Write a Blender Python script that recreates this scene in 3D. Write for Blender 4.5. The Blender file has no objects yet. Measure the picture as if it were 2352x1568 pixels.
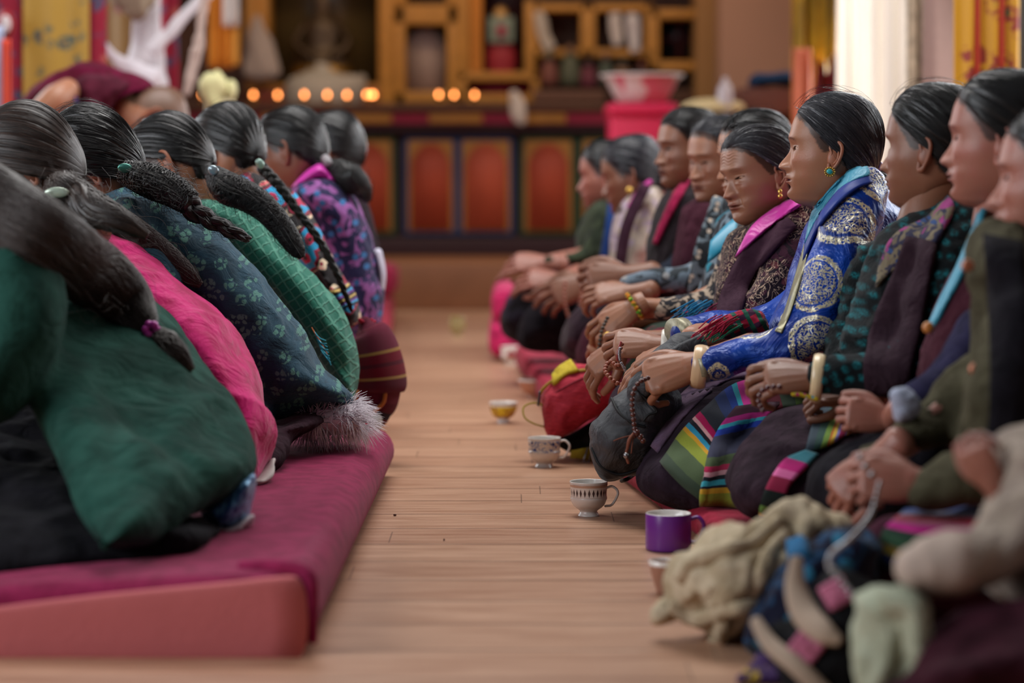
import bpy, math, random
import numpy as np
from mathutils import Vector, Matrix
random.seed(7); rng=np.random.RandomState(7)
FPX=85/36*2352; CX=1176.; CYP=784.; HC=.70; PITCH=math.atan((784-413)/FPX)
CP,SP=math.cos(PITCH),math.sin(PITCH)
def at(px,py,Y):
    u=(px-CX)/FPX; v=-(py-CYP)/FPX
    dy=CP+v*SP; dz=-SP+v*CP
    t=Y/dy
    return np.array([u*t,Y,HC+dz*t])
def floor_at(px,py,z=0.0):
    u=(px-CX)/FPX; v=-(py-CYP)/FPX
    dy=CP+v*SP; dz=-SP+v*CP
    t=(z-HC)/dz
    return np.array([u*t,dy*t,z])
def nrm(v):
    v=np.asarray(v,float); return v/(np.linalg.norm(v,axis=-1,keepdims=True)+1e-12)
# ---------- mesh containers
class G:
    def __init__(s,V=None,F=None,UV=None,C=None):
        s.V=np.zeros((0,3)) if V is None else np.asarray(V,float)
        s.F=[] if F is None else list(F)
        s.UV=np.zeros((len(s.V),2)) if UV is None else np.asarray(UV,float)
        s.C=np.ones((len(s.V),3)) if C is None else np.asarray(C,float)
    def add(s,o):
        n=len(s.V)
        s.V=np.vstack([s.V,o.V]); s.UV=np.vstack([s.UV,o.UV]); s.C=np.vstack([s.C,o.C])
        s.F+= [tuple(i+n for i in f) for f in o.F]
        return s
    def T(s,M3,t=(0,0,0)):
        return G(s.V@np.asarray(M3,float).T+np.asarray(t,float),s.F,s.UV,s.C)
    def col(s,c): s.C[:]=c; return s
def join(*gs):
    r=G()
    for g in gs: r.add(g)
    return r
def grid(P,closeu=False,UV=None,flip=False):
    # P: (rows,cols,3)
    r,c=P.shape[:2]; F=[]
    cc=c if closeu else c-1
    for i in range(r-1):
        for j in range(cc):
            a=i*c+j; b=i*c+(j+1)%c; d=a+c; e=b+c
            F.append((a,b,e,d) if not flip else (a,d,e,b))
    if UV is None:
        uu,vv=np.meshgrid(np.linspace(0,1,c),np.linspace(0,1,r)); UV=np.stack([uu,vv],-1)
    return G(P.reshape(-1,3),F,UV.reshape(-1,2))
def cr(P,n):
    # catmull-rom resample of rows, n segments per span
    P=np.asarray(P,float); N=len(P)
    if N<2: return P
    E=np.vstack([2*P[0]-P[1],P,2*P[-1]-P[-2]]); out=[]
    for i in range(N-1):
        p0,p1,p2,p3=E[i:i+4]
        for k in range(n):
            t=k/n
            out.append(.5*((2*p1)+(-p0+p2)*t+(2*p0-5*p1+4*p2-p3)*t*t+(-p0+3*p1-3*p2+p3)*t**3))
    out.append(P[-1]); return np.array(out)
def crc(P,n):
    P=np.asarray(P,float); N=len(P); out=[]
    for i in range(N):
        p0,p1,p2,p3=P[i-1],P[i],P[(i+1)%N],P[(i+2)%N]
        for k in range(n):
            t=k/n
            out.append(.5*((2*p1)+(-p0+p2)*t+(2*p0-5*p1+4*p2-p3)*t*t+(-p0+3*p1-3*p2+p3)*t**3))
    return np.array(out)
def tube(pts,a,b=None,seg=16,sub=4,ref=(0,1,0),cap=1,tw=0.,raw=False):
    """loft through world points with elliptical rings: a across, b along ref"""
    pts=np.asarray(pts,float); n=len(pts)
    a=np.full(n,a,float) if np.ndim(a)==0 else np.asarray(a,float)
    b=a.copy() if b is None else (np.full(n,b,float) if np.ndim(b)==0 else np.asarray(b,float))
    D=np.column_stack([pts,a,b])
    if not raw: D=cr(D,sub)
    P=D[:,:3]; a=np.maximum(D[:,3],1e-5); b=np.maximum(D[:,4],1e-5)
    Tn=nrm(np.gradient(P,axis=0))
    if cap==1:
        k=4; h0=[];h1=[]
        for j in range(k,0,-1):
            th=j/k*math.pi/2*.97; m=min(a[0],b[0]); h0.append(np.r_[P[0]-Tn[0]*m*math.sin(th),a[0]*math.cos(th),b[0]*math.cos(th)])
        for j in range(1,k+1):
            th=j/k*math.pi/2*.97; m=min(a[-1],b[-1]); h1.append(np.r_[P[-1]+Tn[-1]*m*math.sin(th),a[-1]*math.cos(th),b[-1]*math.cos(th)])
        D=np.vstack([h0,np.column_stack([P,a,b]),h1]); T2=np.vstack([np.repeat(Tn[:1],k,0),Tn,np.repeat(Tn[-1:],k,0)])
        P=D[:,:3];a=D[:,3];b=D[:,4];Tn=T2
    ref=np.asarray(ref,float); N=np.zeros_like(P); prev=None
    for i in range(len(P)):
        r=ref if prev is None else ref*1.0+prev*.35
        v=r-Tn[i]*np.dot(r,Tn[i])
        if np.linalg.norm(v)<.15:
            r=np.array([0,0,1.]) if prev is None else prev
            v=r-Tn[i]*np.dot(r,Tn[i])
        N[i]=nrm(v); prev=N[i]
    B=np.cross(Tn,N)
    th=np.arange(seg)/seg*2*math.pi
    ang=th[None,:]+(tw*np.linspace(0,1,len(P)))[:,None]
    R=P[:,None]+B[:,None]*(a[:,None]*np.cos(ang))[...,None]+N[:,None]*(b[:,None]*np.sin(ang))[...,None]
    L=np.r_[0,np.cumsum(np.linalg.norm(np.diff(P,axis=0),axis=1))]
    uu=np.repeat((th/2/math.pi)[None],len(P),0); vv=np.repeat(L[:,None],seg,1)
    g=grid(R,closeu=True,UV=np.stack([uu,vv],-1))
    g.F.append(tuple(range(seg))[::-1]); m=(len(P)-1)*seg; g.F.append(tuple(range(m,m+seg)))
    return g
def ptube(spec,Y=None,seg=16,sub=4,cap=1):
    """spec rows: (px,py,Y,a_px,b_m)"""
    pts=[at(s[0],s[1],s[2]) for s in spec]
    return tube(pts,[s[3]*s[2]/FPX for s in spec],[s[4] for s in spec],seg=seg,sub=sub,cap=cap)
def puff(poly,spine,Y,B,ky=0.,kx=0.,n=5,m=9,pw=2.,Bb=None):
    """rounded solid with the outline poly (px) about a spine polyline; B half-thickness (m); ky,kx lean in depth (m per px)"""
    P=crc(np.array(poly,float),n); S=np.array(spine,float)
    if len(S)==1: S=np.vstack([S,S+[.01,.01]])
    best=None;bd=None
    for i in range(len(S)-1):
        a,b=S[i],S[i+1]; t=np.clip(((P-a)@(b-a))/((b-a)@(b-a)+1e-9),0,1)
        q=a+t[:,None]*(b-a); d=np.linalg.norm(P-q,axis=1)
        if best is None: best,bd=q.copy(),d.copy()
        else:
            w=d<bd; best[w]=q[w]; bd[w]=d[w]
    N=len(P); c0=S.mean(0)
    # smooth the spine attachment
    for _ in range(6): best=(np.roll(best,1,0)+best*2+np.roll(best,-1,0))/4
    rings=[]
    ss=[math.sin(k/m*math.pi/2) for k in range(1,m+1)]
    Bb=B if Bb is None else Bb
    rows=[(s,1) for s in ss]+[(s,-1) for s in ss[::-1][1:]]
    loc=np.clip(bd/np.percentile(bd,70),.35,1)**.5
    for _ in range(8): loc=(np.roll(loc,1)+loc*2+np.roll(loc,-1))/4
    for s,sg in rows:
        Q=best+(P-best)*s
        h=(1-s**pw)**(1/pw)*loc
        R=[at(q[0],q[1],Y+ky*(q[1]-c0[1])+kx*(q[0]-c0[0])+(-sg)*(B if sg>0 else Bb)*hh) for q,hh in zip(Q,h)]
        rings.append(R)
    g=grid(np.array(rings),closeu=True)
    M=len(rings)
    # cap the two spines by a fan
    for base,fl in ((0,0),((M-1)*N,1)):
        cidx=len(g.V); g.V=np.vstack([g.V,g.V[base:base+N].mean(0)]); g.UV=np.vstack([g.UV,[0,0]]); g.C=np.vstack([g.C,[1,1,1]])
        for j in range(N):
            f=(base+j,cidx,base+(j+1)%N)
            g.F.append(f if fl==0 else f[::-1])
    return g
def sph(c,r,n=12,m=16):
    r=np.array([r,r,r] if np.ndim(r)==0 else r,float)
    th=np.linspace(.02,math.pi-.02,n); ph=np.arange(m)/m*2*math.pi
    P=np.array([[[math.sin(t)*math.cos(p),math.sin(t)*math.sin(p),math.cos(t)] for p in ph] for t in th])*r+np.asarray(c,float)
    g=grid(P,closeu=True,flip=True); g.F.append(tuple(range(m))); k=(n-1)*m; g.F.append(tuple(range(k,k+m))[::-1])
    return g
def box(c,s,bev=0.):
    c=np.asarray(c,float); h=np.asarray(s,float)/2
    if bev<=0:
        V=[c+h*np.array([x,y,z]) for x in(-1,1) for y in(-1,1) for z in(-1,1)]
        F=[(0,1,3,2),(4,6,7,5),(0,4,5,1),(2,3,7,6),(0,2,6,4),(1,5,7,3)]
        return G(V,F)
    bev=min(bev,h.min()*.95)
    bm=__import__('bmesh').new(); __import__('bmesh').ops.create_cube(bm,size=1)
    for v in bm.verts: v.co=Vector(c+np.array(v.co)*2*h)
    __import__('bmesh').ops.bevel(bm,geom=bm.edges[:],offset=bev,segments=3,profile=.5,affect='EDGES')
    V=[v.co[:] for v in bm.verts]; bm.verts.index_update(); F=[tuple(v.index for v in f.verts) for f in bm.faces]; bm.free()
    return G(V,F)
def lathe(c,prof,seg=40,sub=1):
    """prof: (r,z) points, axis z"""
    prof=np.array(prof,float)
    if sub>1: prof=cr(prof,sub)
    prof[:,0]=np.maximum(prof[:,0],1e-4)
    th=np.arange(seg)/seg*2*math.pi
    P=np.stack([prof[:,0][:,None]*np.cos(th),prof[:,0][:,None]*np.sin(th),np.repeat(prof[:,1][:,None],seg,1)],-1)+np.asarray(c,float)
    uu=np.repeat((th/2/math.pi)[None],len(prof),0); vv=np.repeat(prof[:,1][:,None],seg,1)
    return grid(P,closeu=True,UV=np.stack([uu,vv],-1))
def sheet(rows,thick=.004,sub=6,wave=None):
    """rows: grid of world points -> smooth sheet with thickness, uv 0..1"""
    A=np.array([cr(np.array(r),sub) for r in rows])
    A=np.array([cr(A[:,j],sub) for j in range(A.shape[1])]).transpose(1,0,2)
    r,c=A.shape[:2]
    du=np.gradient(A,axis=1);dv=np.gradient(A,axis=0); n=nrm(np.cross(du,dv))
    uu,vv=np.meshgrid(np.linspace(0,1,c),np.linspace(0,1,r)); UV=np.stack([uu,vv],-1)
    if wave is not None: A=A+n*wave(uu,vv)[...,None]
    g=grid(A+n*thick/2,UV=UV); k=len(g.V); g.add(grid(A-n*thick/2,UV=UV,flip=True))
    b=[j for j in range(c)]+[i*c+c-1 for i in range(1,r)]+[(r-1)*c+j for j in range(c-2,-1,-1)]+[i*c for i in range(r-2,0,-1)]
    for i in range(len(b)):
        p,q=b[i],b[(i+1)%len(b)]; g.F.append((q,p,p+k,q+k))
    return g
# ---------- noise
def _h(i,j,k):
    n=(i*374761393+j*668265263+k*2147483647+1013904223)&0xffffffff
    n=((n^(n>>13))*1274126177)&0xffffffff
    return ((n^(n>>16))&0xffff)/65535.*2-1
def vn(P):
    P=np.asarray(P,float); I=np.floor(P).astype(np.int64); f=P-I; f=f*f*(3-2*f); r=0
    for a in(0,1):
        for b in(0,1):
            for c in(0,1):
                w=(f[:,0] if a else 1-f[:,0])*(f[:,1] if b else 1-f[:,1])*(f[:,2] if c else 1-f[:,2])
                r=r+w*_h(I[:,0]+a,I[:,1]+b,I[:,2]+c)
    return r
def fbm(P,o=3):
    r=0;a=1.
    for k in range(o): r=r+a*vn(P*2**k+k*7.3); a*=.5
    return r
def to_mesh(g,name='tmp',uv=True,col=False,smooth=True):
    me=bpy.data.meshes.new(name); me.from_pydata(g.V.tolist(),[],[list(f) for f in g.F]); me.update()
    if uv and len(g.UV)==len(g.V):
        l=me.uv_layers.new(name='UVMap'); vi=np.zeros(len(me.loops),int); me.loops.foreach_get('vertex_index',vi)
        l.data.foreach_set('uv',g.UV[vi].ravel())
    if col:
        ca=me.color_attributes.new('Col','FLOAT_COLOR','POINT'); ca.data.foreach_set('color',np.column_stack([g.C,np.ones(len(g.V))]).ravel())
    if smooth: me.polygons.foreach_set('use_smooth',[True]*len(me.polygons))
    return me
def vox(g,size,it=3,fac=.5):
    me=to_mesh(g,uv=False); o=bpy.data.objects.new('tmp',me); bpy.context.collection.objects.link(o)
    m=o.modifiers.new('r','REMESH'); m.mode='VOXEL'; m.voxel_size=size
    if it: s=o.modifiers.new('s','SMOOTH'); s.factor=fac; s.iterations=it
    bpy.context.view_layer.update()
    dg=bpy.context.evaluated_depsgraph_get(); ev=o.evaluated_get(dg); m2=ev.to_mesh()
    V=np.zeros(len(m2.vertices)*3); m2.vertices.foreach_get('co',V); V=V.reshape(-1,3)
    N=np.zeros(len(m2.vertices)*3); m2.vertices.foreach_get('normal',N); N=N.reshape(-1,3)
    n=len(m2.polygons); 
    tot=np.zeros(n,int); m2.polygons.foreach_get('loop_total',tot); li=np.zeros(len(m2.loops),int); m2.loops.foreach_get('vertex_index',li)
    F=[];k=0
    for t in tot.tolist(): F.append(tuple(li[k:k+t].tolist())); k+=t
    ev.to_mesh_clear(); bpy.data.objects.remove(o); bpy.data.meshes.remove(me)
    r=G(V,F); r.N=N; return r
def folds(g,amp,sc,stretch=(1,1,1),o=3,ridge=True,seed=0):
    P=g.V*np.array(stretch)*sc+seed*13.7
    n=fbm(P,o)
    if ridge: n=.6-np.abs(n)*2
    N=g.N if hasattr(g,'N') else vnormals(g)
    g2=G(g.V+N*(n*amp)[:,None],g.F,g.UV,g.C); g2.N=N; return g2
def vnormals(g):
    me=to_mesh(g,uv=False); N=np.zeros(len(me.vertices)*3); me.vertices.foreach_get('normal',N); bpy.data.meshes.remove(me); return N.reshape(-1,3)
# ---------- objects
COL=bpy.context.scene.collection
def empty(name,loc,label,cat,group=None):
    o=bpy.data.objects.new(name,None); o.empty_display_size=.05; COL.objects.link(o); o.location=Vector(loc); tag(o,label,cat,group); return o
def tag(o,label=None,cat=None,group=None,kind=None):
    if label:o['label']=label
    if cat:o['category']=cat
    if group:o['group']=group
    if kind:o['kind']=kind
    return o
def root_of(o):
    while o.parent: o=o.parent
    return o
def part(name,g,mat,parent,label=None,col=False,smooth=True,kind=None,sharp=None):
    r=np.array(root_of(parent).location)
    me=to_mesh(G(g.V-r,g.F,g.UV,g.C),name,col=col,smooth=smooth); me.materials.append(mat)
    o=bpy.data.objects.new(name,me); COL.objects.link(o); o.parent=parent
    tag(o,label,None,None,kind); 
    if sharp: me.set_sharp_from_angle(angle=math.radians(sharp))
    return o
def solo(name,g,mat,label=None,cat=None,group=None,kind=None,smooth=True,loc=None,col=False,sharp=None):
    if loc is None: loc=np.array([g.V[:,0].mean(),g.V[:,1].mean(),g.V[:,2].min()])
    me=to_mesh(G(g.V-loc,g.F,g.UV,g.C),name,smooth=smooth,col=col); me.materials.append(mat)
    o=bpy.data.objects.new(name,me); COL.objects.link(o); o.location=Vector(loc); tag(o,label,cat,group,kind)
    if sharp: me.set_sharp_from_angle(angle=math.radians(sharp))
    return o
def twin(o,loc,parent=None,scale=None):
    c=o.copy(); COL.objects.link(c); c.location=Vector(loc)
    if parent: c.parent=parent
    if scale: c.scale=(scale,)*3
    return c
# ---------- materials
def srgb(c):
    if isinstance(c,str): c=[int(c[i:i+2],16)/255 for i in(0,2,4)]
    return tuple((x/12.92 if x<=.04045 else ((x+.055)/1.055)**2.4) for x in c)+(1.,)
class NT:
    def __init__(s,name):
        s.m=bpy.data.materials.new(name); s.m.use_nodes=True; s.t=s.m.node_tree; s.b=s.t.nodes['Principled BSDF']
    def n(s,typ,**kw):
        nd=s.t.nodes.new(typ)
        for k,v in kw.items():
            if k.startswith('_'): setattr(nd,k[1:],v)
            elif k.startswith('i'):
                nd.inputs[int(k[1:])].default_value=v
            else: nd.inputs[k.replace('__',' ')].default_value=v
        return nd
    def l(s,a,b): s.t.links.new(a,b)
    def math(s,op,a,b=None,c=None):
        nd=s.t.nodes.new('ShaderNodeMath'); nd.operation=op
        for i,x in enumerate((a,b,c)):
            if x is None: continue
            if isinstance(x,(int,float)): nd.inputs[i].default_value=x
            else: s.l(x,nd.inputs[i])
        return nd.outputs[0]
    def mix(s,f,a,b,mode='MIX'):
        nd=s.t.nodes.new('ShaderNodeMix'); nd.data_type='RGBA'; nd.blend_type=mode
        for i,x in ((0,f),(6,a),(7,b)):
            if isinstance(x,(int,float,tuple)): nd.inputs[i].default_value=x
            elif isinstance(x,str): nd.inputs[i].default_value=srgb(x)
            else: s.l(x,nd.inputs[i])
        return nd.outputs[2]
    def coord(s,k='Object',scale=None,rot=None,loc=None):
        tc=s.t.nodes.new('ShaderNodeTexCoord'); o=tc.outputs[k]
        if scale is not None or rot is not None or loc is not None:
            mp=s.t.nodes.new('ShaderNodeMapping'); s.l(o,mp.inputs[0])
            if scale is not None: mp.inputs['Scale'].default_value=scale
            if rot is not None: mp.inputs['Rotation'].default_value=rot
            if loc is not None: mp.inputs['Location'].default_value=loc
            o=mp.outputs[0]
        return o
    def noise(s,v,sc,det=3,rough=.5,dist=0.,out=0):
        nd=s.n('ShaderNodeTexNoise',Scale=sc,Detail=det,Roughness=rough,Distortion=dist)
        if v is not None: s.l(v,nd.inputs['Vector'])
        return nd.outputs[out]
    def vor(s,v,sc,feat='F1',out=0,rnd=1.,metric='EUCLIDEAN'):
        nd=s.t.nodes.new('ShaderNodeTexVoronoi'); nd.feature=feat; nd.distance=metric
        nd.inputs['Scale'].default_value=sc; nd.inputs['Randomness'].default_value=rnd; s.l(v,nd.inputs['Vector']); return nd.outputs[out]
    def flat(s,v,k=.06):
        sp=s.t.nodes.new('ShaderNodeSeparateXYZ'); s.l(v,sp.inputs[0]); c=s.t.nodes.new('ShaderNodeCombineXYZ')
        s.l(s.math('ADD',sp.outputs[0],s.math('MULTIPLY',sp.outputs[1],k)),c.inputs[0]); s.l(s.math('ADD',sp.outputs[2],s.math('MULTIPLY',sp.outputs[1],-k*.5)),c.inputs[1]); return c.outputs[0]
    def vor2(s,v,sc,feat='F1',out=0,rnd=1.):
        nd=s.t.nodes.new('ShaderNodeTexVoronoi'); nd.voronoi_dimensions='2D'; nd.feature=feat; nd.inputs['Scale'].default_value=sc; nd.inputs['Randomness'].default_value=rnd; s.l(v,nd.inputs['Vector']); return nd.outputs[out]
    def wave(s,v,sc,dist=0.,det=2.,dsc=1.,dir='X',typ='BANDS',prof='SIN'):
        nd=s.n('ShaderNodeTexWave',Scale=sc,Distortion=dist,Detail=det); nd.inputs['Detail Scale'].default_value=dsc
        nd.wave_type=typ; nd.wave_profile=prof
        if typ=='BANDS': nd.bands_direction=dir
        else: nd.rings_direction=dir
        s.l(v,nd.inputs['Vector']); return nd.outputs[1]
    def ramp(s,f,stops,const=False):
        nd=s.t.nodes.new('ShaderNodeValToRGB'); e=nd.color_ramp.elements
        if const: nd.color_ramp.interpolation='CONSTANT'
        while len(e)<len(stops): e.new(.5)
        for k,(p,c) in enumerate(stops):
            e[k].position=p; e[k].color=srgb(c) if isinstance(c,str) else ((c,c,c,1) if isinstance(c,(int,float)) else c)
        s.l(f,nd.inputs[0]); return nd.outputs[0]
    def step(s,f,a,b):
        nd=s.t.nodes.new('ShaderNodeMapRange'); nd.interpolation_type='SMOOTHSTEP'; s.l(f,nd.inputs[0]); nd.inputs[1].default_value=a; nd.inputs[2].default_value=b; return nd.outputs[0]
    def bump(s,h,st=.3,d=.002):
        nd=s.n('ShaderNodeBump',Strength=st,Distance=d); s.l(h,nd.inputs['Height'])
        pv=s.b.inputs['Normal'].links
        if pv: s.l(pv[0].from_socket,nd.inputs['Normal'])
        s.l(nd.outputs[0],s.b.inputs['Normal'])
    def base(s,c,rough=.8,spec=.3,metal=0.,sheen=0.):
        i=s.b.inputs
        if isinstance(c,str): i['Base Color'].default_value=srgb(c)
        elif isinstance(c,tuple): i['Base Color'].default_value=c
        else: s.l(c,i['Base Color'])
        if isinstance(rough,(int,float)): i['Roughness'].default_value=rough
        else: s.l(rough,i['Roughness'])
        i['Specular IOR Level'].default_value=spec
        if isinstance(metal,(int,float)): i['Metallic'].default_value=metal
        else: s.l(metal,i['Metallic'])
        i['Sheen Weight'].default_value=sheen*.28; i['Sheen Roughness'].default_value=.4
        return s.m
def plain(name,c,rough=.7,spec=.3,metal=0.,sheen=0.,var=.12,vs=40.,bump=0.,bs=300.,emis=0.):
    t=NT(name); v=t.coord()
    n=t.noise(v,vs,4)
    c0=srgb(c); lo=tuple(x*(1-var) for x in c0[:3])+(1,); hi=tuple(min(1,x*(1+var)) for x in c0[:3])+(1,)
    m=t.base(t.mix(n,lo,hi),rough,spec,metal,sheen)
    if bump: t.bump(t.noise(v,bs,3),bump,.002)
    if emis: t.b.inputs['Emission Color'].default_value=c0; t.b.inputs['Emission Strength'].default_value=emis
    return m
def cloth(name,c,c2=None,weave=700.,wb=.25,rough=.9,sheen=.25,var=.25,vs=25.,crease=.5,cs=18.,spec=.12):
    t=NT(name); v=t.coord(); n=t.noise(v,vs,5,.6)
    c0=srgb(c); lum=sum(c0[:3])/3
    if lum<.045: sheen*=.12; spec=.06
    if c2 is None: a=tuple(x*(1-var) for x in c0[:3])+(1,); b=tuple(min(1,x*(1+var)) for x in c0[:3])+(1,)
    else: a,b=c0,srgb(c2)
    m=t.base(t.mix(t.step(n,.35,.65),a,b),rough,spec,0.,sheen)
    if crease: t.bump(t.noise(v,cs,4,.55,1.2),crease,.02)
    t.bump(t.noise(v,weave,2),wb,.0015)
    return m
# ---------- heads
def herm(x,xs,ys):
    xs=np.array(xs,float);ys=np.array(ys,float); o=np.argsort(xs); xs,ys=xs[o],ys[o]
    m=np.gradient(ys,xs); i=np.clip(np.searchsorted(xs,x)-1,0,len(xs)-2); h=xs[i+1]-xs[i]; t=np.clip((x-xs[i])/h,0,1)
    return (2*t**3-3*t**2+1)*ys[i]+(t**3-2*t**2+t)*h*m[i]+(-2*t**3+3*t**2)*ys[i+1]+(t**3-t**2)*h*m[i+1]
ZF=[.121,.1165,.108,.093,.072,.05,.03,.015,0,-.02,-.04,-.055,-.075,-.095,-.107,-.114,-.117]
XF=[.004,.030,.050,.068,.0805,.087,.0895,.086,.082,.083,.0855,.089,.086,.083,.073,.060,.045]
ZB=[.121,.1165,.108,.093,.072,.045,.01,-.02,-.045,-.065,-.085,-.1,-.117]
XB=[.004,.040,.064,.083,.096,.103,.102,.093,.080,.060,.025,.005,-.02]
ZW=[.121,.1165,.108,.093,.072,.045,.02,0,-.02,-.04,-.06,-.08,-.095,-.107,-.117]
XW=[.004,.030,.048,.062,.071,.075,.0755,.0755,.074,.071,.0655,.055,.043,.032,.014]
def sgnpow(c,p): return np.sign(c)*np.abs(c)**p
def skin_xy(z,cph,sph_,w=1.):
    f=herm(z,ZF,XF); b=herm(z,ZB,XB); W=herm(z,ZW,XW)*w
    pf=2/2.35; pb=2/2.1
    a=np.where(cph>0,f,b); p=np.where(cph>0,pf,pb)
    return a*sgnpow(cph,p),W*sgnpow(sph_,np.where(cph>0,pf,pb))
def sst(x,a,b):
    t=np.clip((x-a)/(b-a),0,1); return t*t*(3-2*t)
def make_head(w=1.,nose=1.,eye=.0046,lipc=(.62,.36,.34),cheek=.006,age=0.,mouth=0.,brow=.6,look=0.,chin=1.,hi=True,hl=0.):
    nz,nf=(200,168) if hi else (110,96)
    # denser rings in the face
    zz=np.linspace(0,1,400); dens=1+1.6*np.exp(-((zz-.42)/.16)**2); cdf=np.cumsum(dens); cdf=(cdf-cdf[0])/(cdf[-1]-cdf[0])
    z=np.interp(np.linspace(0,1,nz),cdf,-.1169+zz*(.1169+.1209))
    ph0=np.linspace(0,1,nf,endpoint=False)*2*math.pi
    ph=ph0-.32*np.sin(ph0)                        # denser in front
    Z,PH=np.meshgrid(z,ph,indexing='ij')
    c,s=np.cos(PH),np.sin(PH)
    X,Y=skin_xy(Z,c,s,w)
    front=sst(c,-.05,.35)
    Y0=Y/w
    g=lambda y0,sy,z0,sz:np.exp(-((np.abs(Y0)-y0)/sy)**2-((Z-z0)/sz)**2)
    gc=lambda sy,z0,sz:np.exp(-(Y0/sy)**2-((Z-z0)/sz)**2)
    dx=np.zeros_like(X)
    na=herm(Z,[.03,.02,.012,0,-.012,-.024,-.031,-.037,-.042,-.047,-.055,-.07],[0,.0006,.002,.0060,.0120,.0195,.0228,.0222,.0150,.005,0,0])*nose
    na=np.where((Z>.03)|(Z<-.07),0,na)
    sg=herm(Z,[.03,.01,-.01,-.025,-.035,-.045,-.07],[.012,.0085,.0100,.0130,.0145,.013,.012])
    sg=np.where(Z>.03,.012,np.where(Z<-.07,.012,sg))
    dx+=na*np.exp(-(np.abs(Y0)/sg)**2.4)
    dx+=.0095*nose*g(.0155,.0072,-.035,.0080)           # alae
    dx+=-.004*g(.0075,.004,-.0425,.003)                # nostrils
    dx+=-.0095*g(.031,.0175,.011,.0125)                # sockets
    dx+=.0060*g(.032,.014,.0055,.0105)                 # lids
    dx+=-.0016*g(.033,.013,.0135,.0022)                # lid crease
    dx+=.0035*g(.031,.02,.028,.008)+.002*gc(.02,.026,.01)
    dx+=cheek*g(.043,.017,-.018,.017)
    dx+=-.0035*g(.030,.012,-.050,.016)
    dx+=.0045*gc(.022,-.056,.008)+.0045*np.exp(-(Y0/.021)**4-((Z+.0575)/.0035)**2)
    dx+=-.0055*np.exp(-(Y0/.024)**4-((Z+.0618)/.0019)**2)*(1+mouth)
    dx+=.0055*np.exp(-(Y0/.018)**4-((Z+.0668)/.0040)**2)
    dx+=-.0045*gc(.020,-.0775,.006)
    dx+=.0065*chin*gc(.018,-.097,.012)
    dx+=-.0015*gc(.0035,-.050,.006)                    # philtrum
    if age:
        dx+=-.0022*age*np.exp(-((np.abs(Y0)-(.021+(-.035-Z)*.35))/.0028)**2)*sst(-Z,.03,.04)*sst(.075+Z,0,.015)
        dx+=.0006*age*np.sin(Z*820+np.abs(Y0)*90+3*np.sin(Y0*140))*np.exp(-((Z-.062)/.018)**2)*sst(.05-np.abs(Y0),0,.02)
        dx+=.0025*age*g(.032,.013,-.008,.0035)
    # eye opening
    ye=(np.abs(Y0)-.0315)/.0145; ez=.0052+.0016*ye
    h=eye*(np.clip(1-ye**2,0,1))
    op=1-sst(np.abs(Z-ez)-h,-.0006,.0010); op=np.where(np.abs(ye)<1,op,0)
    dx+=-.0085*op
    X=X+dx*front
    # cheek volume outwards
    Y=Y+np.sign(Y)*(cheek*.5*np.exp(-((Z+.018)/.022)**2-((X-.035)/.03)**2))
    # chin underside moves forward
    X=X+np.where(c<=0,0,0)
    P=np.stack([X,Y,Z],-1)
    C=np.ones(P.shape)
    def tint(m,col):
        nonlocal C; m=np.clip(m,0,1)[...,None]; C=C*(1-m)+C*np.array(col)*m
    lip=np.exp(-(Y0/.0215)**6)*(sst(Z,-.0725,-.0700)*(1-sst(Z,-.0560+.0,-.0540)))*front
    tint(lip*.9,lipc)
    tint(np.exp(-(Y0/.024)**6-((Z+.0618)/.0011)**2)*front,(.25,.15,.15))
    tint(g(.045,.02,-.02,.02)*front*.55,(1.0,.78,.74))
    tint(gc(.012,-.032,.012)*front*.4,(1.,.8,.76))
    bz=.0245+.0035*np.cos((np.abs(Y0)-.030)/.018*1.6)
    bm_=np.exp(-((Z-bz)/.0028)**2)*sst(np.abs(Y0),.010,.018)*(1-sst(np.abs(Y0),.042,.052))*front
    nn=.6+.4*np.sin(Y0*2600+Z*1500)
    tint(bm_*brow*1.6*np.clip(nn,.3,1),(.22,.18,.17))
    ml=np.exp(-((Z-ez-h-.0003)/.0014)**2)*(np.abs(ye)<1.08)*front
    tint(ml*.97,(.07,.05,.05))
    tint(np.exp(-((Z-ez+h)/.0008)**2)*(np.abs(ye)<1.0)*front*.5,(.5,.35,.33))
    tint(g(.0075,.0038,-.0425,.0026)*front,(.25,.14,.13))
    el=np.degrees(np.arctan2(Z-.02,np.hypot(X,Y))); az=np.degrees(np.arctan2(np.abs(Y),X))
    nse=vn(np.stack([X,Y,Z],-1).reshape(-1,3)*260).reshape(X.shape)*2.2+vn(np.stack([X,Y,Z],-1).reshape(-1,3)*60).reshape(X.shape)*2
    tint(sst(el-np.interp(az,HL_AZ,np.array(HL_EL)+hl)+nse,-4.5,1.5)*.93,(.10,.085,.085))
    o=grid(P,closeu=True); o.C=C.reshape(-1,3)
    o.F.append(tuple(range(nf))[::-1]); k=(nz-1)*nf; o.F.append(tuple(range(k,k+nf)))
    # eyeballs
    for sg_ in(-1,1):
        e=sph((.0615,sg_*.0315*w,.0052),.0125,22,28)
        d=nrm(e.V-np.array([.0615,sg_*.0315*w,.0052])); ax=nrm(np.array([1,sg_*.04,-.12+look])); cs=d@ax
        cc=np.full((len(e.V),3),1.); cc[:]=(1.5,1.75,1.9); cc[cs>.90]=(.12,.08,.06); cc[cs>.975]=(.02,.02,.02); e.C=cc
        o.add(e)
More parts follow.
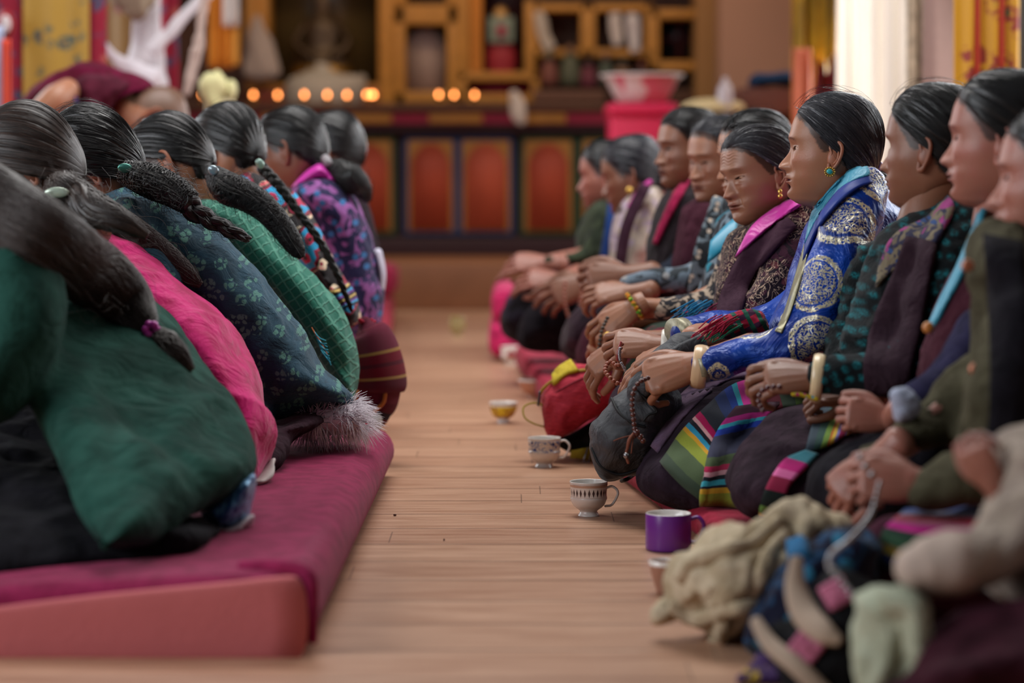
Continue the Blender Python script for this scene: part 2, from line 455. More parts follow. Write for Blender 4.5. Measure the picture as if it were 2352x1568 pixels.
    # ears
    for sg_ in(-1,1):
        pth=[(.009,-.004),(.006,.008),(.012,.020),(.006,.030),(-.007,.031),(-.0165,.021),(-.018,.006),(-.0145,-.008),(-.008,-.020),(-.001,-.029),(.006,-.027),(.008,-.016)]
        rad=[.003,.0032,.0035,.0038,.0038,.0038,.0036,.0036,.004,.0062,.0058,.004]
        def EP(u,v,n): # ear plane -> local ; rear edge flares outwards
            fl=math.radians(28); return (-.010+u*math.cos(fl)+n*math.sin(fl)*0+v*-.12,sg_*((.0725*w)+n+(-u+.010)*math.sin(fl)),-.010+v)
        e=tube([EP(u,v,.003) for u,v in pth],rad,seg=8,sub=4,ref=(0,sg_,0))
        pl=np.array([[EP(-.003+.014*r*math.cos(t),.002+.027*r*math.sin(t),-.002-.004*(1-r)) for t in np.linspace(0,2*math.pi,20,endpoint=False)] for r in(.05,.4,.7,1.)])
        e.add(grid(pl,closeu=True)).add(sph(EP(-.002,-.004,-.004),(.016,.007,.022),8,12))
        e.add(tube([EP(-.002,.012,.0),EP(-.010,.010,.002),(EP(-.011,-.004,.002)),EP(-.004,-.014,.001)],.0028,seg=7,ref=(0,sg_,0)))
        e.add(sph(EP(.008,-.004,.000),(.004,.004,.006),6,8))
        e.C[:]=(1.02,.86,.84); o.add(e)
    return o
def surf_r(D,w,c0):
    """radius of the skull surface from c0 along the unit directions D"""
    lo=np.full(len(D),.02); hi=np.full(len(D),.2)
    for _ in range(22):
        r=(lo+hi)/2; P=c0+D*r[:,None]; z=np.clip(P[:,2],-.1169,.1209)
        f=herm(z,ZF,XF);b=herm(z,ZB,XB);W=herm(z,ZW,XW)*w
        a=np.where(P[:,0]>0,f,np.maximum(b,.02)); q=(np.abs(P[:,0])/a)**2.2+(np.abs(P[:,1])/W)**2.2
        ins=(q<1)&(P[:,2]<.1209)&(P[:,2]>-.1169)
        lo=np.where(ins,r,lo);hi=np.where(ins,hi,r)
    return (lo+hi)/2
HL_AZ=[0,25,42,55,66,76,84,92,104,120,145,180]
HL_EL=[37,35,29,20,6,-9,-14,-10,-14,-36,-52,-60]
def make_hair(w=1.,tie=(-.105,0,-.035),thick=.010,hl=0.,groove=.0012,strands=260,flow=0.,seed=1,na=260,nt=46,wob=.0,bulge=0.,fly=40,hlf=None):
    c0=np.array([-.002,0,.02]); T=nrm(np.array(tie)-c0)
    up=np.array([0,0,1.]); e1=nrm(up-T*(up@T)); e2=np.cross(T,e1)
    al=np.linspace(0,2*math.pi,na,endpoint=False)
    def ok(D):
        el=np.degrees(np.arcsin(np.clip(D[:,2],-1,1))); az=np.degrees(np.arctan2(np.abs(D[:,1]),D[:,0]))
        return el>np.interp(az,HL_AZ,np.array(HL_EL)+hl)
    A=np.cos(al)[:,None]*e1+np.sin(al)[:,None]*e2
    dist=np.zeros(na)+.15; alive=np.ones(na,bool)
    for st in np.linspace(.15,3.1,400):
        D=math.cos(st)*T+math.sin(st)*A; o=ok(D)|(st<.55); alive&=o; dist=np.where(alive,st,dist)
    for _ in range(5): dist=(np.roll(dist,1)+2*dist+np.roll(dist,-1))/4
    r0=np.random.RandomState(seed)
    t=np.linspace(0,1,nt)**.9
    TT,AA=np.meshgrid(t,np.arange(na),indexing='ij')
    ST=dist[AA]*TT
    D=np.cos(ST)[...,None]*T+np.sin(ST)[...,None]*A[AA]
    R=surf_r(D.reshape(-1,3),w,c0).reshape(ST.shape)
    for _ in range(2): R=(np.roll(R,1,1)+2*R+np.roll(R,-1,1))/4
    th=thick*(1-sst(TT,.72,1.0)**1.3)-.0035*sst(TT,.95,1.)
    th=th+thick*.4*np.exp(-((TT-.0)/.15)**2)+bulge*np.exp(-((TT-.45)/.25)**2)
    gro=0
    for k,fq in enumerate((23,47,71,113)): gro=gro+np.sin(AA/na*2*math.pi*fq+r0.rand()*6+wob*np.sin(TT*9+k)*6)/(k+1.5)
    gro=gro*(.35+.65*sst(ST,.15,.6))
    R=R+th+groove*gro*(1-sst(TT,.9,1.))
    P=c0+D*R[...,None]
    g=grid(P,closeu=True,UV=np.stack([AA/na,TT],-1))
    g.F.append(tuple(range(na))[::-1])
    # raised strands
    for k in range(strands+fly):
        a=r0.rand()*na; i=int(a)%na; di=dist[i]; A1=A[i]
        f=k>=strands
        t0=r0.uniform(.03,.3) if not f else r0.uniform(.35,.7); t1=r0.uniform(.8,1.012) if not f else min(1,t0+r0.uniform(.2,.5)); tt=np.linspace(t0,t1,13)
        wv=(r0.randn()*.02)*np.sin(tt*r0.uniform(4,9)+r0.rand()*6)*(1+3*wob+2*f)
        A2=np.cross(T,A1); Aw=A1*np.cos(wv)[:,None]+A2*np.sin(wv)[:,None]
        Dk=np.cos(di*tt)[:,None]*T+np.sin(di*tt)[:,None]*Aw
        Rk=surf_r(Dk,w,c0)+thick*(1-sst(tt,.72,1.)**1.3)+bulge*np.exp(-((tt-.45)/.25)**2)+groove*.9+(f*(.004+.014*r0.rand())*np.sin(np.linspace(.2,math.pi-(.2 if r0.rand()<.5 else 1.3),13)))
        g.add(tube(c0+Dk*Rk[:,None],.00055 if not f else .00028,seg=3,sub=1,cap=0,raw=True,ref=(.3,.5,.8)))
    return g
def rotm(yaw,pitch,roll):
    cy,sy=math.cos(yaw),math.sin(yaw);cp,sp=math.cos(pitch),math.sin(pitch);cr_,sr=math.cos(roll),math.sin(roll)
    Rz=np.array([[cy,-sy,0],[sy,cy,0],[0,0,1]]); Ry=np.array([[cp,0,-sp],[0,1,0],[sp,0,cp]]); Rx=np.array([[1,0,0],[0,cr_,-sr],[0,sr,cr_]])
    return Rz@Ry@Rx   # pitch>0 lifts the nose
# ---------- hands
def make_hand(curl=(.5,.5,.5,.5),curl2=None,thumb=(.5,.3),spread=.06,side=1,fore=.10,vs=.0022,wristbend=0.,thumb_in=.0):
    """wrist at origin, fingers +x, back of the hand +z, thumb at +y*side"""
    c2=curl2 or curl
    parts=[tube([(-fore,0,0),(-.03,0,0),(0,0,0),(.02,0,0)],[.033,.028,.0265,.030],[.027,.021,.019,.019],seg=20,ref=(0,0,1)),
           tube([(0,0,0),(.03,0,.001),(.06,0,.002),(.088,0,.001)],[.027,.036,.040,.039],[.018,.0165,.0145,.0115],seg=20,ref=(0,0,1))]
    by=[.0305,.0105,-.0100,-.0290]; L=[(.043,.026,.021),(.047,.030,.022),(.044,.028,.022),(.034,.021,.019)]; rr=[.0092,.0094,.0090,.0080]
    for k in range(4):
        p=np.array([.082-(.004 if k==0 else 0)-(.008 if k==3 else 0),by[k],.001]); yaw=spread*(1.5-k); a=0.
        pts=[p-np.array([.02,0,0]),p]; rad=[rr[k]*1.0,rr[k]*1.12]
        angs=[curl[k],c2[k]*1.15,c2[k]*.8]
        for q in range(3):
            a+=angs[q]; d=np.array([math.cos(a)*math.cos(yaw),math.sin(yaw)*math.cos(a),-math.sin(a)])
            pm=p+d*L[k][q]*.5; p=p+d*L[k][q]; pts+= [pm,p]; rad+=[rr[k]*(.93-.07*q),rr[k]*(1.0-.09*q)]
        rad[-1]*=.85
        parts.append(tube(pts,rad,seg=12,sub=3,ref=(0,1,0)))
        parts.append(sph(pts[1]+np.array([0,0,.003]),(.010,.009,.008),8,10))
    t0=np.array([.018,.022,-.006]); d=nrm(np.array([.75,.62-thumb_in,-.25])); p=t0; pts=[t0];rad=[.014]
    a=0
    for q,(l,r) in enumerate(((.042,.0125),(.031,.0105),(.025,.009))):
        if q>0:
            a=thumb[q-1]; ax=nrm(np.array([.2,-.3,1.])); ax=np.array([-.2,.1,-1.]); ax=nrm(ax)
            K=np.array([[0,-ax[2],ax[1]],[ax[2],0,-ax[0]],[-ax[1],ax[0],0]]); d=(np.eye(3)+math.sin(a)*K+(1-math.cos(a))*K@K)@d
        p=p+d*l; pts.append(p.copy()); rad.append(r)
    parts.append(tube(pts,rad,seg=12,sub=4,ref=(0,0,1)))
    parts.append(sph((.028,.020,-.010),(.024,.014,.012),10,12))
    g=join(*parts); g=vox(g,vs,2,.45)
    # knuckle creases, tendons
    x,y,z=g.V.T
    ten=sum(np.exp(-((y-yy*(.4+.6*np.clip(x/.085,0,1)))/.0035)**2) for yy in by)*sst(x,.01,.04)*(1-sst(x,.08,.095))*(g.N[:,2]>.3)
    g.V=g.V+g.N*(ten*.0005)[:,None]
    if side<0: g=G(g.V*np.array([1,-1,1]),[f[::-1] for f in g.F],g.UV,g.C)
    g.C[:]=(.86,.82,.80); return g
def hand_at(wrist,fdir,back,scale=1.,**kw):
    """fdir: direction towards the knuckles, back: direction the back of the hand faces"""
    x=nrm(fdir); b=np.asarray(back,float); z=nrm(b-x*(b@x)); y=np.cross(z,x)
    g=make_hand(**kw); M=np.column_stack([x,y,z])*scale
    return G(g.V@M.T+np.asarray(wrist),g.F,g.UV,g.C)
def skin_mat(name,c,rough=.43,red='b9674f',sss=.12):
    t=NT(name); v=t.coord(); a=t.n('ShaderNodeVertexColor',_layer_name='Col')
    n=t.noise(v,28,4,.6); m=t.mix(t.step(n,.45,.8),srgb(c),srgb(red))
    mm=t.mix(.35,srgb(c),m)
    n2=t.noise(v,420,3,.7); mm=t.mix(t.math('MULTIPLY',t.step(n2,.55,.75),.18),mm,srgb(red))
    out=t.mix(1.,mm,a.outputs[0],'MULTIPLY')
    t.base(out,rough,.45); t.b.inputs['Subsurface Weight'].default_value=sss; t.b.inputs['Subsurface Radius'].default_value=(.010,.004,.002); t.b.inputs['Subsurface Scale'].default_value=1.
    t.bump(t.noise(v,260,4,.65),.22,.0012); t.bump(t.vor(v,900),.12,.0006)
    return t.m
def hair_mat(name,c='070606',c2='1b1716',rough=.27,cvar=.5,grey=0.,vs=(420,6)):
    t=NT(name); uv=t.coord('UV'); mp=t.n('ShaderNodeMapping'); t.l(uv,mp.inputs[0]); mp.inputs['Scale'].default_value=(vs[0],vs[1],1)
    n=t.noise(mp.outputs[0],1.,3,.7); n2=t.noise(t.coord(),30,3)
    col=t.mix(t.step(n,.35,.75),c,c2)
    if grey: col=t.mix(t.math('MULTIPLY',t.step(n,.56,.70),grey),col,'b9b6ba')
    t.base(col,rough,.38); t.bump(n,.4,.0012)
    t.b.inputs['Anisotropic'].default_value=.6
    return t.m
# ================= helpers for placing =================
from mathutils.bvhtree import BVHTree
def bvh(g): return BVHTree.FromPolygons([Vector(v) for v in g.V],[list(f) for f in g.F])
CAMP=np.array([0,0,HC])
def lay(tree,px,py,Yd,off=.004):
    p=at(px,py,Yd); d=nrm(p-CAMP); h=tree.ray_cast(Vector(CAMP),Vector(d),12.)
    if h[0] is None or abs(h[0][1]-Yd)>.6: return None
    return np.array(h[0])-d*off
def lay_path(tree,pts,Yd,off=.004):
    out=[lay(tree,p[0],p[1],Yd,off) for p in pts]
    ok=[i for i,o in enumerate(out) if o is not None]
    for i,o in enumerate(out):
        if o is None:
            Yn=out[min(ok,key=lambda k:abs(k-i))][1]+.03 if ok else Yd
            out[i]=at(pts[i][0],pts[i][1],Yn)
    if len(out)>4:
        ys=np.array([o[1] for o in out])
        for _ in range(2): ys[1:-1]=np.minimum(ys[1:-1],(ys[:-2]+ys[2:])/2*.6+ys[1:-1]*.4)
        out=[at(q[0],q[1],y) for q,y in zip(pts,ys)]
    return np.array(out)
def drape(g,rows,Yd,off=.006,thick=.004,sub=5,wave=None,relax=1):
    """cloth lying on the camera side of g; rows: grid of (px,py)"""
    t=bvh(g); R=np.array([cr(np.array(r,float),sub) for r in rows])
    R=np.array([cr(R[:,j],sub) for j in range(R.shape[1])]).transpose(1,0,2); r,c=R.shape[:2]
    D=np.full((r,c),np.nan)
    for i in range(r):
        for j in range(c):
            q=lay(t,R[i,j,0],R[i,j,1],Yd,off)
            if q is not None: D[i,j]=q[1]
    if np.isnan(D).all(): D[:]=Yd
    for _ in range(60):
        m=np.isnan(D)
        if not m.any(): break
        s=np.zeros((r,c));k=np.zeros((r,c))
        for ax,sh in((0,1),(0,-1),(1,1),(1,-1)):
            q=np.roll(D,sh,ax); 
            if ax==0: q[0 if sh==1 else -1]=np.nan
            else: q[:,0 if sh==1 else -1]=np.nan
            v=~np.isnan(q); s[v]+=q[v]; k+=v
        w=m&(k>0); D[w]=s[w]/k[w]+.012
    lo=D.copy()
    for _ in range(relax):
        P=np.pad(D,1,mode='edge'); D=np.minimum((P[:-2,1:-1]+P[2:,1:-1]+P[1:-1,:-2]+P[1:-1,2:]+4*D)/8,lo)
    A=np.array([[at(R[i,j,0],R[i,j,1],D[i,j]) for j in range(c)] for i in range(r)])
    return sheet_raw(A,thick,wave)
def sheet_raw(A,thick=.004,wave=None):
    r,c=A.shape[:2]; du=np.gradient(A,axis=1);dv=np.gradient(A,axis=0); n=nrm(np.cross(du,dv))
    uu,vv=np.meshgrid(np.linspace(0,1,c),np.linspace(0,1,r)); UV=np.stack([uu,vv],-1)
    if wave is not None: A=A+np.array([0,-1,0])*wave(uu,vv)[...,None]
    g=grid(A+n*thick/2,UV=UV); k=len(g.V); g.add(grid(A-n*thick/2,UV=UV,flip=True))
    b=[j for j in range(c)]+[i*c+c-1 for i in range(1,r)]+[(r-1)*c+j for j in range(c-2,-1,-1)]+[i*c for i in range(r-2,0,-1)]
    for i in range(len(b)):
        p,q=b[i],b[(i+1)%len(b)]; g.F.append((q,p,p+k,q+k))
    return g
def pbox(x0,y0,x1,y1,Y,dep,bev=0.):
    a=at(x0,y0,Y); b=at(x1,y1,Y)
    c=(a+b)/2; c[1]=Y+dep/2
    return box(c,(abs(b[0]-a[0]),dep,abs(a[2]-b[2])),bev)
def loc_floor(*p): return np.array(p,float)
# ================= materials of the room =================
def floor_mat():
    t=NT('wood_floor'); v=t.coord('Object')
    sx=t.n('ShaderNodeSeparateXYZ'); t.l(v,sx.inputs[0]); row=t.math('FLOOR',t.math('DIVIDE',sx.outputs[1],.145))
    cx=t.n('ShaderNodeCombineXYZ'); t.l(t.math('ADD',sx.outputs[0],t.math('MULTIPLY',t.math('FRACT',t.math('MULTIPLY',t.math('SINE',t.math('MULTIPLY',row,12.9898)),437.5)),1.45)),cx.inputs[0]); t.l(sx.outputs[1],cx.inputs[1]); t.l(sx.outputs[2],cx.inputs[2]); vb=cx.outputs[0]
    br=t.t.nodes.new('ShaderNodeTexBrick'); t.l(vb,br.inputs['Vector'])
    br.offset=0.; br.inputs['Scale'].default_value=1.; br.inputs['Brick Width'].default_value=1.45; br.inputs['Row Height'].default_value=.21
    br.inputs['Mortar Size'].default_value=.0; br.inputs['Mortar Smooth'].default_value=.2; br.inputs['Bias'].default_value=0.
    br.inputs['Color1'].default_value=(.0,.0,.0,1); br.inputs['Color2'].default_value=(1,1,1,1); br.inputs['Mortar'].default_value=(.5,.5,.5,1)
    mp=t.n('ShaderNodeMapping'); mp.inputs['Scale'].default_value=(1.2,14,1); t.l(v,mp.inputs[0])
    n=t.noise(mp.outputs[0],3.2,6,.62,.6)
    n2=t.noise(mp.outputs[0],14,3,.6)
    c=t.mix(t.step(n,.3,.7),'9c7056','c2987c')
    c=t.mix(t.math('MULTIPLY',t.step(n2,.5,.75),.35),c,'86583f')
    c=t.mix(.22,c,t.mix(br.outputs[0],'8d624a','cfa88a'))
    fy=t.math('FRACT',t.math('DIVIDE',sx.outputs[1],.21)); fx=t.math('FRACT',t.math('DIVIDE',t.math('ADD',sx.outputs[0],t.math('MULTIPLY',t.math('FRACT',t.math('MULTIPLY',t.math('SINE',t.math('MULTIPLY',row,12.9898)),437.5)),1.45)),1.45))
    seam=t.math('MAXIMUM',t.math('LESS_THAN',fy,.028),t.math('MULTIPLY',t.math('LESS_THAN',fx,.0016),.8)); c=t.mix(t.math('MULTIPLY',seam,.85),c,'3e281c')
    t.base(c,t.mix(n,(.30,.30,.30,1),(.44,.44,.44,1)),.45)
    t.bump(t.math('SUBTRACT',1.,seam),.5,.002); t.bump(n2,.08,.001)
    return t.m
Mfloor=floor_mat()
solo('floor',box((0,8,-.05),(9,20,.1)),Mfloor,kind='structure',smooth=False,loc=(0,0,0))
Mwall=plain('pink_plaster','a98673',.9,var=.08,vs=3)
YB=15.0
solo('wall_back',box((0,17.1,2.),(9,.2,4.2)),Mwall,kind='structure',smooth=False)
# right wall: a window bay with a curtain
def wall_right():
    g=G()
    for y0,y1,z0,z1 in ((-1,5.,0,4.1),(5.,9.2,0,.55),(5.,9.2,2.8,4.1),(9.2,10.2,0,4.1),(10.2,13.4,0,.55),(10.2,13.4,2.8,4.1),(13.4,17.2,0,4.1)):
        g.add(box((2.75,(y0+y1)/2,(z0+z1)/2),(.16,y1-y0,z1-z0)))
    return g
solo('wall_right',wall_right(),Mwall,kind='structure',smooth=False)
def wall_left():
    g=G()
    for y0,y1,z0,z1 in ((-1,1.5,0,4.1),(1.5,6.,0,.8),(1.5,6.,3.,4.1),(6.,7.5,0,4.1),(7.5,12,0,.8),(7.5,12,3.,4.1),(12,17.2,0,4.1)):
        g.add(box((-3.9,(y0+y1)/2,(z0+z1)/2),(.16,y1-y0,z1-z0)))
    return g
solo('wall_left',wall_left(),Mwall,kind='structure',smooth=False)
Mglass=NT('window_glass'); Mglass.base('f2f6f8',.05,.5); Mglass.b.inputs['Transmission Weight'].default_value=1.; Mglass.b.inputs['IOR'].default_value=1.02
Mframe=plain('window_paint','7a4a2a',.6)
k=0
for (x,wins) in ((2.75,((5.,9.2),(10.2,13.4))),(-3.9,((1.5,6.),(7.5,12)))):
    for y0,y1 in wins:
        k+=1; z0,z1=(.55,2.8) if x>0 else (.8,3.)
        g=G()
        n=4
        for i in range(n+1): g.add(box((x,y0+(y1-y0)*i/n,(z0+z1)/2),(.06,.07,z1-z0)))
        for z in (z0+.03,z1-.03,z0+(z1-z0)*.68): g.add(box((x,(y0+y1)/2,z),(.06,y1-y0,.06)))
        wo=solo('window_%d'%k,g,Mframe,kind='structure',smooth=False)
        part('pane',box((x+(.03 if x>0 else -.03),(y0+y1)/2,(z0+z1)/2),(.006,y1-y0,z1-z0)),Mglass.m,wo,smooth=False)
# low wooden step in front of the altar
Mstep=plain('step_wood','84573a',.5,var=.2,vs=6)
YS=13.0
a=at(0,650,YS)
stz=at(0,604,YS)[2]
solo('trim_1',box((-.2,YS+1.9,stz/2),(5.6,3.8,stz),.01),Mstep,kind='structure',smooth=True,sharp=40)
# ================= altar =================
YA=14.2
def R(x0,y0,x1,y1,Y=YA,dep=.1,bev=0.): return pbox(x0,y0,x1,y1,Y,dep,bev)
Mdark=plain('dark_lacquer','2e1418',.55,var=.2); Mblue=plain('blue_paint','24406a',.6); Mgreen=plain('green_paint','2c4a30',.6)
Mred=plain('altar_red','8c1f38',.6,var=.15,vs=8); Mgold=plain('ochre_gold','a8722e',.5,var=.3,vs=14); Morange=plain('orange_ochre','a8702e',.6,var=.15)
Mpanel=plain('vermilion_panel','b85238',.6,var=.12,vs=5); Mpanel2=plain('brick_panel','a8462e',.6,var=.12,vs=5)
Mbrown=plain('brown_wood','4a2c1c',.6,var=.3,vs=8)
def arch_g(x0,y0,x1,y1,Y,dep,ya):
    """rectangle with a pointed, lobed top, as a slab"""
    xm=(x0+x1)/2; w=(x1-x0)/2
    pts=[(x0,y1),(x0,ya)]+[(xm-w*math.cos(t)*(1-.12*math.sin(2*t)),ya-(ya-y0)*math.sin(t)**.9) for t in np.linspace(.05,math.pi/2,9)]
    pts=pts+[(2*xm-p[0],p[1]) for p in pts[::-1][1:]]
    A=np.array([at(p[0],p[1],Y) for p in pts]); B_=A.copy(); B_[:,1]=Y+dep
    n=len(A); F=[tuple(range(n)),tuple(range(n,2*n))[::-1]]+[(i,i+n,(i+1)%n+n,(i+1)%n) for i in range(n)]
    return G(np.vstack([A,B_]),F)
alt=empty('altar_cabinet',at(1000,590,YA+.3)*[1,1,0]+[0,0,stz],'long dark altar cabinet with painted red doors and a red and gold valance','cabinet')
part('cabinet_body',join(R(380,290,1640,592,YA+.12,.7)),Mdark,alt,smooth=False)
part('base_rail',R(380,545,1640,594,YA+.02,.12,.01),Mdark,alt)
part('counter_top',R(380,238,1640,256,YA-.12,1.1,.012),Mbrown,alt,'dark brown counter top')
part('valance',R(380,256,1640,284,YA-.06,.06,.005),Mred,alt,'crimson cloth valance with gold patches')
for x0,x1 in ((806,900),(985,1108),(1205,1300),(600,680)):
    part('gold_patch',R(x0,260,x1,282,YA-.075,.02,.004),Mgold,alt)
part('cornice',R(380,284,1640,304,YA-.02,.12,.01),Mdark,alt)
def cabdoor(x0,x1,edge,pan):
    d=part('door',R(x0,312,x1,540,YA+.08,.06,.006),edge,alt)
    part('door_panel',R(x0+9,322,x1-9,531,YA+.066,.03,.004),Morange,d)
    part('door_arch',arch_g(x0+17,330,x1-17,526,YA+.052,.03,378),pan,d)
for x0,x1,e,p in ((640,760,Mblue,Mpanel2),(778,908,Mgreen,Mpanel2),(928,1050,Mblue,Mpanel2),(1052,1180,Mblue,Mpanel),(1196,1322,Mgreen,Mpanel2),(1330,1460,Mgreen,Mpanel2),(1470,1600,Mblue,Mpanel)): cabdoor(x0,x1,e,p)
# butter lamps
Mbrass=plain('lamp_brass','b8863a',.3,.5,.9); 
Mfl=plain('butter_flame','ff9650',.5,emis=8.5)
lamp=None; LP=[(465,222),(582,226),(638,226),(699,224),(752,222),(797,228),(842,229),(853,228),(858,230),(1008,229),(1043,230),(1090,230)]
def lampg(p): return lathe(p,[(.001,0),(.022,.0),(.020,.005),(.006,.012),(.006,.022),(.020,.030),(.027,.045),(.025,.047),(.001,.040)],24)
for i,(x,y) in enumerate(LP):
    Yl=YA+.12+.03*((i*7)%3); p=at(x,y,Yl); zt=at(x,238,YA-.12)[2]+.001; b=np.array([p[0],Yl,zt])
    if lamp is None:
        lamp=empty('butter_lamp',b,'small brass butter lamp burning on the altar counter','lamp','butter lamps on the altar counter')
        part('bowl',lampg(b),Mbrass,lamp); part('flame',sph(b+[0,0,.058],(.0085,.0085,.017),10,12),Mfl,lamp)
    else:
        c=twin(lamp,b)
        for ch in lamp.children: q=ch.copy(); COL.objects.link(q); q.parent=c
# shrine wall behind the counter
YW=15.0
shr=empty('shrine_cabinet',at(1000,250,YW)*[1,1,0],'gilded shrine wall cabinet with niches above the altar counter','cabinet')
part('cabinet_body',R(330,-260,1652,262,YW+.38,.5),Mbrown,shr,smooth=False)
Molive=plain('olive_glass','54452a',.25,.6,var=.25,vs=2.)
def frame_g(x0,y0,x1,y1,w,Y,dep): return join(R(x0,y0,x0+w,y1,Y,dep,.01),R(x1-w,y0,x1,y1,Y,dep,.01),R(x0,y0,x1,y0+w,Y,dep,.01),R(x0,y1-w,x1,y1,Y,dep,.01))
part('niche_back',R(600,-200,880,215,YW+.34,.05),Molive,shr,'olive glass behind the statue')
part('niche_frame',frame_g(588,-220,900,222,30,YW+.05,.36),Mgold,shr)
part('niche_frame',frame_g(905,30,1052,236,26,YW+.02,.36),Mgold,shr)
part('niche_frame',frame_g(905,-160,1052,36,26,YW+.02,.36),Mgold,shr)
part('niche_back',R(925,50,1032,225,YW+.3,.05),plain('grey_green','5c6450',.7),shr)
part('thangka',arch_g(932,66,1022,220,YW+.2,.03,110),plain('faded_pink','a48f88',.8,var=.25,vs=12),shr,'pale arched picture')
part('niche_frame',frame_g(1052,165,1240,236,20,YW+.02,.36),Mgold,shr)
part('niche_back',R(1075,188,1225,222,YW+.2,.05),Mred,shr)
part('pillar',R(1050,-200,1078,170,YW+.02,.36,.01),Mgold,shr); part('pillar',R(1078,-200,1108,165,YW+.06,.3,.01),plain('orange_cloth','b5702c',.8,vs=6),shr)
part('pillar',R(1205,0,1230,168,YW+.02,.36,.01),Mgold,shr)
part('cabinet_back',R(1105,-200,1205,165,YW+.3,.05),Mdark,shr)
part('shelf_frame',frame_g(1222,8,1352,130,18,YW+.02,.36),Mgold,shr); part('shelf_frame',frame_g(1350,8,1500,130,18,YW+.02,.36),Mgold,shr)
part('shelf_frame',frame_g(1492,20,1632,162,22,YW+.02,.36),Mgold,shr)
part('dark_pane',arch_g(1512,36,1610,140,YW+.28,.03,75),plain('dark_pane','14171a',.3),shr)
part('glazing_bar',join(R(1556,40,1566,140,YW+.25,.03),R(1512,86,1610,95,YW+.25,.03)),plain('dull_red','4a1a20',.6),shr)
part('top_beam',R(330,-200,1652,-60,YW,.4,.02),Mgold,shr); part('pillar',R(560,-200,592,240,YW+.02,.36,.01),Mgold,shr); part('pillar',R(868,-200,906,240,YW,.38,.01),Mgold,shr)
part('ledge',R(560,205,905,238,YW+.02,.36,.01),plain('ledge_red','8f4026',.5,var=.3,vs=10),shr)
part('ledge',R(1225,205,1640,236,YW+.02,.36,.01),Mbrown,shr)
# statue in the big niche
def rotbody(pr,Y,seg=24,sub=3,ry=.8):
    """lathe-like solid from (px centre, py, half width px)"""
    pts=[at(a,b,Y) for a,b,w in pr]; return tube(pts,[w*Y/FPX for a,b,w in pr],[w*Y/FPX*ry for a,b,w in pr],seg=seg,sub=sub)
st=empty('statue',at(740,200,YW+.2),'dark seated deity statue in the olive glass niche','statue')
Mst=plain('dark_bronze','4a3826',.45,.5,.5,var=.3,vs=10)
part('figure',join(rotbody([(740,165,62),(740,140,66),(740,115,46),(740,85,44),(740,55,42),(740,35,22)],YW+.2),rotbody([(740,35,14),(740,15,21),(740,-8,18),(740,-30,8)],YW+.2),
  ptube([(700,60,YW+.2,11,.05),(680,100,YW+.12,10,.05),(715,130,YW+.05,9,.04)]),ptube([(780,60,YW+.2,11,.05),(800,100,YW+.12,10,.05),(765,130,YW+.05,9,.04)])),Mst,st)
part('lotus_base',rotbody([(740,200,60),(740,188,74),(740,170,70)],YW+.2),plain('aged_gold','8a6428',.4,.5,.7),st)
solo('offering_scarf',folds(rotbody([(745,208,100),(740,190,88),(740,172,50),(740,160,20)],YW+.02),.012,16),plain('dull_white','a79c90',.9),'white offering scarf heaped at the foot of the dark statue','scarf')
def khata(pr,Y,col,label,name='offering_scarf',cat='scarf',amp=.012,sc=14,ry=.5,st=(1,1,.25)):
    g=rotbody(pr,Y,seg=40,sub=6,ry=ry); g=folds(g,amp,sc,st); return solo(name,g,plain(name+'_cloth',col,.9,var=.08),label,cat)
khata([(590,40,10),(592,80,22),(598,130,36),(600,165,42)],YW-.1,'9c8c84','tall pinkish white scarf draped left of the statue niche')
# red statuette and shelf figures
stt=empty('statuette',at(1152,165,YW+.1),'small red robed statuette in the dark niche right of the arched picture','statue')
part('robe',rotbody([(1152,165,30),(1152,130,34),(1150,95,26),(1150,60,24)],YW+.1),plain('statuette_red','8a2028',.6),stt)
part('head',sph(at(1150,35,YW+.1),(.045,.045,.055)),plain('statuette_gold','b98a50',.4,.5,.5),stt)
part('breast_panel',R(1122,38,1180,98,YW-.0,.05,.008),plain('grey_jade','6c7466',.6,var=.3,vs=30),stt); part('centre_stone',R(1142,58,1162,84,YW-.02,.03,.008),Mred,stt)
figs=[(1250,'c2aea0',.16,'white scarf hung aslant over the left shelf'),]
khata([(1236,30,10),(1246,70,14),(1262,110,14)],YW+.0,'a8998c','white scarf hanging aslant in the left shelf compartment')
khata([(1412,35,14),(1414,70,15),(1418,100,13)],YW+.0,'b8aaa4','white scarf hanging left in the middle shelf compartment')
khata([(1456,40,12),(1456,80,13),(1458,115,13)],YW+.0,'bfb4b4','white scarf hanging right in the middle shelf compartment')
cl=['6a3a30','4a4a38','5c2430','3f4438','70503a','3a2c2c','64443c','2f3430']
for i,(x,y,w,h) in enumerate(((1262,150,26,60),(1310,140,30,75),(1352,160,26,50),(1392,150,24,60),(1430,160,26,50),(1475,165,24,45))):
    o=empty('shelf_statuette',at(x,y+h/2,YW-.05),'small dim figure in the crowded row on the altar ledge','statue','dim figures on the altar ledge')
    part('body',rotbody([(x,y+h*.55,w*.8),(x,y+h*.2,w*.75),(x,y-h*.1,w*.5)],YW-.05),plain('figure_paint',cl[i],.6,var=.4,vs=30),o)
    part('head',sph(at(x,y-h*.32,YW-.05),(w*.4*YW/FPX,.05,w*.45*YW/FPX)),plain('figure_head',cl[(i+3)%8],.6),o)
for i,(x,c) in enumerate(((1340,'8a3030'),(1262,'54503c'),(1170,'b5a8a0'))):
    pass
solo('offering_box',R(1225,206,1390,236,YW-.25,.2,.01),plain('box_brown','5a3a2c',.7),'low brown box standing on the counter left of the basin','box')
khata([(1180,214,10),(1186,235,16),(1190,262,18),(1196,280,10)],YA-.28,'b3a59a','crumpled white scarf hanging over the counter edge',amp=.008)
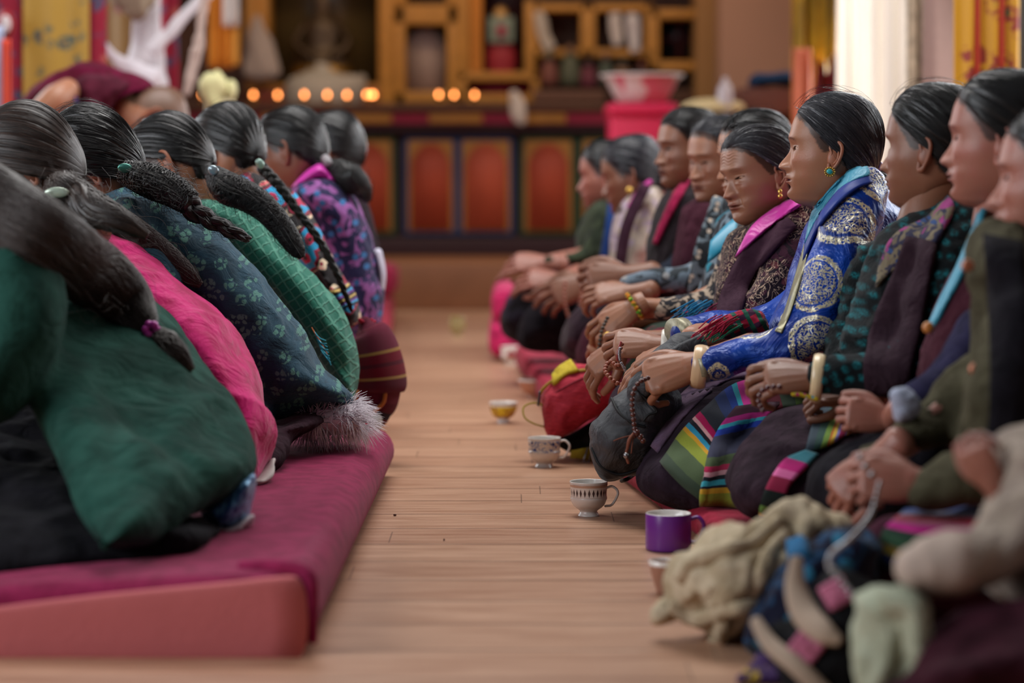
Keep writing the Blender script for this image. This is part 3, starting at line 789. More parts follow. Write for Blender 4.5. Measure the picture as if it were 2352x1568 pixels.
# column wall right of the shrine
solo('wall_pillar',pbox(1655,-260,1835,560,14.6,2.4,.02),plain('plaster_brown','96705c',.9,var=.06,vs=3),kind='structure')
solo('wall_panel',pbox(1600,-260,1662,420,14.9,.5,.02),plain('ochre_wood','8a6238',.7,var=.1,vs=3),kind='structure')
# ================= things at the back right =================
bx=empty('storage_box',at(1478,420,11.6)*[1,1,0],'bright pink lidded box standing behind the far seated women','box')
Mpk=plain('hot_pink','d81f50',.5,.4,var=.06); 
part('body',pbox(1402,255,1548,748,11.6,.42,.02),Mpk,bx); part('lid',pbox(1396,236,1556,262,11.56,.5,.015),Mpk,bx)
c=at(1474,236,11.8)
def bp(r,z): return (r*11.8/FPX,z*11.8/FPX)
bs=empty('basin',c,'wide white and pink plastic basin on top of the pink box','basin')
part('bowl',lathe(c,[bp(1,0),bp(50,0),bp(58,4),bp(72,30),bp(84,54),bp(94,60),bp(93,63),bp(82,59),bp(68,32),bp(54,7),bp(1,5)],56),(lambda t:t.base(t.mix(t.step(t.noise(t.coord(),7,1),.52,.58),'d9cfc8','cf6a78'),.35,.5))(NT('basin_plastic')),bs)
part('rim',lathe(c,[bp(90,58),bp(96,60),bp(96,64),bp(90,64)],56),plain('basin_rim','e4dad6',.4),bs)
solo('cushion',lathe(at(1638,262,11.35),[(.001,0),(.12,0),(.145,.012),(.15,.03),(.135,.05),(.09,.066),(.04,.072),(.001,.073)],40,3),plain('cream_straw','d6be8e',.8,vs=60),'round cream seat cushion propped behind the black haired women','cushion')
solo('stool',join(pbox(1560,262,1720,300,11.1,.5,.02),pbox(1575,300,1600,763,11.2,.06),pbox(1690,300,1712,763,11.2,.06)),Mbrown,'brown wooden stool under the round cream cushion','stool')
solo('bench',join(pbox(1700,200,1840,262,11.4,.6,.02),pbox(1710,262,1735,751,11.5,.06),pbox(1800,262,1830,751,11.5,.06)),plain('bench_brown','5a3024',.6),'dark brown bench against the plaster pillar','bench')
solo('folded_blanket',folds(join(tube([at(1735,186,11.6),at(1800,182,11.6),at(1835,188,11.6)],[.03,.032,.03],[.2,.24,.2],seg=24)),.006,14),cloth('navy_blanket','1f3450'),'folded navy blanket lying on the brown bench','blanket')
solo('water_bottle',lathe(at(1665,262,11.25),[(.001,0),(.035,0),(.038,.01),(.038,.10),(.03,.13),(.012,.15),(.012,.17),(.001,.17)],24),plain('bottle_plastic','b9aeb2',.3,.5),'pale plastic bottle beside the navy blanket','bottle')
# hangings at the right windows
def hang(name,x0,x1,y0,y1,Y,mat,label,cat,amp=.03,n=9,depx=0.,thick=.004,bottom=None,ph=0.,dY=0.,group=None,root=None):
    cols=max(60,n*12); rows=14; A=np.zeros((rows,cols,3))
    for i in range(rows):
        for j in range(cols):
            u=j/(cols-1); v=i/(rows-1)
            yb=y1 if bottom is None else np.interp(u,[b[0] for b in bottom],[b[1] for b in bottom])
            p=at(x0+(x1-x0)*u+depx*v*v*(u-.5),y0+(yb-y0)*v,Y+dY*u)
            p[1]+=amp*math.sin(u*n*2*math.pi+ph+.6*math.sin(v*3+u*5))+amp*.4*math.sin(u*n*4.3+v*2)
            A[i,j]=p
    g=sheet_raw(A,thick)
    if root is not None: return part(name,g,mat,root)
    return solo(name,g,mat,label,cat,group)
def gold_brocade(name,c='c08c1e',f='8c2a20',f2='2f5a3c',sc=5.):
    t=NT(name); v=t.coord(); d=t.vor(v,sc,out=0); n=t.noise(v,sc*4,2)
    m=t.math('MULTIPLY',t.step(d,.46,.30),t.step(n,.44,.52)); m2=t.math('MULTIPLY',t.step(d,.16,.1),1.)
    t.base(t.mix(m2,t.mix(m,c,f),f2),.5,.4,0,.2); return t.m
Mcur=NT('white_curtain'); Mcur.base('f0ece6',.9,.1); Mcur.b.inputs['Subsurface Weight'].default_value=0.
trn=Mcur.n('ShaderNodeBsdfTranslucent'); trn.inputs[0].default_value=srgb('efe8de'); mx=Mcur.n('ShaderNodeMixShader'); mx.inputs[0].default_value=.5
Mcur.l(Mcur.b.outputs[0],mx.inputs[1]); Mcur.l(trn.outputs[0],mx.inputs[2]); Mcur.l(mx.outputs[0],Mcur.t.nodes['Material Output'].inputs[0]); Mcur=Mcur.m
hang('curtain',1925,2110,-220,700,10.4,Mcur,'long white window curtain hanging behind the woman in blue','curtain',.05,6,dY=-.6)
hang('curtain',2085,2166,-220,420,9.6,cloth('beige_curtain','b8a890',crease=.2),'beige patterned curtain strip right of the white curtain','curtain',.02,4)
hang('banner',1822,1925,-220,240,10.8,(lambda t:t.base(t.mix(t.step(t.noise(t.coord('Object',(3,3,1.2)),3,2),.4,.6),'c79a1c','8a6a16'),.6,.3,0,.3))(NT('yellow_silk')),'yellow silk banner hanging beside the white curtain','banner',.04,4,bottom=[(0,330),(.35,300),(.5,110),(.75,170),(1,90)])
hang('banner',1858,1925,60,330,11.0,cloth('dark_red_drape','6a1226'),'dark crimson drape hanging behind the yellow silk banner','banner',.03,3)
hang('banner',1822,1862,110,300,10.7,plain('salmon_silk','d0785a',.7),'salmon streamer hanging at the left edge of the yellow banner','banner',.02,2)
yb=empty('banner',at(2260,100,7.6),'yellow brocade banner with red stripes above the dark haired women','banner')
hang('panel',2192,2240,-220,300,7.6,gold_brocade('yellow_brocade','c8921c','8a2c20','3c5a34',9.),None,None,.006,1,root=yb)
hang('panel',2248,2296,-220,300,7.6,bpy.data.materials['yellow_brocade'],None,None,.006,1,root=yb)
hang('panel',2304,2340,-220,300,7.6,bpy.data.materials['yellow_brocade'],None,None,.006,1,root=yb)
hang('red_stripe',2238,2250,-220,300,7.59,plain('stripe_red','a0301c',.7),None,None,.003,1,root=yb); hang('red_stripe',2294,2306,-220,300,7.59,bpy.data.materials['stripe_red'],None,None,.003,1,root=yb)
solo('pillar',pbox(2325,-220,2440,900,7.9,.3,.02),plain('dark_pillar','3b3834',.8),kind='structure')
solo('wall_segment',pbox(2150,-220,2235,835,9.2,.3,.02),plain('mauve_wall','9a7f76',.9),kind='structure')
# ================= hangings and items at the back left =================
def red_brocade(name,c='8c2034',c2='a85a50',c3='4c4a62',sc=8.):
    t=NT(name); v=t.coord(); n=t.noise(v,sc,2,.5,1.); d=t.vor(v,sc*.8)
    t.base(t.mix(t.step(d,.22,.14),t.mix(t.step(n,.52,.6),c,c3),c2),.75,.2,0,.2); return t.m
pc=empty('pillar_cloth',at(120,300,9.4)*[1,1,0],'hanging red brocade panel with a yellow brocade centre at the far left','hanging')
hang('red_border',-60,245,-260,820,9.45,red_brocade('red_brocade',sc=13.),None,None,.012,3,root=pc)
hang('yellow_centre',52,205,-260,560,9.41,gold_brocade('mustard_brocade','a88434','44544c','7a4a34',13.),None,None,.006,2,root=pc)
tb=empty('tassel_ornament',at(15,60,9.2),'round red ornament with a white centre at the left frame edge','ornament')
part('disc',tube([at(13,55,9.25),at(13,55,9.2)],[.035,.033],[.055,.05],seg=28,ref=(0,0,1)),plain('ornament_red','8a1820',.6),tb)
part('disc_centre',sph(at(13,55,9.16),(.020,.012,.034)),plain('ornament_white','c9bcbc',.6),tb)
hang('streamer',-15,8,60,300,9.1,plain('pale_blue_silk','b9c4de',.7),'pale blue silk streamer hanging at the left frame edge','streamer',.01,2)
hang('streamer',4,24,90,280,9.05,plain('orange_silk','d8523a',.7),'orange red silk streamer beside the round red ornament','streamer',.01,2)
pc2=empty('pillar_cloth',at(400,300,10.6)*[1,1,0],'second red brocade panel hanging behind the white scarves','hanging')
hang('red_border',360,410,-260,560,10.6,red_brocade('red_brocade_b',sc=7),None,None,.01,2,root=pc2)
hang('brown_centre',238,366,-260,560,10.7,gold_brocade('brown_brocade','7a5a2c','6a2a22','4c4a3a',6.),None,None,.01,2,root=pc2)
khata([(340,-60,34),(340,20,30),(336,90,34),(334,150,42),(345,200,46)],9.9,'d6d2d6','broad white scarf hanging straight down behind the bowing monk',amp=.016,sc=12,st=(1.5,1,.08))
khata([(480,-20,13),(430,30,13),(385,80,13),(350,115,15)],9.8,'d2ccd0','white scarf stretched diagonally up from the knotted scarf',amp=.004)
khata([(228,92,8),(262,130,12),(300,160,22),(350,185,30)],9.7,'dad4da','white scarf end slanting down toward the monk',amp=.004)
khata([(300,-30,50),(310,0,44),(312,25,30)],9.8,'8f7e6a','brown cloth bundle hanging above the white scarf',amp=.012)
khata([(472,-20,10),(462,60,10),(455,110,13),(440,165,13),(428,215,9)],9.6,'b6a096','twisted pinkish scarf rope hanging left of the orange banner',amp=.006,sc=24,st=(1,1,1))
ob=empty('banner',at(515,70,12.6),'orange silk banner with a white strip hanging beside the shrine','banner')
hang('orange_cloth',480,534,-220,156,12.6,(lambda t:t.base(t.mix(t.noise(t.coord(),5,3),'c87418','e0922c'),.6,.3,0,.3))(NT('orange_silk_banner')),None,None,.015,3,root=ob)
hang('white_strip',512,548,-220,60,12.55,plain('white_silk','d8cfc8',.8),None,None,.01,2,root=ob); hang('yellow_edge',532,550,20,150,12.58,plain('amber_silk','c98a34',.6),None,None,.01,1,root=ob)
cc=empty('draped_vase',at(505,300,9.3),'pale cream cloth wrapped vase with a knotted top','vase')
part('body',folds(rotbody([(508,310,44),(508,265,38),(505,235,34),(503,222,26)],9.3,seg=36,sub=5),.006,14,(1,1,.2)),plain('cream_silk','cfc4a0',.6,sheen=.3),cc)
part('knot',folds(join(rotbody([(492,232,20),(488,205,30),(495,182,26),(500,170,10)],9.25),sph(at(528,205,9.28),(.030,.03,.042))),.006,22),plain('cream_green_silk','d2cc96',.6,sheen=.3),cc)
solo('side_table',join(pbox(455,310,560,330,9.0,.6),pbox(462,330,480,842,9.05,.06),pbox(535,330,552,842,9.05,.06)),Mbrown,'small brown table under the cream cloth wrapped vase','table')
# ================= people: helpers =================
def garment(name,gs,mat,root,vs=.009,it=4,amp=.006,sc=9,st=(1,1,1),label=None,seed=0,o=3,amp2=0,sc2=30):
    g=vox(join(*gs),vs,it); g=folds(g,amp,sc,st,o,True,seed)
    if amp2: g.N=vnormals(g); g=folds(g,amp2,sc2,(1,1,1),2,False,seed+3)
    part(name,g,mat,root,label); g2=G(g.V,g.F); return g2
def person(px,Y,z,label,group=None):
    p=at(px,800,Y); p[2]=z; return empty('person',p,label,'person',group)
def head_on(px,py,Y,yaw,pitch,roll,s,kw={},hk={},neck=None,hair=True,nr=.052):
    Rm=rotm(math.radians(yaw),math.radians(pitch),math.radians(roll))*s; c=at(px,py,Y)
    h=make_head(**kw).T(Rm,c)
    hr=make_hair(w=kw.get('w',1.),**hk).T(Rm,c) if hair else None
    f=lambda x,y,z:(np.array([x,y,z])@Rm.T+c)
    if neck is not None:
        nb=at(*neck); m=f(-.012,0,-.055); t0=f(-.012,0,-.01)
        nk=tube([nb,(nb+m)/2+np.array([0,0,0]),m,t0],[nr*1.02*s,nr*.98*s,nr*.98*s,nr*.9*s],[nr*1.02*s,nr*.96*s,nr*.96*s,nr*.9*s],seg=40,sub=8,ref=(0,1,0))
        h.add(nk)
    return h,hr,f
def tail(pts,rad,kind='wavy',n=70,seed=0,flat=.8,amp=.35,waves=5,loose=.0,sr=.0007):
    """a hank of hair through world points"""
    r=np.random.RandomState(seed); D=cr(np.column_stack([np.array(pts),rad]),10); P=D[:,:3];R_=D[:,3]
    if kind=='braid':
        L=np.r_[0,np.cumsum(np.linalg.norm(np.diff(P,axis=0),axis=1))]; m=np.mean(R_); turns=L[-1]/(m*7.5)
        m_=int(max(60,turns*14)); u=np.linspace(0,1,m_); s_=np.interp(u,L/L[-1],np.arange(len(L)))
        i=np.clip(s_.astype(int),0,len(P)-2); f=(s_-i)[:,None]; Q=P[i]*(1-f)+P[i+1]*f; RR=R_[i]*(1-f[:,0])+R_[i+1]*f[:,0]
        T=nrm(np.gradient(Q,axis=0)); N=nrm(np.array([0,-1,0])-T*(T@np.array([0,-1,0]))[:,None]); B=np.cross(T,N); g=G()
        for k in range(3):
            a=u*turns*2*math.pi+k*2*math.pi/3
            C=Q+B*(RR*.55*np.sin(a))[:,None]+N*(RR*.32*np.sin(2*a))[:,None]
            g.add(tube(C,RR*.52,RR*.48,seg=10,sub=1,raw=True))
            for j in range(n//3):
                ph=r.rand()*6.28; o=.50+.05*r.rand()
                C2=C+B*(RR*o*np.cos(ph))[:,None]+N*(RR*o*np.sin(ph))[:,None]+r.randn(m_,3)*.0004
                g.add(tube(C2[::2],sr,seg=3,raw=True,cap=0))
        Pb=Q;Rb=RR;Tb=T;Nb=N;Bb=B
    else:
        T=nrm(np.gradient(P,axis=0)); N=nrm(np.array([0,-1,0])-T*(T@np.array([0,-1,0]))[:,None]); B=np.cross(T,N)
        D2=cr(np.column_stack([P,R_]),3); P2=D2[:,:3];R2=np.maximum(D2[:,3],1e-4); T2=nrm(np.gradient(P2,axis=0)); N2=nrm(np.array([0,-1,0])-T2*(T2@np.array([0,-1,0]))[:,None]); B2=np.cross(T2,N2)
        L2=np.r_[0,np.cumsum(np.linalg.norm(np.diff(P2,axis=0),axis=1))]; sg=110
        PH=np.linspace(0,2*math.pi,sg,endpoint=False)[None]+np.zeros((len(P2),1)); U=L2[:,None]/max(L2[-1],1e-6)+0*PH
        w=PH+amp*.55*np.sin(U*waves*2*math.pi)+.8*U; q=lambda f,k,o:fbm(np.stack([np.cos(w)*f+seed,np.sin(w)*f,U*k+0*w],-1).reshape(-1,3),o).reshape(w.shape)
        big=min(.15,.006/R2.mean()); rr=.88+big*q(1.6,waves*.9+1,2)+.06*q(6,waves*.6+1,2)+.05*q(20,2,1)
        g=grid(P2[:,None]+(B2[:,None]*np.cos(PH)[...,None]+N2[:,None]*(np.sin(PH)*flat)[...,None])*(R2[:,None]*rr)[...,None],closeu=True,UV=np.stack([w/2/math.pi*.22,U*.6],-1))
        g.F.append(tuple(range(sg))[::-1]); k_=(len(P2)-1)*sg; g.F.append(tuple(range(k_,k_+sg)))
        Pb,Rb,Tb,Nb,Bb=P,R_,T,N,B
        for j in range(n):
            ph=r.rand()*2*math.pi; dr=r.uniform(-.3,.3); u=np.linspace(0,1,len(P)); w=amp*np.sin(u*waves*2*math.pi*r.uniform(.7,1.3)+r.rand()*6)
            w2=amp*.4*np.sin(u*waves*2*math.pi*r.uniform(.8,1.5)+r.rand()*6)
            ra=.90+(.30 if waves>=4 else .12)*w2; C2=P+B*(R_*ra*np.cos(ph+dr*u+w))[:,None]+N*(R_*flat*ra*np.sin(ph+dr*u+w))[:,None]
            a=int(r.uniform(0,.2)*len(P)); b=int(r.uniform(.75,1.)*len(P))
            if b-a>4: g.add(tube(C2[a:b],np.minimum(R_[a:b]*.05+sr*.4,.0016),seg=4,raw=True,cap=0))
    for j in range(int(loose)):
        a=r.randint(0,max(1,len(Pb)-12)); b=min(len(Pb),a+r.randint(8,22)); ph=r.rand()*6.28; u=np.linspace(0,1,b-a)
        o=Rb[a:b]*(1+.9*r.rand()*u**1.5+.25*np.sin(u*9+ph))
        g.add(tube(Pb[a:b]+Bb[a:b]*(o*math.cos(ph))[:,None]+Nb[a:b]*(o*math.sin(ph))[:,None],.00035,seg=3,raw=True,cap=0))
    return g
def body(head,extra,root,mat,core=None):
    g=head if head is not None else G()
    for e in extra: g.add(e)
    if core is not None: g.add(core)
    return part('body',g,mat,root,col=True)
def limb(pts,neck,r=.026):
    P=[at(*neck)]+[at(*q) for q in pts]
    return tube(P,[r*1.2]+[r]*(len(P)-1),seg=12,sub=4)
def bangle(c,axis,r,w,t,mat,root,label,name='bangle',ry=1.):
    axis=nrm(axis); a=nrm(np.cross(axis,[0,0,1.])); b=np.cross(axis,a)
    g=np.array([[np.asarray(c)+(a*math.cos(p)*ry+b*math.sin(p))*(r+t*math.cos(q))+axis*w*math.sin(q) for p in np.linspace(0,2*math.pi,48,endpoint=False)] for q in np.linspace(0,2*math.pi,14)])
    return part(name,grid(g,closeu=True),mat,root,label)
def rosary(path,r,mat,label,n=None,cord=None,step=2.05,closed=False,tassel=None,accents=None,name='rosary'):
    P=cr(np.array(path,float),12); L=np.r_[0,np.cumsum(np.linalg.norm(np.diff(P,axis=0),axis=1))]
    k=int(L[-1]/(r*step)); k=min(k,n or 100); u=np.linspace(0,L[-1],k)
    Q=np.column_stack([np.interp(u,L,P[:,i]) for i in range(3)])
    e=empty(name,P[0],label,'rosary')
    part('cord',tube(P[::3],r*.16,seg=6,raw=True),cord or Mcord,e)
    b0=part('bead',sph(P[0],(r,r,r*.93),10,14),mat,e)
    for i,q in enumerate(Q):
        if i==0: continue
        b=b0.copy(); COL.objects.link(b); b.parent=e; b.location=Vector(q-P[0])
        if accents and i in accents: b.scale=(accents[i],)*3
    return e
Mcord=plain('rosary_cord','6a3a26',.8)
Mskin=skin_mat('skin_tan','9e6c50',red='a85f48'); Mskin2=skin_mat('skin_old','98684f',red='9e5644'); Mskin3=skin_mat('skin_brown','845842',red='7e4434'); Mskin4=skin_mat('skin_rosy','9c6656',red='a85650')
Mhair=hair_mat('black_hair',vs=(420,5)); Mhair_g=hair_mat('greying_hair','0e0e12','3c3c46',grey=.6); Mhair_gg=hair_mat('grey_hair','1c1c20','55545a',grey=.8)
Mhair_b=hair_mat('brown_hair','0e0a09','4a3830',rough=.42)
Mclip=plain('clip_green','a9c9bd',.25,.7,.3,var=.3,vs=200)
def clip(c,root,rx=.017,rz=.011,yaw=0,mat=None,label='pale green glittering hair clip'):
    g=sph((0,0,0),(rx,.005,rz),12,20); a=math.radians(yaw); M=np.array([[math.cos(a),0,-math.sin(a)],[0,1,0],[math.sin(a),0,math.cos(a)]])
    part('hair_clip',g.T(M,c),mat or Mclip,root,label)
CT=.105  # cushion top
# ---- cloth materials
def m_flowers(name,base,fl,sc=26.,crk=True):
    t=NT(name); v=t.coord('Object'); 
    n=t.noise(v,9,4); b=t.mix(t.step(n,.35,.65),base[0],base[1])
    nz=t.n('ShaderNodeTexNoise',Scale=70,Detail=1.); t.l(v,nz.inputs['Vector'])
    vm=t.n('ShaderNodeVectorMath',_operation='MULTIPLY_ADD'); t.l(nz.outputs[1],vm.inputs[0]); vm.inputs[1].default_value=(.010,.010,.010); t.l(v,vm.inputs[2])
    fv=t.flat(vm.outputs[0]); d=t.vor2(fv,sc,rnd=.75); pet=t.vor2(fv,sc*3.3,rnd=.6)
    m=t.math('MULTIPLY',t.step(d,.36,.28),t.step(pet,.50,.38))
    if crk:
        w=t.n('ShaderNodeMapping'); w.inputs['Scale'].default_value=(1,1,7); t.l(v,w.inputs[0]); c=t.noise(w.outputs[0],34,4,.7)
        b=t.mix(t.math('MULTIPLY',t.step(c,.55,.64),.45),b,'16222e')
    t.base(t.mix(t.math('MULTIPLY',m,.55),b,fl),.85,.15,0,.25)
    t.bump(t.noise(v,14,5,.6,1.),.6,.02); t.bump(t.noise(v,800,2),.15,.001); return t.m
def m_knit(name,c,c2,sc=105.,rot=0.6):
    t=NT(name); v=t.coord('Object',rot=(0,rot,0)); w=t.wave(v,sc/6.3,1.2,2,3,'X'); w2=t.wave(v,sc/6.3*.8,1.5,2,3,'Z')
    h=t.math('MAXIMUM',t.step(w,.80,.98),t.step(w2,.80,.98)); n=t.noise(v,300,3)
    t.base(t.mix(t.math('MULTIPLY',h,.4),t.mix(n,c,c2),'6fae98'),.95,.1,0,.4)
    t.bump(h,.9,.004); t.bump(t.noise(v,350,2),.5,.002); return t.m
def m_bold_flowers(name):
    t=NT(name); v=t.coord('Object')
    nz=t.n('ShaderNodeTexNoise',Scale=30,Detail=2.); t.l(v,nz.inputs['Vector'])
    vm=t.n('ShaderNodeVectorMath',_operation='MULTIPLY_ADD'); t.l(nz.outputs[1],vm.inputs[0]); vm.inputs[1].default_value=(.022,.022,.022); t.l(v,vm.inputs[2]); q=t.flat(vm.outputs[0])
    d=t.vor2(q,11.,rnd=.55); c=t.mix(t.step(d,.40,.385),'221e20','8c2038')
    c=t.mix(t.step(d,.33,.315),c,'2a95c4'); c=t.mix(t.step(d,.17,.155),c,'b0284c'); c=t.mix(t.step(d,.065,.05),c,'2b2628')
    d2=t.vor2(q,24.,rnd=.8); r=t.step(d,.42,.46)
    ring=t.math('MULTIPLY',t.step(d2,.30,.27),r); c=t.mix(ring,c,'e2cdb0')
    c=t.mix(t.math('MULTIPLY',t.step(d2,.13,.10),r),c,'a03048')
    sel=t.step(t.noise(v,6,1),.52,.56); c3=t.mix(t.math('MULTIPLY',t.math('MULTIPLY',t.step(d2,.28,.24),r),sel),c,'c23a52')
    t.base(c3,.9,.15,0,.3); t.bump(t.noise(v,500,2),.3,.002); return t.m
def m_blobs(name,base,a,b,c=None,sc=20.,dist=1.2,thr=(.5,.55),line=None):
    t=NT(name); v=t.coord('Object'); n=t.noise(v,sc,3,.5,dist); d=t.vor2(t.flat(v),sc*1.1)
    k=t.mix(t.step(n,*thr),base,a); k=t.mix(t.step(d,.20,.15),k,b)
    if c: k=t.mix(t.step(t.noise(v,sc*.7,2,.5,.4),.6,.63),k,c)
    if line:
        q=t.math('ABSOLUTE',t.math('SUBTRACT',t.noise(v,sc*1.5,1,.5,3.5),.5)); k=t.mix(t.math('MULTIPLY',t.step(q,.035,.02),t.step(t.noise(v,sc*.5,1),.42,.5)),k,line)
    t.base(k,.9,.12,0,.25); t.bump(t.noise(v,16,4,.6,1.),.5,.02); t.bump(t.noise(v,600,2),.2,.001); return t.m
def stripes(name,L,axis='x',rough=.9,wob=.01):
    """L: (width,colour)"""
    t=NT(name); uv=t.coord('UV'); s=t.n('ShaderNodeSeparateXYZ'); t.l(uv,s.inputs[0]); f=s.outputs[0 if axis=='x' else 1]
    f=t.math('ADD',f,t.math('MULTIPLY',t.math('SUBTRACT',t.noise(uv,5,1),.5),wob))
    tot=sum(l[0] for l in L); st=[];a=0
    for w,c in L: st.append((a/tot,c)); a+=w
    if len(st)<=32: col=t.ramp(f,st,True)
    n=t.noise(t.coord(),300,3); col=t.mix(t.math('MULTIPLY',n,.22),col,'3a3238')
    t.base(col,rough,.12,0,.3); t.bump(t.noise(t.coord(),500,2),.35,.002); return t.m
AP=[(2,'3c4a3a'),(3,'4e5e40'),(2,'8a9434'),(.8,'d09a2c'),(.8,'2c8fae'),(.7,'1c1c24'),(.6,'e0a8a8'),(1,'c01c5c'),(3,'32363e'),(2,'2a3a68'),(1.4,'1e3c8c'),(1,'3aa6b8'),(1.6,'d83c9c'),(1.4,'b02c8c'),(2,'b03040'),(2.5,'7a3440'),(2.5,'4a5a48'),(2,'5e7a3c')]
Mapron=stripes('apron_stripes',AP,'x')
AP2=[(3,'33424c'),(2.5,'2e4c44'),(1.8,'6f8f3c'),(.6,'c86a2a'),(1,'e8c04a'),(.8,'8a84d0'),(1.6,'9a1850'),(.7,'8a84d0'),(1,'e8c04a'),(.6,'c8702a'),(2,'6f8f3c'),(1.5,'24484c')]
Mapron2=stripes('apron_stripes_fine',AP2,'x')
AP3=[(3,'4a8f9c'),(2,'c02878'),(1.2,'d86aa0'),(2,'8a2040'),(2,'14201c'),(1.5,'5e8a3c'),(.8,'e0b040'),(.7,'7a3a8a'),(.8,'9a1850'),(.6,'8a84d0')]
Mapron3=stripes('apron_fold_stripes',AP3,'y')
Mplum=cloth('plum_wool','2c2028',var=.3,sheen=.25); Mblackw=cloth('black_wool','17151a',sheen=.2); Mmaroon=cloth('maroon_wool','46202c',sheen=.2)
def chest(px,py,Y,r=.12):
    """hidden core of the body"""
    return sph(at(px,py+60,Y),(r*.4,r*.5,r*.5),10,12).col((1,1,1))
# ================= left row (backs to the aisle, bowing) =================
# -- W1 green cardigan, nearest
Y=4.35; p=person(150,Y,CT,'person in green cardigan bowing, nearest on the left, long brown hair with pink tie')
h,hr,f=head_on(-120,500,4.4,180,-45,0,.98,dict(hi=False),dict(na=120,nt=24,strands=40,fly=0),neck=(40,620,4.4))
gcar=garment('cardigan',[puff([(-160,520),(0,470),(120,520),(250,610),(360,700),(440,780),(520,880),(575,990),(588,1070),(555,1112),(430,1182),(330,1245),(215,1285),(180,1215),(120,1040),(60,900),(-20,820),(-160,800)],[(-60,650),(180,780),(330,950),(420,1060)],Y,.24,Bb=.24,ky=-.0017,kx=.0006),
   ptube([(40,600,4.25,110,.11),(60,720,4.12,100,.10),(20,840,4.06,86,.09),(-80,930,4.06,70,.08)],sub=6)],cloth('green_wool','16332c','254a41',sheen=.5,crease=.7,cs=12,vs=10),p,vs=.010,amp=.020,sc=4.5,st=(1.3,.5,.6),seed=3,amp2=.003,sc2=14)
garment('skirt',[puff([(-200,830),(60,860),(160,980),(260,1100),(400,1160),(505,1195),(512,1225),(470,1262),(380,1298),(200,1318),(0,1345),(-200,1370)],[(-60,1100),(150,1180),(350,1230)],4.12,.25,ky=-.0022)],cloth('black_skirt','141317',sheen=.15),p,vs=.012,amp=.010,sc=6,seed=5)
body(h,[],p,Mskin3,chest(30,640,4.4,.10))
hw=part('hair',join(hr,tail(lay_path(bvh(gcar),[(-120,420),(0,500),(100,560),(200,620),(290,690),(338,745),(350,757)],4.1,.035),[.085,.085,.080,.072,.055,.028,.008],n=420,seed=1,flat=.55,amp=.35,waves=1.5,loose=60),
   tail(lay_path(bvh(gcar),[(350,757),(375,790),(405,820),(440,852)],4.1,.012),[.010,.030,.028,.010],n=60,seed=2,flat=.6,amp=.6,waves=1.5,loose=20)),Mhair_b,p)
c=lay_path(bvh(gcar),[(348,757)],4.1,.030)[0]
part('hair_tie',join(*[sph(c+np.array([.010*math.cos(a),-.004*math.sin(a*2),.010*math.sin(a)]),.008,8,10) for a in np.linspace(0,6.28,7)[:-1]]),plain('magenta_tie','c030a8',.4,.6),hw,'magenta hair tie')
garment('hem',[puff([(462,1165),(520,1125),(583,1082),(584,1135),(565,1195),(520,1222),(475,1200)],[(500,1180),(555,1130)],4.10,.10)],(lambda t:t.base(t.mix(t.step(t.noise(t.coord('Object',(1,1,.4),(0,.5,0)),120,2),.45,.6),'2a5a8c','6aa8d0'),.35,.5,.2,.3))(NT('blue_brocade_hem')),p,vs=.006,amp=.003,sc=20,label='blue brocade hem showing under the cardigan')
def fur(gp,n,ln,mat,root,label,seed=0,dirv=(0,0,-1),wid=.0009):
    r=np.random.RandomState(seed); V=gp.V; N=vnormals(gp); g=G(gp.V,gp.F)
    for i in r.choice(len(V),n):
        d=nrm(N[i]+np.array(dirv)*.8+r.randn(3)*.35); l=ln*r.uniform(.4,1.2); q=V[i]
        g.add(tube([q,q+d*l*.5,q+d*l+np.array([0,0,-l*.25])],[wid,wid*.8,wid*.2],seg=3,raw=True,cap=0))
    return part('fur_trim',g,mat,root,label)
Mfur=plain('white_fur','d8cfd6',.8,.2,sheen=.4,var=.2,vs=60)
fur(ptube([(475,1200,4.08,14,.05),(520,1222,4.06,12,.05),(562,1195,4.08,8,.04)],seg=12,sub=3),500,.018,Mfur,p,'pale pink white fleece edge under the blue hem',1)
# -- W2 magenta velvet
Y=4.85; p=person(420,Y,CT,'person in magenta velvet bowing, second from the front in the left row')
h,hr,f=head_on(70,395,4.9,178,-48,0,.98,dict(hi=False,hl=-20),dict(tie=(-.07,0,-.085),na=220,strands=200,fly=10,groove=.001,hl=-20,thick=.018,bulge=.008),neck=(200,520,4.9))
gm=garment('jacket',[puff([(150,500),(260,530),(330,570),(420,655),(510,725),(565,800),(605,900),(634,970),(630,1015),(608,1070),(575,1112),(500,1105),(400,960),(300,820),(150,650)],[(230,600),(420,780),(550,960),(570,1040)],Y,.21,ky=-.0007)],cloth('magenta_velvet','a80a52','cf1f74',sheen=.9,crease=.7,cs=12,vs=14),p,vs=.009,amp=.009,sc=7,st=(1,.7,1),seed=8)
body(h,[],p,Mskin3,chest(250,610,4.9,.10))
hp=part('hair',join(hr,tail([at(120,425,4.78),at(150,450,4.70)]+list(lay_path(bvh(gm),[(210,490),(290,540),(360,585),(420,625),(462,655)],4.7,.020)),[.030,.045,.050,.048,.040,.026,.008],n=380,seed=4,flat=.6,amp=.6,waves=3,loose=80),
  tail([at(150,420,4.76),at(200,470,4.66),at(260,500,4.62),at(340,540,4.62)],[.03,.038,.03,.01],n=70,seed=5,amp=.5,waves=2,loose=30)),Mhair_b,p)
clip(at(131,442,4.66),hp,.024,.0105,0,plain('clip_pearl','b9c8b4',.2,.8,.2),'pale oval hair clip')
part('shoe_sole',garmsole:=folds(ptube([(560,1118,4.62,10,.05),(592,1102,4.66,14,.04),(612,1078,4.72,9,.03)],sub=5),.001,30),plain('pale_sole','b8aca8',.6),p,'pale shoe edge under the jacket')
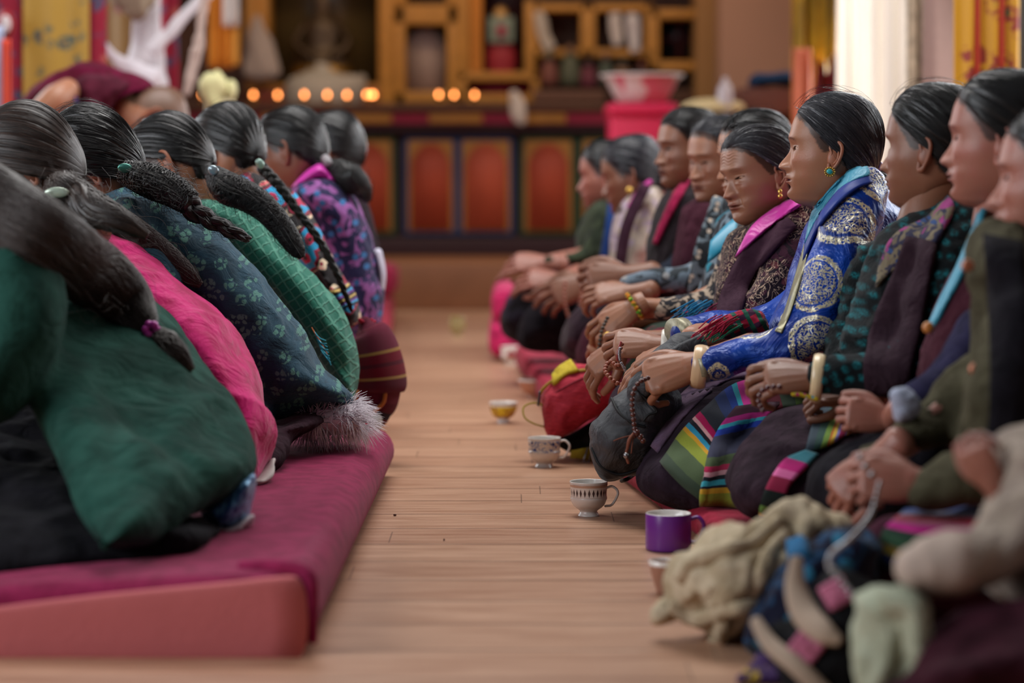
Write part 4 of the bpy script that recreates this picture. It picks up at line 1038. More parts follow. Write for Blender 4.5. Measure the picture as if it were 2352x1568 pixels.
# -- W3 teal printed cotton
Y=5.25; p=person(560,Y,CT,'person in teal flower printed robe bowing, long curly black braid with green clip')
h,hr,f=head_on(215,395,5.3,176,-48,0,1.0,dict(hi=False,hl=-20),dict(tie=(-.075,0,-.085),na=260,nt=50,strands=420,fly=160,groove=.0026,wob=.5,thick=.018,bulge=.008,seed=4,hl=-20),neck=(300,480,5.3))
gt=garment('robe',[puff([(225,470),(262,440),(300,432),(375,440),(450,485),(540,562),(625,665),(700,765),(765,855),(812,915),(790,928),(720,948),(640,972),(600,960),(540,880),(430,740),(300,600)],[(310,500),(440,600),(560,740),(650,860)],Y,.22),
  ptube([(300,520,5.1,60,.08),(360,640,5.04,60,.08),(380,780,5.04,50,.07)],sub=5)],m_flowers('teal_print',('223c4a','2c4e60'),'649a88'),p,vs=.009,amp=.008,sc=8,st=(1,.7,.8),seed=12)
garment('skirt',[puff([(560,940),(640,962),(700,945),(745,960),(720,985),(680,1010),(655,1060),(620,1085),(580,1090),(540,1040)],[(600,1000),(660,985)],5.08,.17,ky=-.0028)],cloth('dark_maroon_skirt','2c1a22'),p,vs=.009,amp=.006,sc=9)
body(h,[],p,Mskin3,chest(330,510,5.3,.10))
hp=part('hair',join(hr,tail([at(285,395,5.12),at(345,415,5.08),at(400,440,5.06),at(440,470,5.04)],[.026,.036,.033,.026],n=420,seed=6,amp=1.,waves=5,loose=140,flat=.8),
   tail([at(425,462,5.05),at(455,490,5.06),at(500,515,5.08),at(540,535,5.10),at(572,548,5.12)],[.026,.022,.017,.014,.008],'braid',n=60,loose=50,seed=7)),Mhair,p)
clip(at(287,386,5.08),hp,.016,.010,-5,plain('clip_teal','4f9c8c',.25,.7,.4,var=.5,vs=500),'teal glitter hair clip')
fur(puff([(690,960),(740,935),(800,925),(825,945),(840,985),(800,995),(740,1000),(700,990)],[(730,965),(800,960)],5.22,.09),1500,.045,Mfur,p,'white lambskin trim under the teal robe',3,(.5,0,-.2))
# -- W4 green knit
Y=5.7; p=person(700,Y,CT,'person in green quilted knit sweater bowing between the teal robe and the floral jacket')
h,hr,f=head_on(398,385,5.75,172,-42,8,1.0,dict(),dict(tie=(-.088,0.01,-.062),na=260,strands=420,fly=60,groove=.0013,seed=9),neck=(500,500,5.75))
gk=garment('sweater',[puff([(450,470),(500,462),(560,475),(610,520),(680,595),(745,655),(790,720),(818,800),(824,860),(806,925),(770,900),(700,800),(600,680),(500,570)],[(540,530),(660,650),(770,800),(795,870)],Y,.20)],m_knit('green_knit','256050','357866'),p,vs=.008,amp=.005,sc=10,seed=14)
body(h,[],p,Mskin,chest(560,560,5.75,.09))
hp=part('hair',join(hr,tail([at(488,398,5.55),at(520,430,5.50),at(565,450,5.50),at(610,480,5.50),at(650,525,5.50),at(680,570,5.50),at(694,592,5.5)],[.022,.036,.034,.030,.026,.020,.008],n=420,seed=8,amp=1.,waves=6,loose=160)),Mhair,p)
clip(at(490,391,5.50),hp,.013,.011,-30,plain('clip_silver','a8b8c0',.25,.7,.5),'silver oval hair clip')
part('shawl_fringe',join(*[tube([at(722+i*2.2,762+i*6,5.46),at(734+i*2.4,776+i*6+5*(i%2),5.45),at(748+i*1.5,782+i*7,5.45)],.0012,seg=4,sub=3) for i in range(9)]),plain('fringe_turquoise','3aa8c0',.8),p,'turquoise and orange shawl fringe')
part('shawl_fringe',join(*[tube([at(716+i*3,752+i*5,5.465),at(726+i*3,770+i*5,5.455),at(740+i*2,790+i*4,5.455)],.0012,seg=4,sub=3) for i in range(7)]),plain('fringe_orange','c0683a',.8),p,'orange shawl fringe')
# -- W5 floral
Y=6.15; p=person(790,Y,CT,'person in black jacket with blue, red and cream flowers bowing, thin braid')
h,hr,f=head_on(528,352,6.2,140,-34,4,.98,dict(),dict(tie=(-.086,0,-.065),na=220,strands=300,fly=20,seed=11),neck=(590,440,6.2))
garment('jacket',[puff([(530,430),(560,398),(605,402),(680,445),(725,510),(760,580),(800,650),(829,722),(818,745),(790,752),(745,700),(690,600),(610,500)],[(610,460),(700,560),(790,700)],Y,.19)],m_bold_flowers('floral_cloth'),p,vs=.008,amp=.004,sc=9,seed=15)
g=drape(join(puff([(530,430),(560,398),(605,402),(680,445),(725,510),(760,580),(800,650),(829,722),(818,745),(790,752),(745,700),(690,600),(610,500)],[(610,460),(700,560),(790,700)],Y,.19)),[[(748,668),(775,665),(800,650)],[(755,700),(785,690),(815,672)],[(765,722),(790,708),(823,695)]],6.0,.012)
part('cuff_bands',g,stripes('cuff_stripes',[(1,'c8a860'),(1,'2b2628'),(1,'3a94c0'),(1,'6a3a8a'),(1,'2b2628'),(1,'c8a860'),(1,'2b2628'),(1,'6a3a8a'),(1,'3a94c0'),(1,'2b2628')],'y'),p,'striped woven band at the hem')
body(h,[],p,Mskin,chest(640,500,6.2,.09))
hp=part('hair',join(hr,tail([at(598,382,5.96),at(640,425,5.92),at(680,480,5.92),at(725,540,5.92),at(765,610,5.94),(at(795,680,5.96)),at(808,715,5.98)],[.015,.013,.011,.010,.009,.007,.004],'braid',n=30,loose=20,seed=9)),Mhair,p)
clip(at(597,376,5.92),hp,.010,.013,35,Mclip)
# -- W6 purple
Y=6.75; p=person(820,Y,CT,'person in purple coat with dark flowers and magenta collar, farthest bowing in the left row')
h,hr,f=head_on(672,352,6.8,160,-24,4,1.0,dict(),dict(tie=(-.098,0,-.045),na=220,strands=300,fly=10,seed=12),neck=(715,440,6.8))
garment('coat',[puff([(665,440),(690,412),(740,400),(790,425),(830,480),(856,550),(872,620),(882,670),(873,745),(830,790),(790,760),(745,620),(700,510)],[(750,470),(800,590),(830,720)],Y,.19)],m_blobs('purple_print','8f5894','2a2848','3a6a9c',sc=19.,thr=(.44,.49)),p,vs=.008,amp=.005,sc=9,seed=17)
part('under_shirt',ptube([(868,580,6.75,10,.06),(878,630,6.75,9,.07),(872,690,6.75,8,.06)],sub=5),plain('pale_shirt','b8b4c4',.8),p,'pale grey shirt edge behind the coat')
body(h,[],p,Mskin3,chest(770,520,6.8,.09))
gcol=puff([(668,432),(690,405),(715,384),(738,376),(760,395),(782,432),(760,418),(740,408),(712,415),(690,428)],[(690,418),(735,392),(765,412)],6.72,.085)
part('collar',vox(gcol,.006,2),plain('magenta_silk','c428a0',.4,.5,sheen=.3),p,'bright magenta collar')
hp=part('hair',join(hr,tail([at(752,372,6.72),at(778,392,6.68),at(808,412,6.66),at(830,432,6.68),at(846,462,6.70)],[.014,.034,.042,.03,.012],n=260,seed=10,amp=1.,waves=2,loose=40)),Mhair,p)
part('hair_tie',tube([at(748,365,6.69),at(754,374,6.67)],[.013,.012],seg=12),plain('grey_tie','8a8488',.5),hp,'grey hair tie')
# -- dark head beyond
p=person(800,7.5,CT,'person mostly hidden behind the purple coated figure, only dark hair showing')
h,hr,f=head_on(765,352,7.5,160,-20,0,1.0,dict(hi=False),dict(na=120,nt=24,strands=60,fly=0),neck=(790,440,7.5))
body(h,[],p,Mskin3); part('hair',hr,Mhair,p)
garment('coat',[puff([(760,430),(800,400),(835,440),(862,520),(872,640),(840,740),(790,700)],[(800,480),(835,640)],7.5,.17)],cloth('dark_coat','2a2026'),p,vs=.012,amp=.004)
# -- monk bowing at the back
Y=8.3; p=person(190,Y,0.,'shaven headed person in maroon robes bending low behind the left row')
h,hr,f=head_on(350,272,8.3,8,-84,-6,1.04,dict(hi=True),hair=False,neck=(270,215,8.35),nr=.06)
hd=h
hd.C[:len(h.V)]=hd.C
arm=ptube([(150,215,8.1,30,.06),(125,235,8.05,36,.06),(80,270,8.03,26,.045),(40,310,8.03,22,.04),(0,350,8.05,20,.035)],sub=6,seg=20)
cap=np.array(f(-.01,0,.03)); 
# stubble: the cranium carries a grey-brown tint
loc=(hd.V-at(350,272,8.3))@np.linalg.inv((rotm(math.radians(8),math.radians(-84),math.radians(-6))*1.04).T)
el=np.degrees(np.arctan2(loc[:,2]-.02,np.hypot(loc[:,0],loc[:,1]))); az=np.degrees(np.arctan2(np.abs(loc[:,1]),loc[:,0]))
m=(el>np.interp(az,HL_AZ,np.array(HL_EL)))&(np.abs(loc[:,1])<.0775)
hd.C[m]=(.40,.47,.54)
body(hd,[arm],p,Mskin)
garment('robe',[puff([(30,275),(60,215),(130,165),(190,142),(260,150),(330,180),(352,200),(296,212),(268,236),(262,290),(268,350),(200,330),(180,270),(165,215),(140,200),(90,240),(50,280)],[(110,190),(220,190),(250,260)],8.35,.17)],cloth('maroon_robe','48101f','5e1230',sheen=.3,crease=.3),p,vs=.010,amp=.010,sc=8,st=(.5,.7,1.4),seed=20)
garment('skirt',[puff([(20,285),(160,280),(290,330),(320,500),(330,1000),(60,1000),(10,600)],[(170,400),(190,800)],8.5,.18)],bpy.data.materials['maroon_robe'],p,vs=.014,amp=.015,sc=6,st=(2,1,.2),seed=21)
garment('vest',[puff([(160,200),(200,170),(260,175),(300,196),(262,240),(240,290),(190,300),(175,250)],[(220,210),(235,250)],8.22,.13)],cloth('brown_maroon_vest','4a1a28',crease=.4),p,vs=.010,amp=.006,sc=10,label='darker vest with a blue edge')
part('vest_edge',tube([at(160,200,8.1),at(172,225,8.06),at(180,270,8.06),at(184,300,8.08)],.006,seg=8),plain('violet_edge','3c2c6c',.7),p)
# ================= right row (facing the aisle) =================
Mchuba=cloth('dark_chuba','35202c','3e2834',sheen=.25,crease=.4)
def collar_sheet(g,rows,Yd,mat,root,label,name='collar',off=.012,thick=.005,wave=None,sub=5):
    return part(name,drape(g,rows,Yd,off,thick,sub,wave),mat,root,label)
# ---- R4 woman in blue brocade (sharpest)
def brocade():
    t=NT('blue_brocade'); v=t.coord('Object')
    # v is relative to the person's base: roundel centres are set from the picture in metres
    base_=t.mix(t.step(t.noise(v,9,3),.35,.65),'0a2470','103c98')
    mask=None; ringm=None
    for (px,py,Yc,r) in RND:
        c=at(px,py,Yc)-ORG
        vm=t.n('ShaderNodeVectorMath',_operation='DISTANCE'); t.l(v,vm.inputs[0]); vm.inputs[1].default_value=tuple(c)
        d=t.math('DIVIDE',vm.outputs[1],r)
        mask=d if mask is None else t.math('MINIMUM',mask,d)
    ins=t.step(t.math('ADD',mask,t.math('MULTIPLY',t.math('SUBTRACT',t.noise(v,70,1),.5),.14)),1.02,.98)
    nz=t.n('ShaderNodeTexNoise',Scale=55,Detail=2.); t.l(v,nz.inputs['Vector'])
    va=t.n('ShaderNodeVectorMath',_operation='MULTIPLY_ADD'); t.l(nz.outputs[1],va.inputs[0]); va.inputs[1].default_value=(.016,.016,.016); t.l(v,va.inputs[2]); q=va.outputs[0]
    w=t.wave(q,52,9.,2,3.4,'X',typ='RINGS'); curl=t.step(w,.46,.56)
    d1=t.vor(q,120,'DISTANCE_TO_EDGE'); scl=t.step(d1,.10,.06)
    big=t.step(t.noise(v,46,1,.5,1.5),.50,.53)
    drag=t.mix(big,curl,scl)
    ring=t.math('MULTIPLY',t.step(mask,.82,.86),t.step(t.vor(q,110,'DISTANCE_TO_EDGE'),.14,.09))
    gap=t.math('MULTIPLY',t.step(mask,.74,.78),t.step(mask,.84,.80))
    pat=t.math('MAXIMUM',t.math('MULTIPLY',drag,t.math('SUBTRACT',1.,gap)),ring)
    pat=t.math('MULTIPLY',pat,ins)
    sat=t.math('SUBTRACT',.36,t.math('MULTIPLY',pat,.06))
    gold=t.mix(t.noise(v,60,2),'b8ac84','d8d0b0')
    t.base(t.mix(pat,base_,gold),sat,.45,t.math('MULTIPLY',pat,.35),0.)
    t.b.inputs['Specular Tint'].default_value=(.35,.5,1,1); t.bump(t.noise(v,9,4,.55,1.6),.55,.03); t.bump(pat,.3,.0012); t.bump(t.noise(v,900,1),.08,.001); return t.m
Y=5.1; p=person(1850,Y,.06,'person in blue silk robe with gold roundels, turquoise collar and turquoise earring'); ORG=np.array(p.location)
RND=[(1942,522,4.88,.062),(1868,650,4.82,.060),(1876,792,4.80,.060),(2010,432,4.93,.052),(2085,560,4.95,.052),(1985,640,4.90,.038),(1750,775,4.88,.050),(1640,752,5.0,.05),(1700,860,4.9,.034),(1590,745,5.15,.045),(1790,680,5.0,.05),(1650,842,4.86,.03),(1960,860,4.85,.05)]
Mbro=brocade()
h,hr,f=head_on(1908,350,5.1,170,2,0,.975,dict(mouth=.6,brow=.85,eye=.0052,nose=1.12,lipc=(.66,.38,.36)),dict(tie=(-.098,0,-.062),na=300,nt=56,strands=700,fly=70,groove=.0011,seed=21,thick=.010,hl=-2),neck=(1950,520,5.12),nr=.054)
gb=garment('robe',[puff([(1985,385),(2010,398),(2050,440),(2078,490),(2085,600),(2070,760),(2060,900),(1960,940),(1850,900),(1780,870),(1745,830),(1762,760),(1795,690),(1822,600),(1845,520),(1880,470),(1930,410)],[(1960,500),(1940,640),(1920,800)],5.12,.20,Bb=.16),
   ptube([(1985,440,4.97,52,.06),(1960,510,4.93,72,.07),(1920,610,4.89,74,.075),(1880,700,4.86,74,.075),(1850,770,4.85,66,.07),(1790,805,4.85,50,.06),(1720,815,4.87,44,.055),(1655,828,4.88,40,.05),(1622,838,4.89,38,.046)],seg=24,sub=6),
   ptube([(1840,700,5.25,50,.06),(1760,735,5.28,40,.055),(1680,745,5.26,34,.05),(1600,756,5.24,33,.045),(1565,762,5.23,31,.042)],seg=20,sub=5)],Mbro,p,vs=.007,it=3,amp=.009,sc=8,st=(.9,.6,.9),seed=31,amp2=.0015,sc2=40)
lh=hand_at(at(1602,838,4.89),nrm(np.array([-1,.02,-.28])),(-.15,-.78,.6),1.14,curl=(.7,.75,.8,.85),curl2=(.9,.95,1.,1.),thumb=(.4,.3),side=-1,fore=.10)
rh=hand_at(at(1560,800,5.12),nrm(np.array([-1,.1,-.42])),(0,-.3,.95),1.0,curl=(.3,.35,.4,.4),thumb=(.3,.2),side=1,fore=.10)
body(h,[lh,rh,limb([(1960,520,4.95),(1920,610,4.92),(1860,740,4.88),(1790,805,4.87),(1680,826,4.89)],(1955,470,5.12)),limb([(1900,640,5.24),(1820,720,5.26),(1680,745,5.26),(1590,775,5.18)],(1955,470,5.12))],p,Mskin)
tl=tail([at(2015,382,5.14),at(2022,405,5.13),at(2035,440,5.12),at(2055,462,5.12),at(2078,478,5.12)],[.013,.020,.020,.016,.012],'braid',n=60,seed=22,loose=30)
hp=part('hair',join(hr,tl),Mhair_g,p)
tiec=at(2013,383,5.09)
part('hair_tie',join(sph(tiec,(.014,.010,.012),10,14),tube([tiec+[0,-.008,-.008],tiec+[-.006,-.010,-.022],tiec+[-.01,-.010,-.034]],.0025,seg=8,sub=3),sph(tiec+[.006,-.008,.004],.007,8,10)),plain('lilac_beads','a898b8',.25,.6,.2,var=.5,vs=300),hp,'lilac beaded hair tie')
ec=f(-.004,.094,-.042)
er=part('earring',join(sph(ec,(.0095,.004,.0085),10,18),*[sph(ec+[.010*math.cos(a),-.002,.009*math.sin(a)],.0022,6,8) for a in np.linspace(0,6.28,14)[:-1]]),plain('gold','c8a050',.3,.6,.9),p,'gold earring')
part('earring_stone',sph(ec+[-.001,-.0035,.001],(.0065,.004,.0055),10,14),plain('turquoise','2aa6a8',.3,.6),er,'turquoise stone')
Mturq=NT('turquoise_silk'); Mturq.base('2c8ca8',.42,.5,0,.3); Mturq.bump(Mturq.noise(Mturq.coord('Object',(3,3,.8),(0,.7,0)),30,3,.5,1.),.5,.01); Mturq=Mturq.m
wv=lambda a,k:(lambda u,v:a*np.sin(u*k+v*2))
nb=join(h,gb)
collar_sheet(nb,[[(1876,470),(1900,440),(1935,405),(1965,386),(1992,384)],[(1862,500),(1893,462),(1935,420),(1970,400),(1998,396)],[(1850,560),(1880,500),(1925,440),(1968,412),(1996,404)]],4.95,Mturq,p,'turquoise silk inner collar',off=.014,thick=.006,wave=wv(.003,7))
collar_sheet(gb,[[(1850,560),(1880,500),(1925,440),(1968,412),(1996,404)],[(1846,600),(1876,530),(1925,468),(1970,432),(2004,420)]],4.95,(lambda t:t.base('18307c',.45,.2,0,.0))(NT('plain_blue_silk')),p,'plain blue silk collar band',off=.014,thick=.006)
collar_sheet(gb,[[(1848,560),(1825,640),(1800,720),(1780,760)],[(1860,560),(1840,640),(1815,720),(1795,765)]],4.95,plain('gold_edge','8a8464',.4,.5,.4,vs=200,var=.5),p,'narrow gold woven edge',name='robe_edge',off=.004,thick=.003)
part('cuff_lining',ptube([(1622,838,4.89,39.5,.049),(1604,842,4.89,40,.049)],seg=28,sub=2,cap=0),plain('gold_lining','8e8870',.45,.5,.4,vs=160,var=.6),p,'gold patterned cuff')
part('cuff_lining',ptube([(1572,761,5.23,33,.046),(1550,765,5.22,35,.048)],seg=28,sub=2,cap=0),bpy.data.materials['gold_lining'],p,'gold patterned cuff')
Mivory=plain('ivory','d6b48c',.28,.6,var=.12,vs=12); Mivw=plain('white_bangle','ded6c8',.3,.6)
bangle(at(1608,842,4.89),(-1,.1,.12),.039,.016,.0065,Mivory,p,'wide ivory bangle')
gskirt=garment('skirt',[puff([(1810,842),(1720,838),(1645,848),(1570,890),(1512,960),(1474,1040),(1462,1090),(1480,1130),(1540,1160),(1640,1185),(1760,1190),(1860,1150),(1920,1000),(1900,880)],[(1580,1040),(1700,1000),(1820,980)],5.05,.24,ky=-.0014)],cloth('black_plum_skirt','231a22','2e232e',sheen=.3),p,vs=.010,amp=.008,sc=7,seed=33)
part('skirt_overlap',drape(gskirt,[[(1806,842),(1720,838),(1650,850),(1585,888),(1530,950),(1490,1020)],[(1800,872),(1720,866),(1668,874),(1612,915),(1562,968),(1510,1040)]],4.8,.010,.006),cloth('violet_grey_wool','5a4658','68526a',sheen=.3),p,'violet grey wool edge over the lap')
ga=drape(gskirt,[[(1516,1062),(1560,1000),(1620,935),(1690,882),(1770,868),(1850,868)],[(1560,1110),(1600,1040),(1650,980),(1705,930),(1770,905),(1850,900)],[(1610,1150),(1635,1075),(1672,1015),(1720,965),(1780,940),(1850,930)]],4.8,.014,.006,wave=lambda u,v:.006*np.sin(u*20+v*3))
part('apron',ga,Mapron,p,'striped woollen apron')
AP4=[(3,'4c2a38'),(1.6,'c22c86'),(1,'3aa6b8'),(1.4,'2440a0'),(4,'36384c'),(1.6,'4a5a3c'),(1,'b02850'),(.8,'d8a0a8'),(.8,'20242c'),(1,'3aa0b0'),(.5,'20242c'),(.9,'c89a2c'),(2.2,'8a9434')]
part('apron_fold',drape(join(gskirt,G(ga.V,ga.F)),[[(1690,935),(1735,930),(1790,925)],[(1640,1000),(1700,985),(1755,975)],[(1618,1080),(1680,1075),(1720,1072)],[(1606,1158),(1655,1162),(1700,1166)]],4.75,.022,.008,wave=lambda u,v:.008*np.sin(u*6+1)),stripes('apron_fold_a',AP4,'y'),p,'hanging fold of the striped apron')
# ---- R5 old woman with pink collar
Y=5.6; p=person(1740,Y,.06,'grey haired older person with bright pink collar, dark paisley jacket and small gold earring')
h,hr,f=head_on(1742,405,5.6,207,-9,5,.93,dict(age=1.2,eye=.0024,look=-.3,brow=.3,cheek=.007,mouth=.3,w=1.02),dict(tie=(-.1,0,-.055),na=260,nt=50,strands=600,fly=110,groove=.0014,seed=23,thick=.008,hl=2),neck=(1775,560,5.63),nr=.054)
gp=garment('jacket',[puff([(1830,455),(1868,470),(1885,540),(1870,680),(1850,800),(1740,840),(1660,800),(1640,700),(1650,600),(1680,530),(1720,500),(1780,470)],[(1790,540),(1750,680)],5.63,.18),
  ptube([(1840,500,5.48,40,.055),(1800,610,5.42,52,.06),(1750,700,5.38,48,.06),(1660,750,5.36,36,.05),(1580,778,5.34,30,.043)],seg=20,sub=5)],(lambda t:t.m)(NT('x')) if 0 else m_blobs('paisley','1e141c','3a1c2a','5a3034',None,sc=20.,dist=2.5,thr=(.50,.54),line='b49a82'),p,vs=.008,amp=.006,sc=9,seed=35)
collar_sheet(gp,[[(1812,500),(1765,530),(1712,575),(1670,645),(1645,720)],[(1830,520),(1780,570),(1740,620),(1712,680),(1700,740)]],5.45,Mchuba,p,'dark wool robe front',name='robe_front',off=.012,thick=.010)
Mpinks=NT('pink_silk'); Mpinks.base('c8329c',.4,.5,0,.3); Mpinks.bump(Mpinks.noise(Mpinks.coord('Object',(1,1,1)),18,3,.5,1.),.6,.015); Mpinks=Mpinks.m
part('collar',drape(join(gp,h),[[(1838,452),(1800,466),(1752,498),(1728,520)],[(1842,466),(1800,486),(1750,520),(1712,545)],[(1822,480),(1778,512),(1730,552),(1690,590)]],5.5,.030,.006),Mpinks,p,'glossy pink silk collar')
Mk=hand_at(at(1512,795,5.30),nrm(np.array([-1,.1,.06])),(-.1,-.7,.7),1.0,curl=(.5,.7,.8,.8),curl2=(1.0,1.,1.,1.),thumb=(.4,.3),side=-1,fore=.06)
rk=hand_at(at(1432,795,5.42),nrm(np.array([-.8,.1,-.6])),(.2,-.5,.8),.95,curl=(.5,.6,.6,.6),side=1,fore=.03)
body(h,[Mk,rk,limb([(1800,610,5.46),(1750,700,5.42),(1660,750,5.38),(1560,785,5.33)],(1790,520,5.62)),limb([(1760,640,5.7),(1650,740,5.68),(1540,780,5.55),(1450,785,5.45)],(1790,520,5.62))],p,Mskin2)
part('hair',join(hr,tail([at(1838,440,5.70),at(1862,450,5.66),at(1880,462,5.62)],[.025,.022,.018],'braid',n=20,seed=3)),Mhair_gg,p)
ec=f(.002,.088,-.046); er=part('earring',join(sph(ec,(.005,.003,.007),8,10),sph(ec+[0,-.002,-.010],(.0055,.003,.006),8,10)),bpy.data.materials['gold'],p,'small gold earring')
bangle(at(1532,795,5.29),(-1,.1,.05),.034,.013,.005,Mivw,p,'white bangle')
garment('skirt',[puff([(1760,820),(1620,800),(1520,830),(1440,870),(1400,920),(1420,990),(1560,1040),(1760,1040)],[(1520,930),(1700,930)],5.6,.17)],Mplum,p,vs=.012,amp=.006)
# ---- R6
Y=6.1; p=person(1700,Y,.06,'black haired person looking down behind the grey haired one, patterned cream and black sleeves')
h,hr,f=head_on(1732,366,6.1,198,-8,0,.97,dict(eye=.0028,look=-.2),dict(tie=(-.1,0,-.05),na=220,strands=300,fly=20,seed=24,hl=3),neck=(1755,520,6.1))
Mcb=m_blobs('cream_black_print','a89684','28282c','3a3a40',sc=24.,dist=2.,thr=(.47,.50)); 
garment('jacket',[puff([(1650,500),(1720,470),(1800,480),(1820,560),(1810,720),(1740,760),(1640,740),(1600,700),(1625,600)],[(1720,540),(1700,680)],6.12,.18)],m_blobs('blue_black_print','26282e','6c7c88','a8988a','26788c',sc=20.),p,vs=.009,amp=.006,seed=36)
garment('sleeve',[ptube([(1700,560,5.98,42,.06),(1680,640,5.93,44,.06),(1640,690,5.92,34,.05),(1560,706,5.92,28,.042),(1480,712,5.93,27,.040),(1462,713,5.93,26,.038)],seg=18,sub=5)],Mcb,p,vs=.008,amp=.004)
collar_sheet(ptube([(1700,560,5.98,60,.07),(1640,600,5.95,50,.06)]),[[(1695,495),(1665,520),(1632,555)],[(1690,540),(1662,575),(1625,605)]],5.9,(lambda t:t.base('1f86a4',.4,.5,0,.3))(NT('teal_silk')),p,'teal silk lining',name='lining',off=.02)
part('robe_front',sheet([[at(1700,560,5.84),at(1670,640,5.82),at(1650,710,5.84)],[at(1735,540,5.86),at(1720,640,5.82),at(1700,735,5.84)]],.01),Mchuba,p)
hd6=hand_at(at(1462,705,5.90),nrm(np.array([-.85,.0,-.55])),(-.35,-.75,.5),1.0,curl=(.25,.35,.45,.5),curl2=(.6,.7,.7,.7),side=-1,fore=.012)
body(h,[hd6,hand_at(at(1418,752,6.0),nrm(np.array([-.6,.0,-.8])),(-.35,-.75,.5),.95,side=1,fore=.03),limb([(1700,580,6.02),(1660,660,5.96),(1560,706,5.93),(1474,708,5.91)],(1730,510,6.1)),limb([(1680,620,6.2),(1560,720,6.15),(1440,735,6.04)],(1730,510,6.1))],p,Mskin)
part('hair',join(hr,tail([at(1800,350,6.2),at(1830,400,6.2)],[.03,.02],n=20)),Mhair,p)
br=None; rb=random.Random(3); cc_=at(1458,703,5.9)
ax=nrm(np.array([-.85,0,-.55])); a_=nrm(np.cross(ax,[0,1,0])); b_=np.cross(ax,a_)
part('bracelet',join(*[sph(cc_+(a_*math.cos(t)+b_*math.sin(t))*.033,.0065,6,8) for t in np.linspace(0,6.28,18)[:-1]]),m_blobs('bead_mix','c87c2c','4c9c2c','b0b83c','d8c8a0',sc=60.),p,'orange and green bead bracelet')
garment('skirt',[puff([(1700,780),(1560,740),(1440,760),(1380,830),(1370,900),(1500,960),(1700,950)],[(1480,850),(1640,850)],6.1,.17)],m_blobs('green_flower_skirt','2c3a30','6a2a38','3a5c34',sc=14.),p,vs=.012,amp=.006)
bangle(at(1396,770,5.86),(-.2,.6,.7),.010,.003,.002,bpy.data.materials['gold'],p,'gold ring',name='ring')
# ---- R7
Y=6.6; p=person(1620,Y,.06,'person with tied greying hair and dark maroon robe, face turned a little to the camera')
h,hr,f=head_on(1655,372,6.6,212,-6,0,.97,dict(eye=.0026,look=-.1,age=.5,brow=.4,w=1.03),dict(tie=(-.1,0,-.05),na=220,strands=300,fly=50,seed=25,hl=4),neck=(1660,500,6.62),nr=.056)
garment('robe',[puff([(1575,470),(1640,450),(1720,480),(1730,600),(1680,720),(1580,720),(1545,640),(1556,540)],[(1640,520),(1620,640)],6.62,.18)],cloth('maroon_robe_r','3a1c26','44222e',sheen=.2,crease=.5),p,vs=.009,amp=.006,sc=9,seed=37)
part('jacket_edge',sheet([[at(1640,450,6.42),at(1600,560,6.38),at(1580,670,6.40)],[at(1690,470,6.44),at(1660,570,6.36),at(1640,670,6.38)]],.02),m_blobs('speckled_knit','2c3034','6c7880','c0b0a0',sc=26.),p,'speckled jacket front')
garment('sleeve',[ptube([(1670,520,6.5,36,.055),(1640,610,6.46,38,.05),(1570,640,6.44,30,.045),(1500,640,6.45,26,.038),(1440,652,6.46,21,.034)],seg=16,sub=5)],m_blobs('grey_blue_print','66737f','33383c','8c8c8c',sc=18.,thr=(.54,.58)),p,vs=.009,amp=.004,label='grey blue printed sleeve')
body(h,[hand_at(at(1452,668,6.43),nrm(np.array([-1,0,-.1])),(-.1,-.6,.7),1.0,curl=(.3,.4,.4,.4),curl2=(.8,.8,.8,.8),side=-1,fore=.05),limb([(1660,540,6.54),(1640,610,6.48),(1570,640,6.46),(1470,655,6.45)],(1660,490,6.62))],p,Mskin2)
part('hair',hr,Mhair_g,p)
garment('skirt',[puff([(1600,740),(1450,700),(1360,730),(1325,790),(1330,850),(1450,900),(1600,880)],[(1430,800),(1560,810)],6.6,.17)],cloth('wine_skirt','44202c'),p,vs=.012,amp=.006)
# ---- R8
Y=7.05; p=person(1550,Y,.09,'black haired person with crimson collar and black robe in front of the pink box')
h,hr,f=head_on(1580,345,7.05,200,-2,0,.97,dict(),dict(tie=(-.1,0,-.05),na=200,strands=200,fly=10,seed=26),neck=(1590,470,7.07))
gr=garment('robe',[puff([(1530,440),(1590,410),(1650,450),(1660,580),(1620,680),(1510,680),(1480,620),(1495,520)],[(1580,490),(1560,610)],7.07,.18)],m_blobs('black_rust_robe','1c1618','231c20','1a1416','5a2a20',sc=8.),p,vs=.01,amp=.006,sc=9,seed=38)
collar_sheet(gr,[[(1575,405),(1545,450),(1518,510),(1500,560)],[(1588,412),(1560,460),(1532,515),(1510,562)]],6.9,cloth('crimson_collar','8c1840'),p,'crimson collar',off=.012,thick=.008)
body(h,[hand_at(at(1442,632,6.85),nrm(np.array([-1,0,-.05])),(-.1,-.9,.4),1.15,curl=(.6,.7,.8,.8),curl2=(.9,.9,.9,.9),side=-1,fore=.06),limb([(1588,520,6.98),(1570,600,6.92),(1500,640,6.9)],(1590,460,7.07)),limb([(1500,640,6.9),(1460,636,6.86)],(1560,615,6.9))],p,Mskin3)
garment('sleeve',[ptube([(1590,500,6.94,34,.05),(1570,600,6.90,34,.05),(1500,640,6.88,26,.04),(1452,640,6.87,20,.034)],seg=16,sub=5)],cloth('navy_sleeve','20242e'),p,vs=.01,amp=.003)
part('hair',hr,Mhair,p)
garment('skirt',[puff([(1540,680),(1420,670),(1330,700),(1290,760),(1300,820),(1420,850),(1540,830)],[(1380,760),(1500,770)],7.05,.16)],m_blobs('dark_plum_skirt','2a1a24','241820','38202c',sc=10),p,vs=.012,amp=.006)
